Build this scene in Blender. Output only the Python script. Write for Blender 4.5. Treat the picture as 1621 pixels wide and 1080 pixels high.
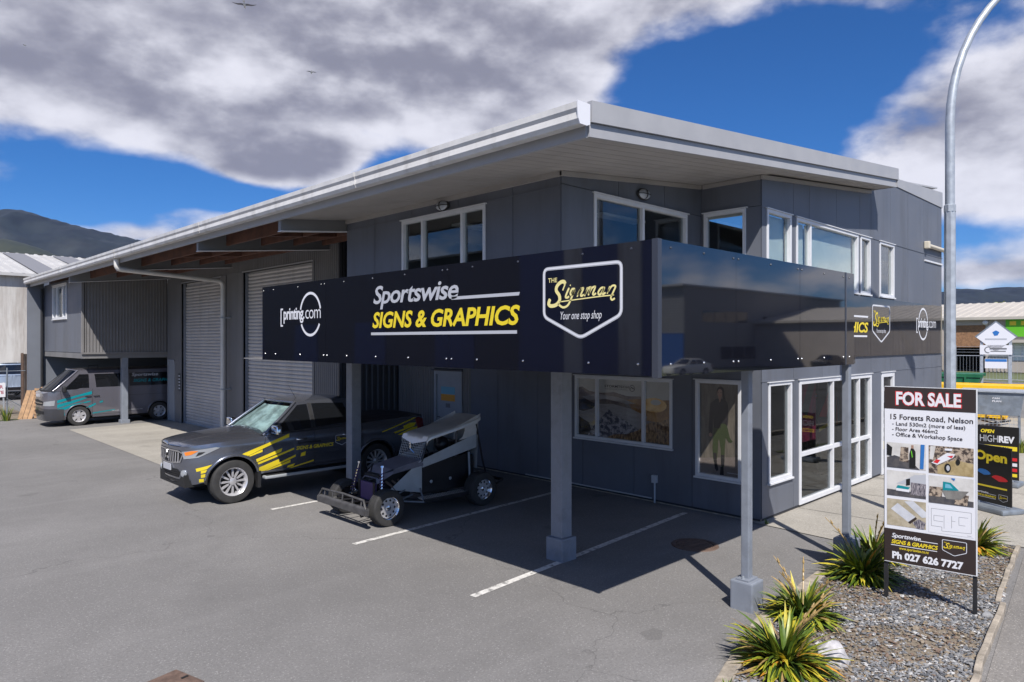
import bpy, bmesh, math, random
from mathutils import Vector, Matrix, noise
random.seed(7)
R = math.radians
scene = bpy.context.scene
for o in list(bpy.data.objects):
    bpy.data.objects.remove(o)
col = scene.collection

# ------------------------------------------------------------------ camera
CAM_H = 2.9
cam_d = bpy.data.cameras.new('camera')
cam_d.sensor_width = 36.0
cam_d.lens = 36.0 * 1105.0 / 1621.0
cam_d.clip_start = 0.1
cam_d.clip_end = 30000.0
cam = bpy.data.objects.new('camera', cam_d)
cam.location = (0, 0, CAM_H)
cam.rotation_euler = (R(90), 0, -math.asin(0.69963))
col.objects.link(cam)
scene.camera = cam

# ------------------------------------------------------------------ light
SUN_TO = Vector((-0.51, -0.65, 1.0)).normalized()          # towards the sun
SUN_EL = math.asin(SUN_TO.z)
sun_d = bpy.data.lights.new('sun', 'SUN')
sun_d.energy = 4.0
sun_d.angle = R(0.53)
sun_d.color = (1.0, 0.955, 0.89)
sun = bpy.data.objects.new('sun', sun_d)
sun.rotation_euler = (-SUN_TO).to_track_quat('-Z', 'Y').to_euler()
sun.location = (-40, -50, 80)
col.objects.link(sun)

scene.view_settings.view_transform = 'Standard'
scene.view_settings.look = 'None'
scene.view_settings.exposure = 0.62
scene.view_settings.gamma = 1.0
scene.view_settings.use_curve_mapping = False
scene.render.engine = 'CYCLES'
scene.cycles.max_bounces = 6
scene.cycles.use_denoising = True

world = bpy.data.worlds.new('World')
scene.world = world
world.use_nodes = True
wn = world.node_tree
for n in list(wn.nodes):
    wn.nodes.remove(n)

class NT:
    """small helper for node trees"""
    def __init__(s, tree): s.t = tree
    def n(s, kind, **kw):
        nd = s.t.nodes.new(kind)
        for k, v in kw.items(): setattr(nd, k, v)
        return nd
    def link(s, a, b): s.t.links.new(a, b)
    def put(s, sock, v):
        if hasattr(v, 'links') or hasattr(v, 'is_output'): s.t.links.new(v, sock)
        else: sock.default_value = v
    def m(s, op, a, b=0.0, c=0.0, clamp=False):
        nd = s.t.nodes.new('ShaderNodeMath'); nd.operation = op; nd.use_clamp = clamp
        s.put(nd.inputs[0], a); s.put(nd.inputs[1], b); s.put(nd.inputs[2], c)
        return nd.outputs[0]
    def mixc(s, f, a, b, mode='MIX'):
        nd = s.t.nodes.new('ShaderNodeMix'); nd.data_type = 'RGBA'; nd.blend_type = mode
        s.put(nd.inputs[0], f)
        for i, v in ((6, a), (7, b)):
            if isinstance(v, (tuple, list)): nd.inputs[i].default_value = (v[0], v[1], v[2], 1)
            else: s.link(v, nd.inputs[i])
        return nd.outputs[2]
    def ss(s, v, a, b, lo=0.0, hi=1.0):
        nd = s.t.nodes.new('ShaderNodeMapRange'); nd.interpolation_type = 'SMOOTHSTEP'
        s.put(nd.inputs[0], v); nd.inputs[1].default_value = a; nd.inputs[2].default_value = b
        nd.inputs[3].default_value = lo; nd.inputs[4].default_value = hi
        return nd.outputs[0]
    def noise(s, vec, scale, detail=4, rough=0.55, dist=0.0):
        nd = s.t.nodes.new('ShaderNodeTexNoise')
        if vec is not None: s.link(vec, nd.inputs['Vector'])
        nd.inputs['Scale'].default_value = scale; nd.inputs['Detail'].default_value = detail
        nd.inputs['Roughness'].default_value = rough; nd.inputs['Distortion'].default_value = dist
        return nd.outputs['Fac']

def build_sky():
    k = NT(wn)
    out = k.n('ShaderNodeOutputWorld'); bg = k.n('ShaderNodeBackground')
    sky = k.n('ShaderNodeTexSky'); sky.sky_type = 'NISHITA'; sky.sun_disc = False
    sky.sun_elevation = SUN_EL
    sky.sun_rotation = math.atan2(SUN_TO.x, SUN_TO.y)
    sky.air_density = 1.0; sky.dust_density = 0.4; sky.ozone_density = 3.5
    tc = k.n('ShaderNodeTexCoord')
    sep = k.n('ShaderNodeSeparateXYZ'); k.link(tc.outputs['Generated'], sep.inputs[0])
    x, y, z = sep.outputs
    az = k.m('ARCTAN2', y, x)                      # radians from +X
    el = k.m('ARCSINE', z)
    # plane of the cloud base: keeps clouds flat and small towards the horizon
    zz = k.m('ADD', k.m('MAXIMUM', z, 0.0), 0.16)
    comb = k.n('ShaderNodeCombineXYZ')
    k.link(k.m('DIVIDE', x, zz), comb.inputs[0]); k.link(k.m('DIVIDE', y, zz), comb.inputs[1])
    k.link(k.m('MULTIPLY', z, 2.2), comb.inputs[2])
    p = comb.outputs[0]
    dv = k.n('ShaderNodeCombineXYZ'); k.link(x, dv.inputs[0]); k.link(y, dv.inputs[1]); k.link(k.m('MULTIPLY', z, 1.9), dv.inputs[2])
    up = k.n('ShaderNodeVectorMath'); up.operation = 'ADD'; k.link(dv.outputs[0], up.inputs[0]); up.inputs[1].default_value = (SUN_TO.x*0.03, SUN_TO.y*0.03, 0.06)
    big = k.noise(p, 0.62, 3, 0.5, 0.1)
    det = k.noise(dv.outputs[0], 5.2, 10, 0.53, 0.0)
    det_up = k.noise(up.outputs[0], 5.2, 6, 0.53, 0.0)
    fine = k.noise(dv.outputs[0], 21.0, 8, 0.6, 0.0)
    def blob(az0, el0, ra, re, w):
        da = k.m('DIVIDE', k.m('SUBTRACT', az, R(az0)), R(ra))
        de = k.m('DIVIDE', k.m('SUBTRACT', el, R(el0)), R(re))
        d = k.m('ADD', k.m('MULTIPLY', da, da), k.m('MULTIPLY', de, de))
        return k.m('MULTIPLY', k.m('EXPONENT', k.m('MULTIPLY', d, -1.0)), w)
    def at(px, py):
        a = math.atan((px - 810.5) / 1105.0)
        return 45.6 - math.degrees(a), math.degrees(math.atan((540 - py) / 1105.0 * math.cos(a)))
    dens = k.m('ADD', k.m('MULTIPLY', big, 0.30), k.m('ADD', k.m('MULTIPLY', det, 0.95), k.m('MULTIPLY', fine, 0.10)))
    for px, py, ra, re, w in SKY_BLOBS:
        a0, e0 = at(px, py)
        dens = k.m('ADD', dens, blob(a0, e0, ra, re, w))
    # broken cloud all round the rest of the sky
    dens = k.m('ADD', dens, CLOUD_BIAS)
    cover = k.ss(dens, 0.64, 0.90)
    thick = k.ss(dens, 0.80, 1.35)
    lit = k.m('ADD', k.m('MULTIPLY', k.m('SUBTRACT', det, det_up), 2.3), k.m('MULTIPLY', k.m('SUBTRACT', fine, 0.5), 0.55))
    lump = k.m('MULTIPLY', k.m('SUBTRACT', k.noise(dv.outputs[0], 3.1, 5, 0.5, 0.0), 0.5), 1.1)
    shade = k.ss(k.m('ADD', k.m('ADD', k.m('SUBTRACT', 0.74, k.m('MULTIPLY', thick, 0.46)), lit), lump), -0.05, 1.0)
    ccol = k.mixc(shade, CLOUD_BASE, CLOUD_LIT)
    bl = k.mixc(1.0, sky.outputs[0], k.mixc(k.ss(el, R(0), R(13)), SKY_TINT_LOW, SKY_TINT), 'MULTIPLY')
    sc = k.n('ShaderNodeVectorMath'); sc.operation = 'SCALE'
    k.link(bl, sc.inputs[0]); sc.inputs['Scale'].default_value = SKY_STRENGTH
    low = k.ss(el, R(-2), R(3))
    mixed = k.mixc(k.m('MULTIPLY', k.m('MULTIPLY', cover, low), 0.96), sc.outputs[0], ccol)
    k.link(mixed, bg.inputs[0]); bg.inputs[1].default_value = 1.0
    k.link(bg.outputs[0], out.inputs[0])

SKY_STRENGTH = 0.07
CLOUD_BIAS = 0.02
SKY_TINT = (0.24, 0.56, 0.98)
SKY_TINT_LOW = (0.40, 0.66, 1.12)
CLOUD_LIT = (0.56, 0.56, 0.615)
CLOUD_BASE = (0.185, 0.187, 0.235)
SKY_BLOBS = [  # px, py (photo), radius az, el (deg), weight
    (200, 70, 24, 7.0, 0.38), (620, 110, 16, 6.5, 0.42), (860, 130, 7, 4.5, 0.24), (700, -20, 30, 4.5, 0.20), (1200, -10, 14, 2.6, 0.22), (480, 252, 4.0, 1.9, 0.80), (395, 270, 2.8, 1.4, 0.40), (20, 276, 4.5, 1.2, 0.36),
    (1590, 230, 10, 5.5, 0.36), (1420, 235, 5, 2.6, 0.14), (1580, 432, 8, 1.0, 0.30), (215, 372, 4, 0.9, 0.32), (330, 340, 6, 1.0, 0.24),
    (1130, 190, 9, 6.5, -0.46), (1370, 95, 6, 3.0, -0.24), (650, 285, 5, 2.2, -0.5), (170, 285, 11, 2.2, -0.42), (330, 300, 7, 1.6, -0.25), (1540, 365, 6, 1.1, -0.26), (520, 205, 7, 0.8, -0.26)]
build_sky()

# ------------------------------------------------------------------ mesh helpers
class MB:
    def __init__(s): s.v = []; s.f = []; s.mi = []; s.cur = 0
    def add(s, vs, fs):
        b = len(s.v); s.v += [tuple(q) for q in vs]
        s.f += [tuple(b + i for i in f) for f in fs]; s.mi += [s.cur] * len(fs)
        return s
    def box(s, x0, x1, y0, y1, z0, z1):
        x0, x1 = min(x0, x1), max(x0, x1); y0, y1 = min(y0, y1), max(y0, y1); z0, z1 = min(z0, z1), max(z0, z1)
        v = [(x0,y0,z0),(x1,y0,z0),(x1,y1,z0),(x0,y1,z0),(x0,y0,z1),(x1,y0,z1),(x1,y1,z1),(x0,y1,z1)]
        return s.add(v, [(0,3,2,1),(4,5,6,7),(0,1,5,4),(1,2,6,5),(2,3,7,6),(3,0,4,7)])
    def prism(s, pts, o, r, u, d):
        """polygon pts (a,b) in plane o + a r + b u, thickness vector d; ends capped"""
        o, r, u, d = Vector(o), Vector(r), Vector(u), Vector(d)
        n = len(pts); A = [o + r * a + u * b for a, b in pts]; B = [q + d for q in A]
        area = sum(pts[i][0]*pts[(i+1)%n][1]-pts[(i+1)%n][0]*pts[i][1] for i in range(n))
        flip = (area > 0) == (r.cross(u).dot(d) > 0)
        fs = [tuple(range(n)), tuple(range(2*n-1, n-1, -1))]
        fs += [(i, n+i, n+(i+1) % n, (i+1) % n) for i in range(n)]
        if flip: fs = [tuple(reversed(f)) for f in fs]
        return s.add(A + B, fs)
    def tube(s, pts, r, n=8, caps=True):
        P = [Vector(q) for q in pts]; m = len(P)
        rs = r if isinstance(r, (list, tuple)) else [r] * m
        vs = []; up = None
        for i in range(m):
            t = (P[min(i+1, m-1)] - P[max(i-1, 0)]).normalized()
            if up is None:
                up = Vector((0, 0, 1)) if abs(t.z) < 0.9 else Vector((1, 0, 0))
            a = (up - t * up.dot(t)).normalized(); b = t.cross(a); up = a
            for j in range(n):
                w = 2 * math.pi * (j + 0.5) / n
                vs.append(P[i] + (a * math.cos(w) + b * math.sin(w)) * rs[i])
        fs = []
        for i in range(m - 1):
            for j in range(n):
                k = (j + 1) % n
                fs.append((i*n+j, i*n+k, (i+1)*n+k, (i+1)*n+j))
        if caps: fs += [tuple(range(n-1, -1, -1)), tuple((m-1)*n + j for j in range(n))]
        return s.add(vs, fs)
    def lathe(s, prof, o, axis, n=24, closed=False):
        """prof = (radius, along) list; axis vector"""
        o, ax = Vector(o), Vector(axis).normalized()
        a = ax.orthogonal().normalized(); b = ax.cross(a)
        vs = []
        for r, h in prof:
            for j in range(n):
                w = 2*math.pi*j/n
                vs.append(o + ax*h + (a*math.cos(w) + b*math.sin(w))*r)
        fs = []; m = len(prof)
        for i in range(m if closed else m-1):
            k = (i+1) % m
            for j in range(n):
                l = (j+1) % n
                fs.append((i*n+j, i*n+l, k*n+l, k*n+j))
        return s.add(vs, fs)
    def grid(s, rows, flip=False):
        n = len(rows[0]); vs = [q for r in rows for q in r]
        fs = []
        for i in range(len(rows)-1):
            for j in range(n-1):
                f = (i*n+j, i*n+j+1, (i+1)*n+j+1, (i+1)*n+j)
                fs.append(tuple(reversed(f)) if flip else f)
        return s.add(vs, fs)
    def build(s, name, mat, parent=None, smooth=None, bevel=0.0, recalc=False):
        me = bpy.data.meshes.new(name)
        me.from_pydata(s.v, [], s.f)
        mats = mat if isinstance(mat, (list, tuple)) else [mat]
        for m_ in mats: me.materials.append(M[m_] if isinstance(m_, str) else m_)
        if len(mats) > 1: me.polygons.foreach_set('material_index', s.mi)
        if recalc or bevel:
            bm = bmesh.new(); bm.from_mesh(me)
            if recalc: bmesh.ops.recalc_face_normals(bm, faces=bm.faces)
            if bevel:
                es = [e for e in bm.edges if len(e.link_faces) == 2 and e.calc_face_angle(0) > 0.6]
                bmesh.ops.bevel(bm, geom=es, offset=bevel, segments=2, profile=0.6, affect='EDGES', clamp_overlap=True)
            bm.to_mesh(me); bm.free()
        if smooth is not None:
            me.polygons.foreach_set('use_smooth', [True] * len(me.polygons))
            if smooth < 180: me.set_sharp_from_angle(angle=R(smooth))
        me.update()
        o = bpy.data.objects.new(name, me); col.objects.link(o)
        if parent is not None: o.parent = parent
        return o

def tag(o, label=None, cat=None, group=None, kind=None):
    if label: o['label'] = label
    if cat: o['category'] = cat
    if group: o['group'] = group
    if kind: o['kind'] = kind
    return o
def thing(name, label, cat, loc=(0, 0, 0), rz=0.0, group=None):
    o = bpy.data.objects.new(name, None); col.objects.link(o)
    o.location = loc; o.rotation_euler = (0, 0, rz); o.empty_display_size = 0.2
    return tag(o, label, cat, group)
def copy_tree(o, parent=None):
    c = o.copy(); col.objects.link(c)
    if parent is not None: c.parent = parent
    for ch in list(o.children): copy_tree(ch, c)
    return c
def box(name, mat, parent, x0, x1, y0, y1, z0, z1, bevel=0.0):
    return MB().box(x0, x1, y0, y1, z0, z1).build(name, mat, parent, bevel=bevel)

# ------------------------------------------------------------------ materials
M = {}
def pmat(name, c, rough=0.5, metal=0.0, var=0.0, vscale=3.0, bump=0.0, bscale=60.0, coat=0.0, spec=0.5, dirt=None, dscale=1.2, damt=0.5, streak=False, bdetail=4):
    m = bpy.data.materials.new(name); m.use_nodes = True
    k = NT(m.node_tree); b = m.node_tree.nodes['Principled BSDF']
    b.inputs['Base Color'].default_value = (*c, 1); b.inputs['Roughness'].default_value = rough
    b.inputs['Metallic'].default_value = metal
    b.inputs['Specular IOR Level'].default_value = spec
    if coat: b.inputs['Coat Weight'].default_value = coat; b.inputs['Coat Roughness'].default_value = 0.04
    if var or bump or dirt:
        g = k.n('ShaderNodeNewGeometry'); pos = g.outputs['Position']
        colr = None
        if var:
            f = k.noise(pos, vscale, 6, 0.62)
            colr = k.mixc(k.ss(f, 0.3, 0.7), tuple(x*(1-var) for x in c), tuple(min(1, x*(1+var)) for x in c))
            k.link(k.ss(f, 0.25, 0.75, max(0.02, rough*0.85), min(1, rough*1.15)), b.inputs['Roughness'])
        if dirt:
            vec = pos
            if streak:
                mp = k.n('ShaderNodeMapping'); mp.inputs['Scale'].default_value = (1, 1, 0.12); k.link(pos, mp.inputs['Vector']); vec = mp.outputs[0]
            f2 = k.ss(k.noise(vec, dscale, 7, 0.65), 0.46, 0.72, 0.0, damt)
            colr = k.mixc(f2, colr if colr is not None else c, dirt)
        if colr is not None: k.link(colr, b.inputs['Base Color'])
        if bump:
            bn = k.n('ShaderNodeBump'); bn.inputs['Strength'].default_value = bump; bn.inputs['Distance'].default_value = 0.01
            k.link(k.noise(pos, bscale, bdetail, 0.6), bn.inputs['Height']); k.link(bn.outputs[0], b.inputs['Normal'])
    M[name] = m
    return m
def glass(name, tint, trans, rough=0.0, glossy=(1, 1, 1), fres=1.25):
    """thin pane: tinted see-through plus mirror by Fresnel"""
    m = bpy.data.materials.new(name); m.use_nodes = True
    k = NT(m.node_tree); m.node_tree.nodes.remove(m.node_tree.nodes['Principled BSDF'])
    out = m.node_tree.nodes['Material Output']
    t = k.n('ShaderNodeBsdfTransparent'); t.inputs[0].default_value = (*tint, 1)
    d = k.n('ShaderNodeBsdfDiffuse'); d.inputs[0].default_value = (0.012, 0.014, 0.016, 1)
    a = k.n('ShaderNodeMixShader'); a.inputs[0].default_value = trans; k.link(d.outputs[0], a.inputs[1]); k.link(t.outputs[0], a.inputs[2])
    gl = k.n('ShaderNodeBsdfGlossy'); gl.inputs['Roughness'].default_value = rough; gl.inputs[0].default_value = (*glossy, 1)
    g = k.n('ShaderNodeNewGeometry'); dt = k.n('ShaderNodeVectorMath'); dt.operation = 'DOT_PRODUCT'
    k.link(g.outputs['Normal'], dt.inputs[0]); k.link(g.outputs['Incoming'], dt.inputs[1])
    c_ = k.m('SUBTRACT', 1.0, k.m('ABSOLUTE', dt.outputs['Value']), clamp=True)
    f = k.m('MULTIPLY', k.m('ADD', k.m('MULTIPLY', k.m('POWER', c_, 5.0), 0.9), 0.05), fres, clamp=True)
    b = k.n('ShaderNodeMixShader'); k.link(f, b.inputs[0]); k.link(a.outputs[0], b.inputs[1]); k.link(gl.outputs[0], b.inputs[2])
    k.link(b.outputs[0], out.inputs[0]); M[name] = m
    return m
def ground_mat(name, c, var, speck, stain, crack=False):
    m = bpy.data.materials.new(name); m.use_nodes = True
    k = NT(m.node_tree); b = m.node_tree.nodes['Principled BSDF']
    g = k.n('ShaderNodeNewGeometry'); pos = g.outputs['Position']
    large = k.noise(pos, 0.22, 5, 0.6, 0.4); mid = k.noise(pos, 1.6, 6, 0.65); fine = k.noise(pos, 38.0, 3, 0.7)
    vor = k.n('ShaderNodeTexVoronoi'); vor.inputs['Scale'].default_value = 95.0; k.link(pos, vor.inputs['Vector'])
    base = k.mixc(k.ss(large, 0.32, 0.68), tuple(x*(1-var) for x in c), tuple(x*(1+var) for x in c))
    base = k.mixc(k.ss(mid, 0.42, 0.75, 0, 0.30), base, tuple(x*0.72 for x in c))
    base = k.mixc(k.ss(fine, 0.40, 0.72, 0, 0.55), base, tuple(x*0.55 for x in c))
    chip = k.n('ShaderNodeSeparateColor'); k.link(vor.outputs['Color'], chip.inputs[0])
    base = k.mixc(k.m('MULTIPLY', k.ss(chip.outputs[0], 0.93, 0.97), speck), base, tuple(min(1, x*2.6) for x in c))
    v3 = k.n('ShaderNodeTexVoronoi'); v3.inputs['Scale'].default_value = 0.75; k.link(pos, v3.inputs['Vector'])
    c3 = k.n('ShaderNodeSeparateColor'); k.link(v3.outputs['Color'], c3.inputs[0])
    rad = k.m('MULTIPLY', k.ss(c3.outputs[1], 0.72, 1.0), k.m('MULTIPLY', k.noise(pos, 6.0, 3, 0.6), 0.22))
    drip = k.m('MULTIPLY', k.m('LESS_THAN', v3.outputs['Distance'], rad), stain)
    base = k.mixc(drip, base, tuple(x*0.45 for x in c))
    base = k.mixc(k.ss(k.noise(pos, 0.42, 7, 0.7, 0.6), 0.50, 0.66, 0, 0.26), base, tuple(x*0.6 for x in c))
    sp = k.ss(k.noise(pos, 0.9, 3, 0.5), 0.66, 0.74, 0, stain)
    base = k.mixc(sp, base, tuple(x*0.4 for x in c))
    # faint tyre tracks and worn lanes: long stretched marks
    mp = k.n('ShaderNodeMapping'); mp.inputs['Scale'].default_value = (0.16, 1.9, 1); mp.inputs['Rotation'].default_value = (0, 0, R(-18)); k.link(pos, mp.inputs['Vector'])
    base = k.mixc(k.ss(k.noise(mp.outputs[0], 0.8, 4, 0.5), 0.54, 0.72, 0, 0.2), base, tuple(min(1, x*1.30) for x in c))
    if crack:
        v2 = k.n('ShaderNodeTexVoronoi'); v2.feature = 'DISTANCE_TO_EDGE'; v2.inputs['Scale'].default_value = 0.16
        wv = k.n('ShaderNodeVectorMath'); wv.operation = 'ADD'; k.link(pos, wv.inputs[0])
        nn = k.n('ShaderNodeTexNoise'); nn.inputs['Scale'].default_value = 1.5; nn.inputs['Detail'].default_value = 5; k.link(pos, nn.inputs['Vector'])
        k.link(nn.outputs['Color'], wv.inputs[1]); k.link(wv.outputs[0], v2.inputs['Vector'])
        base = k.mixc(k.ss(v2.outputs['Distance'], 0.0, 0.0022, 0.45, 0.0), base, tuple(x*0.35 for x in c))
    k.link(base, b.inputs['Base Color'])
    b.inputs['Roughness'].default_value = 0.86; b.inputs['Specular IOR Level'].default_value = 0.3
    bn = k.n('ShaderNodeBump'); bn.inputs['Strength'].default_value = 0.45; bn.inputs['Distance'].default_value = 0.006
    k.link(k.m('ADD', fine, k.m('MULTIPLY', vor.outputs['Distance'], 0.5)), bn.inputs['Height']); k.link(bn.outputs[0], b.inputs['Normal'])
    M[name] = m
ground_mat('asphalt', (0.205, 0.197, 0.192), 0.12, 0.25, 0.38, crack=True)
ground_mat('road', (0.12, 0.117, 0.114), 0.15, 0.8, 0.3)
ground_mat('concrete', (0.36, 0.335, 0.295), 0.16, 0.25, 0.35)
ground_mat('footpath', (0.22, 0.205, 0.19), 0.18, 0.4, 0.3)
ground_mat('bed_soil', (0.20, 0.165, 0.125), 0.3, 0.5, 0.3)
pmat('kerb', (0.36, 0.31, 0.25), 0.9, var=0.25, vscale=7, bump=0.5, bscale=40, dirt=(0.12, 0.10, 0.07), dscale=5)
pmat('paint_line', (0.62, 0.60, 0.57), 0.8, var=0.12, vscale=20, dirt=(0.13, 0.126, 0.122), dscale=11, damt=1.0)
pmat('cladding', (0.128, 0.139, 0.168), 0.52, var=0.09, vscale=0.9, bump=0.06, bscale=120, dirt=(0.088, 0.092, 0.103), dscale=2.2, damt=0.5, streak=True)
pmat('cladding_back', (0.035, 0.036, 0.04), 0.8)
pmat('post_paint', (0.215, 0.235, 0.275), 0.5, var=0.07, vscale=4, dirt=(0.12, 0.125, 0.14), dscale=5, damt=0.4)
pmat('corrugate', (0.185, 0.178, 0.178), 0.5, var=0.06, vscale=2, dirt=(0.13, 0.125, 0.12), dscale=2, damt=0.3, streak=True)
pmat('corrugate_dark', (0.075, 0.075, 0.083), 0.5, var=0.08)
pmat('plaster', (0.19, 0.187, 0.19), 0.8, var=0.08, vscale=1.2, bump=0.15, bscale=80, dirt=(0.12, 0.118, 0.115), dscale=1.5, damt=0.4, streak=True)
pmat('plaster_blue', (0.15, 0.162, 0.19), 0.8, var=0.08, vscale=1.0, bump=0.15, bscale=80)
pmat('roller', (0.54, 0.52, 0.51), 0.45, var=0.06, vscale=1.5, dirt=(0.26, 0.25, 0.235), dscale=2, damt=0.4, streak=True)
pmat('gutter', (0.62, 0.605, 0.59), 0.4, var=0.08, vscale=3, dirt=(0.34, 0.32, 0.29), dscale=3.0, damt=0.55, streak=True)
pmat('fascia', (0.36, 0.36, 0.375), 0.45, var=0.05, vscale=2)
pmat('soffit', (0.37, 0.345, 0.325), 0.6, var=0.05, vscale=2, dirt=(0.26, 0.24, 0.22), dscale=1.5, damt=0.4)
pmat('roof_sheet', (0.42, 0.42, 0.43), 0.45, var=0.06)
pmat('alu_frame', (0.66, 0.665, 0.69), 0.4, var=0.04, vscale=5)
pmat('timber_dark', (0.135, 0.062, 0.042), 0.75, var=0.3, vscale=5, bump=0.2, bscale=25)
pmat('timber', (0.40, 0.245, 0.135), 0.8, var=0.25, vscale=6, bump=0.3, bscale=30)
pmat('timber_side', (0.28, 0.15, 0.08), 0.8, var=0.25, vscale=6)
pmat('steel_rafter', (0.20, 0.20, 0.205), 0.5)
pmat('pipe_white', (0.66, 0.64, 0.61), 0.35, var=0.06)
pmat('pipe_cream', (0.62, 0.56, 0.45), 0.4)
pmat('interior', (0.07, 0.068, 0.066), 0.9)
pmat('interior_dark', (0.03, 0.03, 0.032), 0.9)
pmat('blind', (0.74, 0.77, 0.75), 0.8, var=0.04)
pmat('door_paint', (0.34, 0.36, 0.39), 0.5, var=0.05)
pmat('meter_box', (0.5, 0.52, 0.55), 0.5)
pmat('black_plastic', (0.018, 0.018, 0.02), 0.55, var=0.1)
pmat('sign_black', (0.007, 0.0075, 0.012), 0.03, coat=0.0, spec=1.6, bump=0.16, bscale=0.9, bdetail=0)
pmat('sign_edge', (0.045, 0.05, 0.066), 0.25, spec=0.6)
pmat('print_white', (0.72, 0.72, 0.76), 0.35)
pmat('print_silver', (0.46, 0.47, 0.51), 0.35)
pmat('print_grey', (0.17, 0.17, 0.18), 0.35)
pmat('print_yellow', (0.80, 0.62, 0.03), 0.35)
pmat('print_gold', (0.82, 0.72, 0.31), 0.35)
pmat('print_black', (0.012, 0.011, 0.011), 0.35)
pmat('print_brown', (0.035, 0.024, 0.022), 0.35)
pmat('print_red', (0.62, 0.02, 0.025), 0.4)
pmat('print_teal', (0.0, 0.23, 0.27), 0.35)
pmat('print_blue', (0.03, 0.16, 0.46), 0.4)
pmat('print_lightblue', (0.16, 0.42, 0.55), 0.4)
pmat('print_orange', (0.75, 0.34, 0.05), 0.4)
pmat('print_green', (0.12, 0.46, 0.02), 0.5)
pmat('bolt', (0.75, 0.75, 0.76), 0.25, metal=1.0)
pmat('chrome', (0.78, 0.78, 0.80), 0.10, metal=1.0)
pmat('alloy', (0.62, 0.61, 0.63), 0.30, metal=0.55)
pmat('alu_sheet', (0.80, 0.78, 0.75), 0.33, metal=0.5, var=0.08, vscale=4, bump=0.05, bscale=8)
pmat('alu_satin', (0.50, 0.53, 0.56), 0.42, metal=0.4, var=0.1, vscale=3)
pmat('rubber', (0.035, 0.034, 0.034), 0.8, var=0.2, vscale=9, bump=0.2, bscale=90)
pmat('rim_dark', (0.02, 0.02, 0.022), 0.5)
pmat('under', (0.012, 0.012, 0.013), 0.8)
pmat('galv', (0.42, 0.45, 0.49), 0.45, metal=0.35, var=0.12, vscale=8)
pmat('galv_dark', (0.22, 0.25, 0.29), 0.5, metal=0.3, var=0.15, vscale=5, dirt=(0.14, 0.14, 0.14), dscale=4)
pmat('iron_cover', (0.13, 0.085, 0.065), 0.7, var=0.25, vscale=14, bump=0.4, bscale=50)
def paint(name, c, rough=0.26, metal=0.55, flake=0.0):
    pmat(name, c, rough, metal=metal, var=flake, vscale=90.0, coat=1.0, dirt=tuple(x*0.8 + 0.03 for x in c), dscale=3.0, damt=0.12)
paint('ute_paint', (0.205, 0.218, 0.262), 0.27, metal=0.8)
paint('van_paint', (0.150, 0.146, 0.172), 0.24, metal=0.4)
paint('van_bumper', (0.045, 0.046, 0.055), 0.4, 0.2)
paint('white_paint', (0.78, 0.77, 0.74), 0.3, 0.0)
paint('silver_blue', (0.34, 0.40, 0.50), 0.3, 0.3)
paint('dark_paint', (0.03, 0.032, 0.04), 0.25, 0.3)
pmat('buggy_steel', (0.065, 0.063, 0.065), 0.5, var=0.25, vscale=8)
pmat('buggy_hood', (0.17, 0.163, 0.195), 0.55, var=0.15, vscale=6)
pmat('buggy_black', (0.013, 0.013, 0.017), 0.35, var=0.2, vscale=4)
pmat('buggy_violet', (0.085, 0.05, 0.14), 0.5)
pmat('lamp_lens', (0.42, 0.44, 0.47), 0.08, metal=0.4, coat=1.0)
pmat('lamp_amber', (0.85, 0.22, 0.02), 0.15, coat=1.0)
pmat('lamp_red', (0.16, 0.006, 0.01), 0.15, coat=1.0)
pmat('foil', (0.36, 0.43, 0.425), 0.32, metal=0.35, var=0.45, vscale=6, bump=0.7, bscale=9)
glass('glass_window', (0.86, 0.90, 0.90), 0.95)
glass('glass_shop', (0.75, 0.78, 0.79), 0.96, fres=0.7)
glass('glass_dark', (0.10, 0.11, 0.12), 0.75, fres=0.6)
glass('glass_screen', (0.86, 0.95, 0.93), 0.96, fres=0.55)
glass('glass_poster', (0.95, 0.95, 0.95), 0.985, fres=0.45)
# ------------------------------------------------------------------ ground
def sheet(name, mat, pts, z, thick=0.0, n=None):
    mb = MB()
    if thick: mb.prism(pts, (0, 0, z - thick), (1, 0, 0), (0, 1, 0), (0, 0, thick))
    else:
        a = sum(pts[i][0]*pts[(i+1) % len(pts)][1]-pts[(i+1) % len(pts)][0]*pts[i][1] for i in range(len(pts)))
        q = pts if a > 0 else pts[::-1]
        mb.add([(x, y, z) for x, y in q], [tuple(range(len(q)))])
    o = mb.build(name, mat)
    return tag(o, kind='structure')
def along(t, d):            # street frame: t metres along the street, d metres to its left (building side)
    return (7.0 + t*0.9945 - d*0.105, 1.5 + t*0.105 + d*0.9945)
pmat('terrain', (0.10, 0.115, 0.05), 0.95, var=0.35, vscale=0.05, bump=0.3, bscale=3)
sheet('ground', 'terrain', [(-9000, -9000), (9000, -9000), (9000, 9000), (-9000, 9000)], -0.06)
sheet('yard', 'asphalt', [(-45, -0.6), (60, -0.6), (60, 60), (-8, 60), (-8, 34.0), (5.0, 34.0), (5.0, 60.0), (-45, 60)][0:1] + [(60, -0.6), (60, 75), (-45, 75)], 0.0)
sheet('street', 'road', [along(-80, -2.4), along(150, -2.4), along(150, -11.5), along(-80, -11.5)], 0.010)
sheet('far_pavement', 'road', [along(-80, -11.6), along(150, -11.6), along(150, -30), along(-80, -30)], 0.014)
sheet('footpath', 'footpath', [along(-1.2, -0.08), along(90, -0.08), along(90, -2.2), along(-1.2, -2.2)], 0.006)
sheet('entry_path', 'concrete', [(10.42, 3.62), (10.55, 5.6), (21.2, 5.6), (32.0, 6.0), along(25, -0.1), along(4.98, -0.1), (11.93, 3.62)], 0.012)
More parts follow.
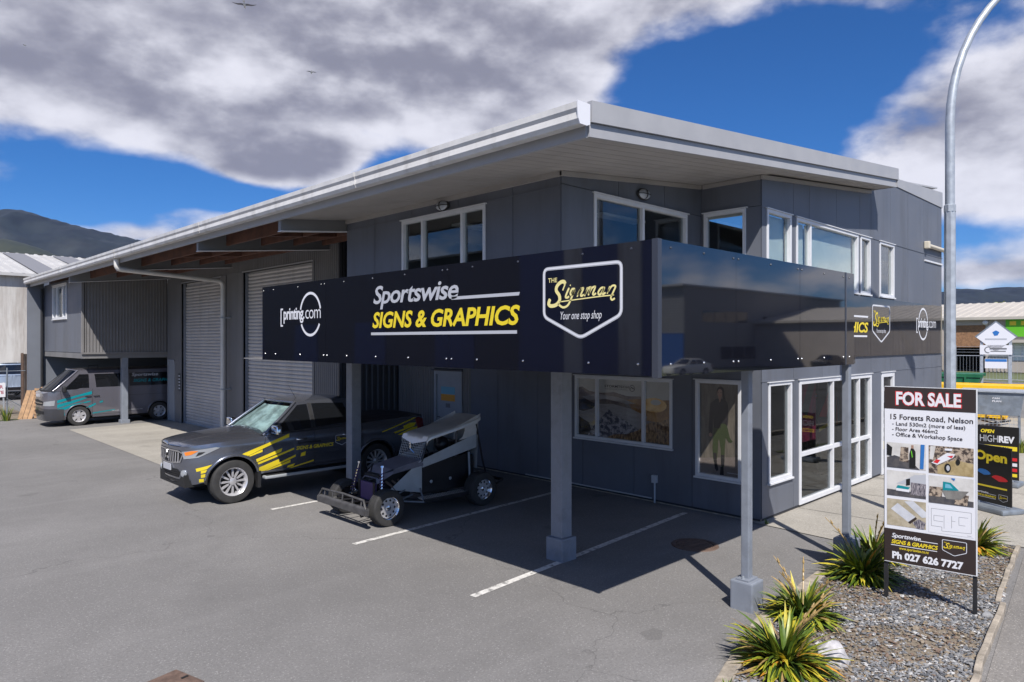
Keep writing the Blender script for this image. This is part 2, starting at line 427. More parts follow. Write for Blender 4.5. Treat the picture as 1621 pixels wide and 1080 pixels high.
sheet('concrete_apron', 'concrete', [(5.52, 14.6), (9.3, 14.6), (9.3, 26.95), (5.60, 26.4)], 0.008)
kb = MB(); kb.prism([(-80, -2.4), (150, -2.4), (150, -2.22), (-80, -2.22)], (7.0, 1.5, -0.02), (0.9945, 0.105, 0), (-0.105, 0.9945, 0), (0, 0, 0.14))
tag(kb.build('street_kerb', 'kerb', bevel=0.02), kind='structure')
# joints cut in the entry path
for i, (a, b) in enumerate([((12.0, 5.16), (12.15, 2.15)), ((13.9, 5.16), (14.2, 2.35)), ((15.8, 5.16), (16.1, 2.5)), ((17.9, 5.16), (18.2, 2.7))]):
    d = Vector((b[0]-a[0], b[1]-a[1])); nn = Vector((-d.y, d.x)).normalized()*0.006
    sheet('path_joint', 'cladding_back', [(a[0]+nn.x, a[1]+nn.y), (b[0]+nn.x, b[1]+nn.y), (b[0]-nn.x, b[1]-nn.y), (a[0]-nn.x, a[1]-nn.y)], 0.0155)
# parking lines
for a, b in [((5.22, 5.97), (10.33, 6.37)), ((5.35, 8.69), (10.45, 9.02)), ((5.44, 11.47), (10.4, 11.62))]:
    d = Vector((b[0]-a[0], b[1]-a[1])); nn = Vector((-d.y, d.x)).normalized()*0.048
    sheet('parking_line', 'paint_line', [(a[0]+nn.x, a[1]+nn.y), (b[0]+nn.x, b[1]+nn.y), (b[0]-nn.x, b[1]-nn.y), (a[0]-nn.x, a[1]-nn.y)], 0.005)
# garden bed and its edging
BED = [(4.5, 2.72), (5.45, 2.95), (6.75, 3.28), (9.45, 3.52), (11.9, 3.58), (11.87, 2.04), (9.15, 1.70), (7.0, 1.50), (4.5, 1.2)]
sheet('garden_bed', 'bed_soil', BED, 0.02)
def strip(name, pts, w, h, label, mat='kerb'):
    mb = MB(); n = len(pts); L = []; Rr = []
    for i, q in enumerate(pts):
        a = Vector(pts[max(i-1, 0)]); b = Vector(pts[min(i+1, n-1)]); d = (b-a).normalized(); nn = Vector((-d.y, d.x))*(w/2)
        L.append((q[0]+nn.x, q[1]+nn.y)); Rr.append((q[0]-nn.x, q[1]-nn.y))
    poly = L + Rr[::-1]
    mb.prism(poly, (0, 0, -0.03), (1, 0, 0), (0, 1, 0), (0, 0, h+0.03))
    return tag(mb.build(name, mat, bevel=0.008), label, 'edging')
def wob(a, b, n, s):
    return [(a[0]+(b[0]-a[0])*i/n + random.uniform(-s, s), a[1]+(b[1]-a[1])*i/n + random.uniform(-s, s)) for i in range(n+1)]
strip('concrete_edging', wob((4.5, 2.74), (5.5, 2.98), 3, 0.01) + wob((5.7, 3.04), (6.75, 3.3), 4, 0.01) + wob((6.95, 3.34), (9.5, 3.54), 8, 0.012), 0.13, 0.045, 'low concrete strip edging the gravel bed beside the parking bays')
strip('timber_edging', wob((4.5, 1.22), (7.0, 1.48), 6, 0.012), 0.06, 0.06, 'weathered timber edging between gravel bed and footpath, nearest length')
strip('timber_edging', wob((7.05, 1.5), (9.1, 1.68), 6, 0.012), 0.055, 0.07, 'weathered timber edging between gravel bed and footpath, middle length')
strip('timber_edging', wob((9.15, 1.74), (11.85, 2.02), 8, 0.012), 0.05, 0.06, 'weathered timber edging along the footpath behind the for sale board')
def inside(x, y, P):
    c = False
    for i in range(len(P)):
        a, b = P[i], P[i-1]
        if (a[1] > y) != (b[1] > y) and x < (b[0]-a[0])*(y-a[1])/(b[1]-a[1])+a[0]: c = not c
    return c
for nm, c_ in [('stone_a', (0.15, 0.152, 0.162)), ('stone_b', (0.235, 0.235, 0.24)), ('stone_c', (0.22, 0.18, 0.135)), ('stone_d', (0.42, 0.41, 0.40)), ('stone_e', (0.09, 0.095, 0.105)), ('stone_f', (0.17, 0.115, 0.085))]:
    pmat(nm, c_, 0.85, var=0.2, vscale=30)
pmat('straw', (0.36, 0.26, 0.14), 0.9, var=0.3, vscale=20)
def gravel():
    mb = MB(); rnd = random.Random(3); n = 0
    base = [(1, 0, 0), (-1, 0, 0), (0, 1, 0), (0, -1, 0), (0, 0, 1), (0, 0, -1)]
    fs = [(0, 2, 4), (2, 1, 4), (1, 3, 4), (3, 0, 4), (2, 0, 5), (1, 2, 5), (3, 1, 5), (0, 3, 5)]
    while n < 25000:
        x = rnd.uniform(4.6, 11.9); y = rnd.uniform(1.2, 3.6)
        if not inside(x, y, BED): continue
        leaf = noise.noise(Vector((x*0.9, y*0.9, 3)))
        if leaf > 0.0 and rnd.random() < 0.62: continue
        s = rnd.choice([0.009, 0.012, 0.015, 0.019, 0.026, 0.012]) * rnd.uniform(0.8, 1.25)
        sc = (s*rnd.uniform(0.8, 1.5), s*rnd.uniform(0.6, 1.1), s*rnd.uniform(0.3, 0.65))
        rot = Matrix.Rotation(rnd.uniform(0, 6.3), 3, 'Z') @ Matrix.Rotation(rnd.uniform(-0.5, 0.5), 3, 'X')
        zz = 0.022 + rnd.uniform(0, 0.018)
        vs = []
        for q in base:
            w = Vector((q[0]*sc[0]*rnd.uniform(0.7, 1.25) + rnd.uniform(-.3, .3)*s, q[1]*sc[1]*rnd.uniform(0.7, 1.25) + rnd.uniform(-.3, .3)*s, q[2]*sc[2]*rnd.uniform(.7, 1.2)))
            w = rot @ w; vs.append((x+w.x, y+w.y, zz+w.z))
        r_ = rnd.random()
        mb.cur = (2 if rnd.random() < 0.5 else 5) if leaf > 0.0 and rnd.random() < 0.35 else 0 if r_ < 0.30 else 1 if r_ < 0.58 else 2 if r_ < 0.72 else 4 if r_ < 0.88 else 3 if r_ < 0.97 else 5
        mb.add(vs, fs); n += 1
    for i in range(2600):                       # dry leaf and bark litter between the stones
        x = rnd.uniform(4.6, 11.9); y = rnd.uniform(1.2, 3.6)
        if not inside(x, y, BED) or noise.noise(Vector((x*0.9, y*0.9, 3))) < -0.12: continue
        a = rnd.uniform(0, 6.28); L_ = rnd.uniform(0.015, 0.06); w_ = rnd.uniform(0.003, 0.008); d_ = Vector((math.cos(a), math.sin(a), rnd.uniform(-0.2, 0.3))); s_ = Vector((-d_.y, d_.x, 0)); q = Vector((x, y, 0.048))
        mb.cur = rnd.choice([2, 2, 5, 6]); mb.add([q-d_*L_*.5, q+s_*w_, q+d_*L_*.5, q-s_*w_+Vector((0, 0, 0.004))], [(0, 1, 2), (0, 2, 3)])
    o = mb.build('gravel', ['stone_a', 'stone_b', 'stone_c', 'stone_d', 'stone_e', 'stone_f', 'straw'])
    tag(o, 'loose grey slate gravel covering the garden bed', 'gravel', kind='stuff')
gravel()
def lidcover():
    t = thing('manhole_cover', 'round rusty brown manhole cover in the shaded asphalt', 'manhole cover', (8.8, 5.27, 0))
    MB().lathe([(0.0, 0.012), (0.24, 0.012), (0.25, 0.008), (0.25, 0.0)], (0, 0, 0), (0, 0, 1), 32).build('lid', 'iron_cover', t)
    MB().lathe([(0.26, 0.0), (0.26, 0.014), (0.32, 0.010), (0.33, 0.0)], (0, 0, 0), (0, 0, 1), 32).build('frame_ring', 'iron_cover', t)
    for i in range(5):
        MB().box(-0.18, 0.18, -0.16+i*0.08-0.012, -0.16+i*0.08+0.012, 0.0125, 0.018).build('rib', 'iron_cover', t)
lidcover()
t = thing('drain_cover', 'flat brown steel cover plate at the bottom edge of the asphalt yard', 'cover', (2.0, 6.2, 0), R(14))
MB().box(-0.24, 0.24, -0.2, 0.2, 0.0, 0.014).build('plate', 'iron_cover', t, bevel=0.004)
for sx in (-0.19, 0.19): MB().box(sx-0.03, sx+0.03, -0.012, 0.012, 0.0145, 0.02).build('lifting_slot', 'under', t)
# ------------------------------------------------------------------ main building
WX, WY = 10.62, 5.17         # ground-floor office walls
UX, UY = 7.05, 6.25          # upper-floor overhang
def sof(x): return 5.19 + 0.10*(x - 7.05)      # underside of the roof
bld = thing('office_workshop', 'grey clad two storey office and workshop with wide sloping roof', 'building', (0, 0, 0))
def B(name, mat, *a, bevel=0.0): return box(name, mat, bld, *a, bevel=bevel)

def cuts(a0, a1, b0, b1, openings):
    """rectangle minus rectangles -> list of rectangles (vertical slices)"""
    xs = sorted({a0, a1, *[min(max(v, a0), a1) for o in openings for v in o[:2]]})
    out = []
    for x0, x1 in zip(xs, xs[1:]):
        if x1 - x0 < 1e-4: continue
        xm = (x0+x1)/2
        iv = sorted([(max(o[2], b0), min(o[3], b1)) for o in openings if o[0] < xm < o[1] and o[3] > b0 and o[2] < b1])
        z = b0
        for i0, i1 in iv:
            if i0 - z > 1e-4: out.append((x0, x1, z, i0))
            z = max(z, i1)
        if b1 - z > 1e-4: out.append((x0, x1, z, b1))
    # merge neighbours with the same z range
    mg = []
    for r in out:
        for q in mg:
            if abs(q[1]-r[0]) < 1e-5 and q[2] == r[2] and q[3] == r[3]:
                q[1] = r[1]; break
        else: mg.append(list(r))
    return mg
class Wall:
    """plane frame: point = o + s*r + z*k, outward normal n"""
    def __init__(w, o, r, n): w.o, w.r, w.n = Vector(o), Vector(r), Vector(n)
    def p(w, s, z, d=0.0): return w.o + w.r*s + Vector((0, 0, z)) + w.n*d
    def slab(w, mb, s0, s1, z0, z1, d0, d1, z1b=None):
        """box between depths d0..d1; z1b = top at s1 when sloped"""
        zb = z1 if z1b is None else z1b
        mb.prism([(s0, z0), (s1, z0), (s1, zb), (s0, z1)], w.p(0, 0, d0), w.r, (0, 0, 1), w.n*(d1-d0))
        return mb
W_left = Wall((WX, 0, 0), (0, 1, 0), (-1, 0, 0))       # s = Y
W_up = Wall((UX, 0, 0), (0, 1, 0), (-1, 0, 0))
W_right = Wall((0, WY, 0), (1, 0, 0), (0, -1, 0))      # s = X
W_notch = Wall((0, UY, 0), (1, 0, 0), (0, -1, 0))

def cladding(w, seams, z0, z1, openings, gap=0.010, slope=None, name='cladding_panel'):
    """sheets between seams; z1 may be a function of s"""
    for s0, s1 in zip(seams, seams[1:]):
        a, b = s0+gap/2, s1-gap/2
        ops = [o for o in openings if o[1] > a and o[0] < b]
        if slope:
            w.slab(MB(), a, b, z0+gap/2, slope(a), 0.0, 0.012, slope(b)).build(name, 'cladding', bld); continue
        rs = cuts(a, b, z0+gap/2, z1-gap/2, ops); groups = []
        for r in rs:                                   # pieces that touch stay one sheet
            hit = [g for g in groups if any(abs(q[1]-r[0]) < 1e-5 and q[2] < r[3] and r[2] < q[3] for q in g)]
            new = [r]
            for g in hit: new += g; groups.remove(g)
            groups.append(new)
        for g in groups:
            mb = MB()
            for r in g: w.slab(mb, r[0], r[1], r[2], r[3], 0.0, 0.012)
            mb.build(name, 'cladding', bld)
def backing(w, s0, s1, z0, z1, openings, th=0.14, name='wall', mat='cladding_back'):
    mb = MB()
    for r in cuts(s0, s1, z0, z1, openings): w.slab(mb, r[0], r[1], r[2], r[3], -th, -0.001)
    return mb.build(name, mat, bld)
def window(w, s0, s1, z0, z1, mull=(), trans=(), fw=0.055, name='window', pane='glass_window', blind=None, proud=0.03, lab=None, sill=True):
    root = MB()
    # outer frame
    for a, b, c, d in [(s0, s1, z1-fw, z1), (s0, s1, z0, z0+fw), (s0, s0+fw, z0+fw, z1-fw), (s1-fw, s1, z0+fw, z1-fw)]:
        w.slab(root, a, b, c, d, -0.07, proud)
    fr = root.build(name, 'alu_frame', bld, bevel=0.004)
    if lab: fr['label'] = lab
    xs = [s0] + list(mull) + [s1]
    for m_ in mull:
        mb = MB(); w.slab(mb, m_-0.028, m_+0.028, z0+fw, z1-fw, -0.06, proud-0.006); mb.build('mullion', 'alu_frame', fr, bevel=0.003)
    for zt in trans:
        for a, b in zip(xs, xs[1:]):
            mb = MB(); w.slab(mb, a+(fw if a == s0 else 0.028), b-(fw if b == s1 else 0.028), zt-0.035, zt+0.035, -0.055, proud-0.010); mb.build('transom', 'alu_frame', fr, bevel=0.003)
    zs = [z0+fw] + list(trans) + [z1-fw]
    for a, b in zip(xs, xs[1:]):
        for c, d in zip(zs, zs[1:]):
            mb = MB(); w.slab(mb, a+0.02, b-0.02, c, d, -0.034, -0.028); mb.build('pane', pane, fr)
    if sill:
        mb = MB(); w.slab(mb, s0-0.02, s1+0.02, z0-0.03, z0-0.003, -0.02, proud+0.025); mb.build('sill', 'alu_frame', fr)
    mb = MB(); w.slab(mb, s0-0.03, s1+0.03, z1+0.003, z1+0.018, -0.02, proud+0.02); mb.build('head_flashing', 'alu_frame', fr)
    if blind:
        for i, (a, b) in enumerate(zip(xs, xs[1:])):
            if blind[i] > 0:
                mb = MB(); w.slab(mb, a+0.03, b-0.03, z1-fw-(z1-z0-2*fw)*blind[i], z1-fw, -0.12, -0.112); mb.build('roller_blind', 'blind', fr)
    return fr

# ---- ground floor, parking side
POST_W = (6.80, 9.04, 1.0, 2.22); GIRL = (5.50, 6.34, 0.60, 2.24); PDOOR = (12.50, 13.55, 0.0, 2.18)
ops = [POST_W, GIRL, PDOOR]
backing(W_left, WY+0.02, 15.1, 0.02, 2.62, ops)
cladding(W_left, [WY+0.0, 6.41, 7.62, 8.84, 10.06, 11.28, 12.2], 0.05, 2.56, ops)
cb = MB(); W_left.slab(cb, WY+0.01, 12.2, -0.02, 0.05, -0.1, -0.004); cb.build('plinth', 'kerb', bld)
# ---- ground floor, street side
LOW = (10.84, 11.70, 0.60, 2.22); SHOP = (12.00, 15.52, 0.06, 2.22); DOOR2 = (16.14, 16.95, 0.03, 2.22)
UPW = [(10.78, 11.68, 3.86, 5.03), (11.88, 14.77, 3.86, 5.03), (14.90, 15.46, 3.86, 5.03), (16.02, 16.95, 3.86, 5.03)]
backing(W_right, WX+0.02, 20.7, 0.02, 5.60, [LOW, SHOP, DOOR2] + UPW)
seams = [WX, 11.78, 13.0, 14.2, 15.52, 16.72, 17.94, 19.16, 20.70]
cladding(W_right, [WX, 11.78, 15.62, 16.72, 17.94, 19.16, 20.70], 0.06, 2.25, [LOW, SHOP, DOOR2])
cladding(W_right, seams, 2.25, 5.05, UPW + [(11.96, 15.56, 2.2, 2.24)])
useams = [WX, 11.78, 12.43, 13.67, 14.88, 15.52, 16.72, 17.94, 19.16, 20.70]
cladding(W_right, useams, 5.05, None, [], slope=lambda s: (sof(s)-0.002 if s < 15.5 else 6.36+0.06*(s-15.5)))
mb = MB(); W_right.slab(mb, WX+0.02, 20.7, 5.60, sof(WX)+0.05, -0.14, -0.001, 6.40); mb.build('wall', 'cladding_back', bld)
mb = MB(); W_right.slab(mb, 15.52, 20.72, 6.36, 6.44, -0.2, 0.03, 6.76); mb.build('parapet_capping', 'fascia', bld)
mb = MB(); W_right.slab(mb, WX-0.01, 20.72, 5.040, 5.060, 0.0, 0.022); mb.build('joint_flashing', 'cladding', bld)
mb = MB(); W_right.slab(mb, WX-0.01, 20.72, 2.243, 2.262, 0.0, 0.020); mb.build('joint_flashing', 'cladding', bld)
cb = MB(); W_right.slab(cb, WX+0.01, 20.7, -0.02, 0.06, -0.1, -0.004); cb.build('plinth', 'kerb', bld)
window(W_right, *LOW, pane='glass_shop', lab='narrow shop window with silver frame')
window(W_right, *UPW[0], blind=[1.0]); window(W_right, *UPW[1], mull=(12.48,), blind=[1.0, 1.0]); window(W_right, *UPW[2], blind=[0.0]); window(W_right, *UPW[3], blind=[0.0])
window(W_right, *SHOP, mull=(13.50, 14.84), trans=(0.92,), pane='glass_shop', name='shopfront', fw=0.075, sill=False, lab='glazed shopfront with sliding entry doors')
window(W_right, *DOOR2, trans=(0.88,), pane='glass_shop', name='entry_door', fw=0.10, sill=False)
# ---- face towards the yard above the ground floor, right of the notch
N2 = (5.42, 6.18, 3.86, 5.05)
backing(W_left, WY+0.02, UY+0.02, 2.62, sof(WX)-0.005, [N2])
cladding(W_left, [WY, UY-0.012], 2.60, 5.06, [N2]); cladding(W_left, [WY, UY-0.012], 5.06, sof(WX)-0.004, [])
window(W_left, *N2)
# ---- notch face, looking to the street
N1 = (7.72, 10.16, 3.62, 4.99)
backing(W_notch, UX+0.15, WX-0.002, 2.62, 5.15, [N1])
mb = MB(); W_notch.slab(mb, UX+0.15, WX-0.002, 5.15, sof(UX+0.15)-0.004, -0.14, -0.001, sof(WX)-0.004); mb.build('wall', 'cladding_back', bld)
cladding(W_notch, [UX-0.012, 8.30, 9.50, WX-0.002], 2.60, 5.02, [N1])
cladding(W_notch, [UX-0.012, 8.30, 9.50, WX-0.002], 5.02, None, [], slope=lambda s: sof(s)-0.004)
window(W_notch, *N1, mull=(8.92,))
# ---- upper floor overhang, yard side
UW = (7.75, 9.88, 3.55, 4.95)
backing(W_up, UY+0.002, 11.67, 2.62, sof(UX)-0.005, [UW])
cladding(W_up, [UY, 7.17, 8.39, 9.61, 10.72, 11.67], 2.60, 4.99, [UW])
cladding(W_up, [UY, 7.17, 8.39, 9.61, 10.72, 11.67], 4.99, sof(UX)-0.004, [])
window(W_up, *UW, mull=(8.30, 9.31), lab='three light upper window facing the yard')
mb = MB(); W_up.slab(mb, UY-0.005, 11.68, 4.982, 4.998, 0.0, 0.020); mb.build('joint_flashing', 'cladding', bld)
B('end_wall', 'cladding', UX+0.002, WX, 11.53, 11.66, 2.62, sof(UX)-0.004)
# floors and rooms
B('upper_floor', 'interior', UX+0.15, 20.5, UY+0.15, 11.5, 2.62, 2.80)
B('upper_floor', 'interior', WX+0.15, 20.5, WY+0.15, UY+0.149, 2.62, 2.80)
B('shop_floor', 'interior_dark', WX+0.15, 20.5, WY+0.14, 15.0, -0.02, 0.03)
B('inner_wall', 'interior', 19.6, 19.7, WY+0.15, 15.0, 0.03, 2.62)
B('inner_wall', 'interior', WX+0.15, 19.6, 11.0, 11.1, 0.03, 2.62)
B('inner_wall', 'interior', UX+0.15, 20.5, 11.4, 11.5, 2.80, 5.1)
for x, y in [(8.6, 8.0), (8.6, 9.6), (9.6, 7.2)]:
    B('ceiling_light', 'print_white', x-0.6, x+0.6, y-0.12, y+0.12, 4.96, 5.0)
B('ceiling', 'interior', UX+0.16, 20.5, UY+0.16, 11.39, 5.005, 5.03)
# ---- workshop walls
CORR = []
def corrugated(name, w, s0, s1, z0, z1, mat='corrugate', pitch=0.125, depth=0.028, top=None):
    """trapezoid ribbed sheet, a real folded surface"""
    prof = [(0.0, 0), (0.28, 0), (0.40, 1), (0.72, 1), (0.84, 0)]
    pts = []; n = int(round((s1-s0)/pitch)); pt = (s1-s0)/n
    for i in range(n):
        pts += [(s0+(i+a)*pt, b*depth) for a, b in prof]
    pts.append((s1, 0.0))
    mb = MB()
    rows = [[w.p(s, z0, d) for s, d in pts], [w.p(s, z1 if top is None else top(s), d) for s, d in pts]]
    flip = w.r.cross(Vector((0, 0, 1))).dot(w.n) < 0
    mb.grid(rows, flip=not flip if False else flip)
    return mb.build(name, mat, bld, recalc=False)
DW = Wall((8.9, 0, 0), (0, 1, 0), (-1, 0, 0)); zt = sof(8.9)
RD = [(16.4, 20.6, 0.0, 4.95), (22.2, 25.72, 0.0, 4.92)]
VD = (26.42, 27.12, 0.0, 2.22)
backing(DW, 15.1, 27.2, 0.0, zt, RD + [VD], th=0.2, name='workshop_wall', mat='plaster')
corrugated('corrugated_sheet', DW, 15.1, 16.38, 0.05, zt, pitch=0.1, depth=0.018)
corrugated('corrugated_sheet', DW, 16.38, 20.62, 4.99, zt, pitch=0.1, depth=0.018)
corrugated('corrugated_sheet', DW, 20.62, 22.18, 4.99, zt, pitch=0.1, depth=0.018)
corrugated('corrugated_sheet', DW, 22.18, 25.74, 4.96, zt, pitch=0.1, depth=0.018)
for s0, s1, _, z1 in RD:
    # curtain with rounded slats
    mb = MB(); pt = 0.105; n = int(z1/pt); rows = []
    for i in range(n):
        z = i*pt
        for a, d in ((0.0, 0.0), (0.10, 0.026), (0.45, 0.040), (0.80, 0.030), (0.92, 0.0)):
            rows.append([DW.p(s0, z+a*pt, -0.16+d), DW.p(s1, z+a*pt, -0.16+d)])
    rows.append([DW.p(s0, z1, -0.16), DW.p(s1, z1, -0.16)])
    mb.grid(rows, flip=True)
    d = mb.build('roller_door', 'roller', bld)
    for a, b in ((s0, s0+0.05), (s1-0.05, s1)):
        m2 = MB(); DW.slab(m2, a, b, 0, z1, -0.13, -0.05); m2.build('guide_rail', 'post_paint', d)
    m2 = MB(); DW.slab(m2, s0+0.05, s1-0.05, 0.0, 0.07, -0.15, -0.10); m2.build('bottom_rail', 'galv', d)
    m2 = MB(); DW.slab(m2, s0-0.04, s1+0.04, z1, z1+0.035, -0.1, 0.03); m2.build('head_trim', 'fascia', d)
for s0, s1 in ((20.60, 20.95), (21.85, 22.2), (25.72, 26.05)):
    mb = MB(); DW.slab(mb, s0, s1, 0.0, 4.95, -0.2, 0.03); mb.build('pier', 'plaster', bld)
mb = MB(); DW.slab(mb, 16.30, 16.4, 0.0, 4.95, -0.2, 0.025); mb.build('pier', 'plaster', bld)
# door by the van
mb = MB(); DW.slab(mb, VD[0]+0.06, VD[1]-0.06, 0.02, VD[3]-0.06, -0.05, -0.01); d = mb.build('side_door', 'door_paint', bld)
for a in ((VD[0]+0.1, VD[1]-0.1, 1.25, 2.05), (VD[0]+0.1, VD[1]-0.1, 0.2, 1.1)):
    m2 = MB(); DW.slab(m2, *a, -0.01, 0.004); m2.build('door_panel', 'door_paint', d, bevel=0.01)
m2 = MB()
for a in ((VD[0], VD[0]+0.06, 0, VD[3]), (VD[1]-0.06, VD[1], 0, VD[3]), (VD[0], VD[1], VD[3]-0.06, VD[3]+0.0)): DW.slab(m2, a[0], a[1], a[2], a[3], -0.06, 0.02 if a[1]-a[0] < .1 else 0.024)
m2.build('door_frame', 'door_paint', d)
m2 = MB(); DW.slab(m2, 25.76, 25.98, 1.15, 1.75, 0.032, 0.036); m2.build('notice', 'print_black', bld)
m2 = MB()
for i in range(5): DW.slab(m2, 25.80, 25.94, 1.2+i*0.11, 1.25+i*0.11, 0.036, 0.0375)
m2.build('notice_print', 'print_white', bld)
# return wall and door wall beneath
RW = Wall((0, 15.1, 0), (1, 0, 0), (0, -1, 0))
backing(RW, 8.92, WX, 0.0, 5.38, [], th=0.1, name='return_wall')
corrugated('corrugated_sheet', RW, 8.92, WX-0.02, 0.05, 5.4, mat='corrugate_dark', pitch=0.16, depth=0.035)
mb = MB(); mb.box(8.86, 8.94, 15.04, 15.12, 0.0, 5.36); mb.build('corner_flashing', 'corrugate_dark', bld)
corrugated('corrugated_sheet', W_left, 12.2, 12.48, 0.05, 2.62, pitch=0.1, depth=0.018)
corrugated('corrugated_sheet', W_left, 13.57, 15.06, 0.05, 2.62, pitch=0.1, depth=0.018)
corrugated('corrugated_sheet', W_left, 12.48, 13.57, 2.24, 2.62, pitch=0.1, depth=0.018)
corrugated('corrugated_sheet', W_left, 11.67, 15.06, 2.62, 5.5, pitch=0.1, depth=0.018)
backing(W_left, 11.67, 15.1, 2.62, 5.5, [], name='workshop_wall')
mb = MB(); W_left.slab(mb, 12.58, 13.47, 0.03, 2.10, -0.06, -0.015); d = mb.build('yard_door', 'door_paint', bld)
m2 = MB()
for a in ((12.50, 12.58, 0, 2.18), (13.47, 13.55, 0, 2.18), (12.58, 13.47, 2.10, 2.18)): W_left.slab(m2, *a, -0.08, 0.03)
m2.build('door_frame', 'door_paint', d)
m2 = MB(); W_left.slab(m2, 12.45, 13.60, 2.185, 2.215, 0.0, 0.07); m2.build('head_flashing', 'corrugate_dark', d)
m2 = MB(); W_left.slab(m2, 12.80, 13.32, 1.62, 1.80, -0.015, -0.010); m2.build('notice', 'print_lightblue', d)
m2 = MB(); W_left.slab(m2, 12.80, 13.32, 1.46, 1.62, -0.015, -0.010); m2.build('notice', 'print_orange', d)
m2 = MB(); W_left.slab(m2, 12.98, 13.14, 1.30, 1.40, -0.015, -0.010); m2.build('notice', 'print_grey', d)
m2 = MB(); m2.tube([W_left.p(13.40, 1.06, -0.02), W_left.p(13.40, 1.06, 0.03), W_left.p(13.29, 1.06, 0.03)], 0.011, 8); m2.build('handle', 'chrome', d, smooth=40)
# ---- box room over the van bay, firewall and bay
BX, BY0, BY1, BZ = 6.16, 27.2, 33.0, 2.50
FW_ = Wall((BX, 0, 0), (0, 1, 0), (-1, 0, 0)); CW = Wall((0, BY0, 0), (1, 0, 0), (0, -1, 0))
BW = (29.30, 31.48, 3.72, 5.00)
backing(FW_, BY0, BY1, BZ, sof(BX), [BW], name='box_room_wall', mat='cladding')
window(FW_, *BW, mull=(29.85, 30.85), fw=0.07)
mb = MB(); CW.slab(mb, BX, 8.9, BZ, sof(BX)-0.01, -0.1, -0.001, sof(8.9)-0.01); mb.build('box_room_wall', 'cladding_back', bld)
corrugated('corrugated_sheet', CW, BX+0.05, 8.88, BZ+0.01, 5.0, pitch=0.098, depth=0.026, top=lambda s: sof(s)-0.01)
mb = MB(); mb.box(BX-0.03, BX+0.06, BY0-0.05, BY0+0.02, BZ-0.02, sof(BX)-0.01); mb.build('corner_flashing', 'corrugate', bld, bevel=0.02)
mb = MB(); mb.box(BX-0.02, 8.9, BY0-0.045, BY0+0.0, BZ-0.05, BZ+0.01); mb.build('base_flashing', 'corrugate', bld)
B('box_room_floor', 'plaster', BX+0.01, 14.0, BY0+0.01, BY1, BZ-0.2, BZ-0.01)
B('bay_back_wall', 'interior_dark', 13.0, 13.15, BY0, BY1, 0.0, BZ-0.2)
B('bay_side_wall', 'plaster', 9.1, 13.0, BY0, BY0+0.15, 0.0, BZ-0.2)
B('firewall', 'plaster_blue', 5.62, 20.5, BY1, BY1+0.22, 0.0, 5.02)
B('firewall_cap', 'plaster_blue', 5.58, 6.14, BY1-0.06, BY1+0.28, 5.02, 5.25)
MB().tube([(6.06, BY1-0.12, 0.1), (6.06, BY1-0.12, 4.95)], 0.05, 10).build('downpipe', 'black_plastic', bld, smooth=40)
B('rear_wall', 'corrugate', 20.5, 20.68, WY+0.16, BY1, 0.0, 6.2)
# ---- posts
def post(x, y, s, zt_, base, hb, plate=False):
    o = MB().box(x-s/2, x+s/2, y-s/2, y+s/2, hb, zt_).build('post', 'post_paint', bld, bevel=0.012)
    MB().box(x-base/2, x+base/2, y-base/2, y+base/2, -0.02, hb+0.001).build('post_base', 'post_paint', o, bevel=0.018)
    if plate:
        MB().box(x-s*1.15, x+s*1.15, y-s*0.8, y+s*0.8, hb+0.001, hb+0.02).build('base_plate', 'post_paint', o, bevel=0.003)
        for sx in (-1, 1): MB().lathe([(0, 0.03), (0.012, 0.03), (0.014, 0)], (x+sx*s*0.9, y, hb+0.02), (0, 0, 1), 6).build('bolt', 'galv', o)
    return o
post(6.98, 6.19, 0.20, 2.60, 0.29, 0.30); post(6.98, 11.34, 0.20, 2.60, 0.29, 0.28)
post(7.14, 3.64, 0.092, 2.61, 0.26, 0.31, True); post(9.62, 3.50, 0.092, 2.61, 0.26, 0.30, True)
post(7.50, 27.32, 0.20, BZ-0.05, 0.30, 0.12)
# ---- roof
def slope_slab(name, mat, x0, x1, y0, y1, za, zb, parent=bld):
    """slab between underside sof+za and sof+zb following the roof fall"""
    v = []
    for y in (y0, y1):
        v += [(x0, y, sof(x0)+za), (x1, y, sof(x1)+za), (x1, y, sof(x1)+zb), (x0, y, sof(x0)+zb)]
    f = [(0, 1, 2, 3), (7, 6, 5, 4), (0, 4, 5, 1), (1, 5, 6, 2), (2, 6, 7, 3), (3, 7, 4, 0)]
    return MB().add(v, f).build(name, mat, parent, recalc=True)
RY = 4.66; RX0, RX1 = 5.70, 15.5
roof = slope_slab('roof', 'roof_sheet', RX0+0.02, 20.45, WY+0.02, 33.1, 0.30, 0.335)
slope_slab('roof_overhang', 'roof_sheet', RX0+0.02, RX1-0.02, RY+0.03, WY+0.02, 0.30, 0.335, roof)
mb = MB()                                              # sheet ribs showing above the gutter
for i in range(110):
    y = 5.0 + i*0.255; mb.box(5.72, 5.86, y-0.02, y+0.02, 5.36, 5.425)
tag(mb.build('sheet_rib_ends', 'roof_sheet', roof), kind='stuff')
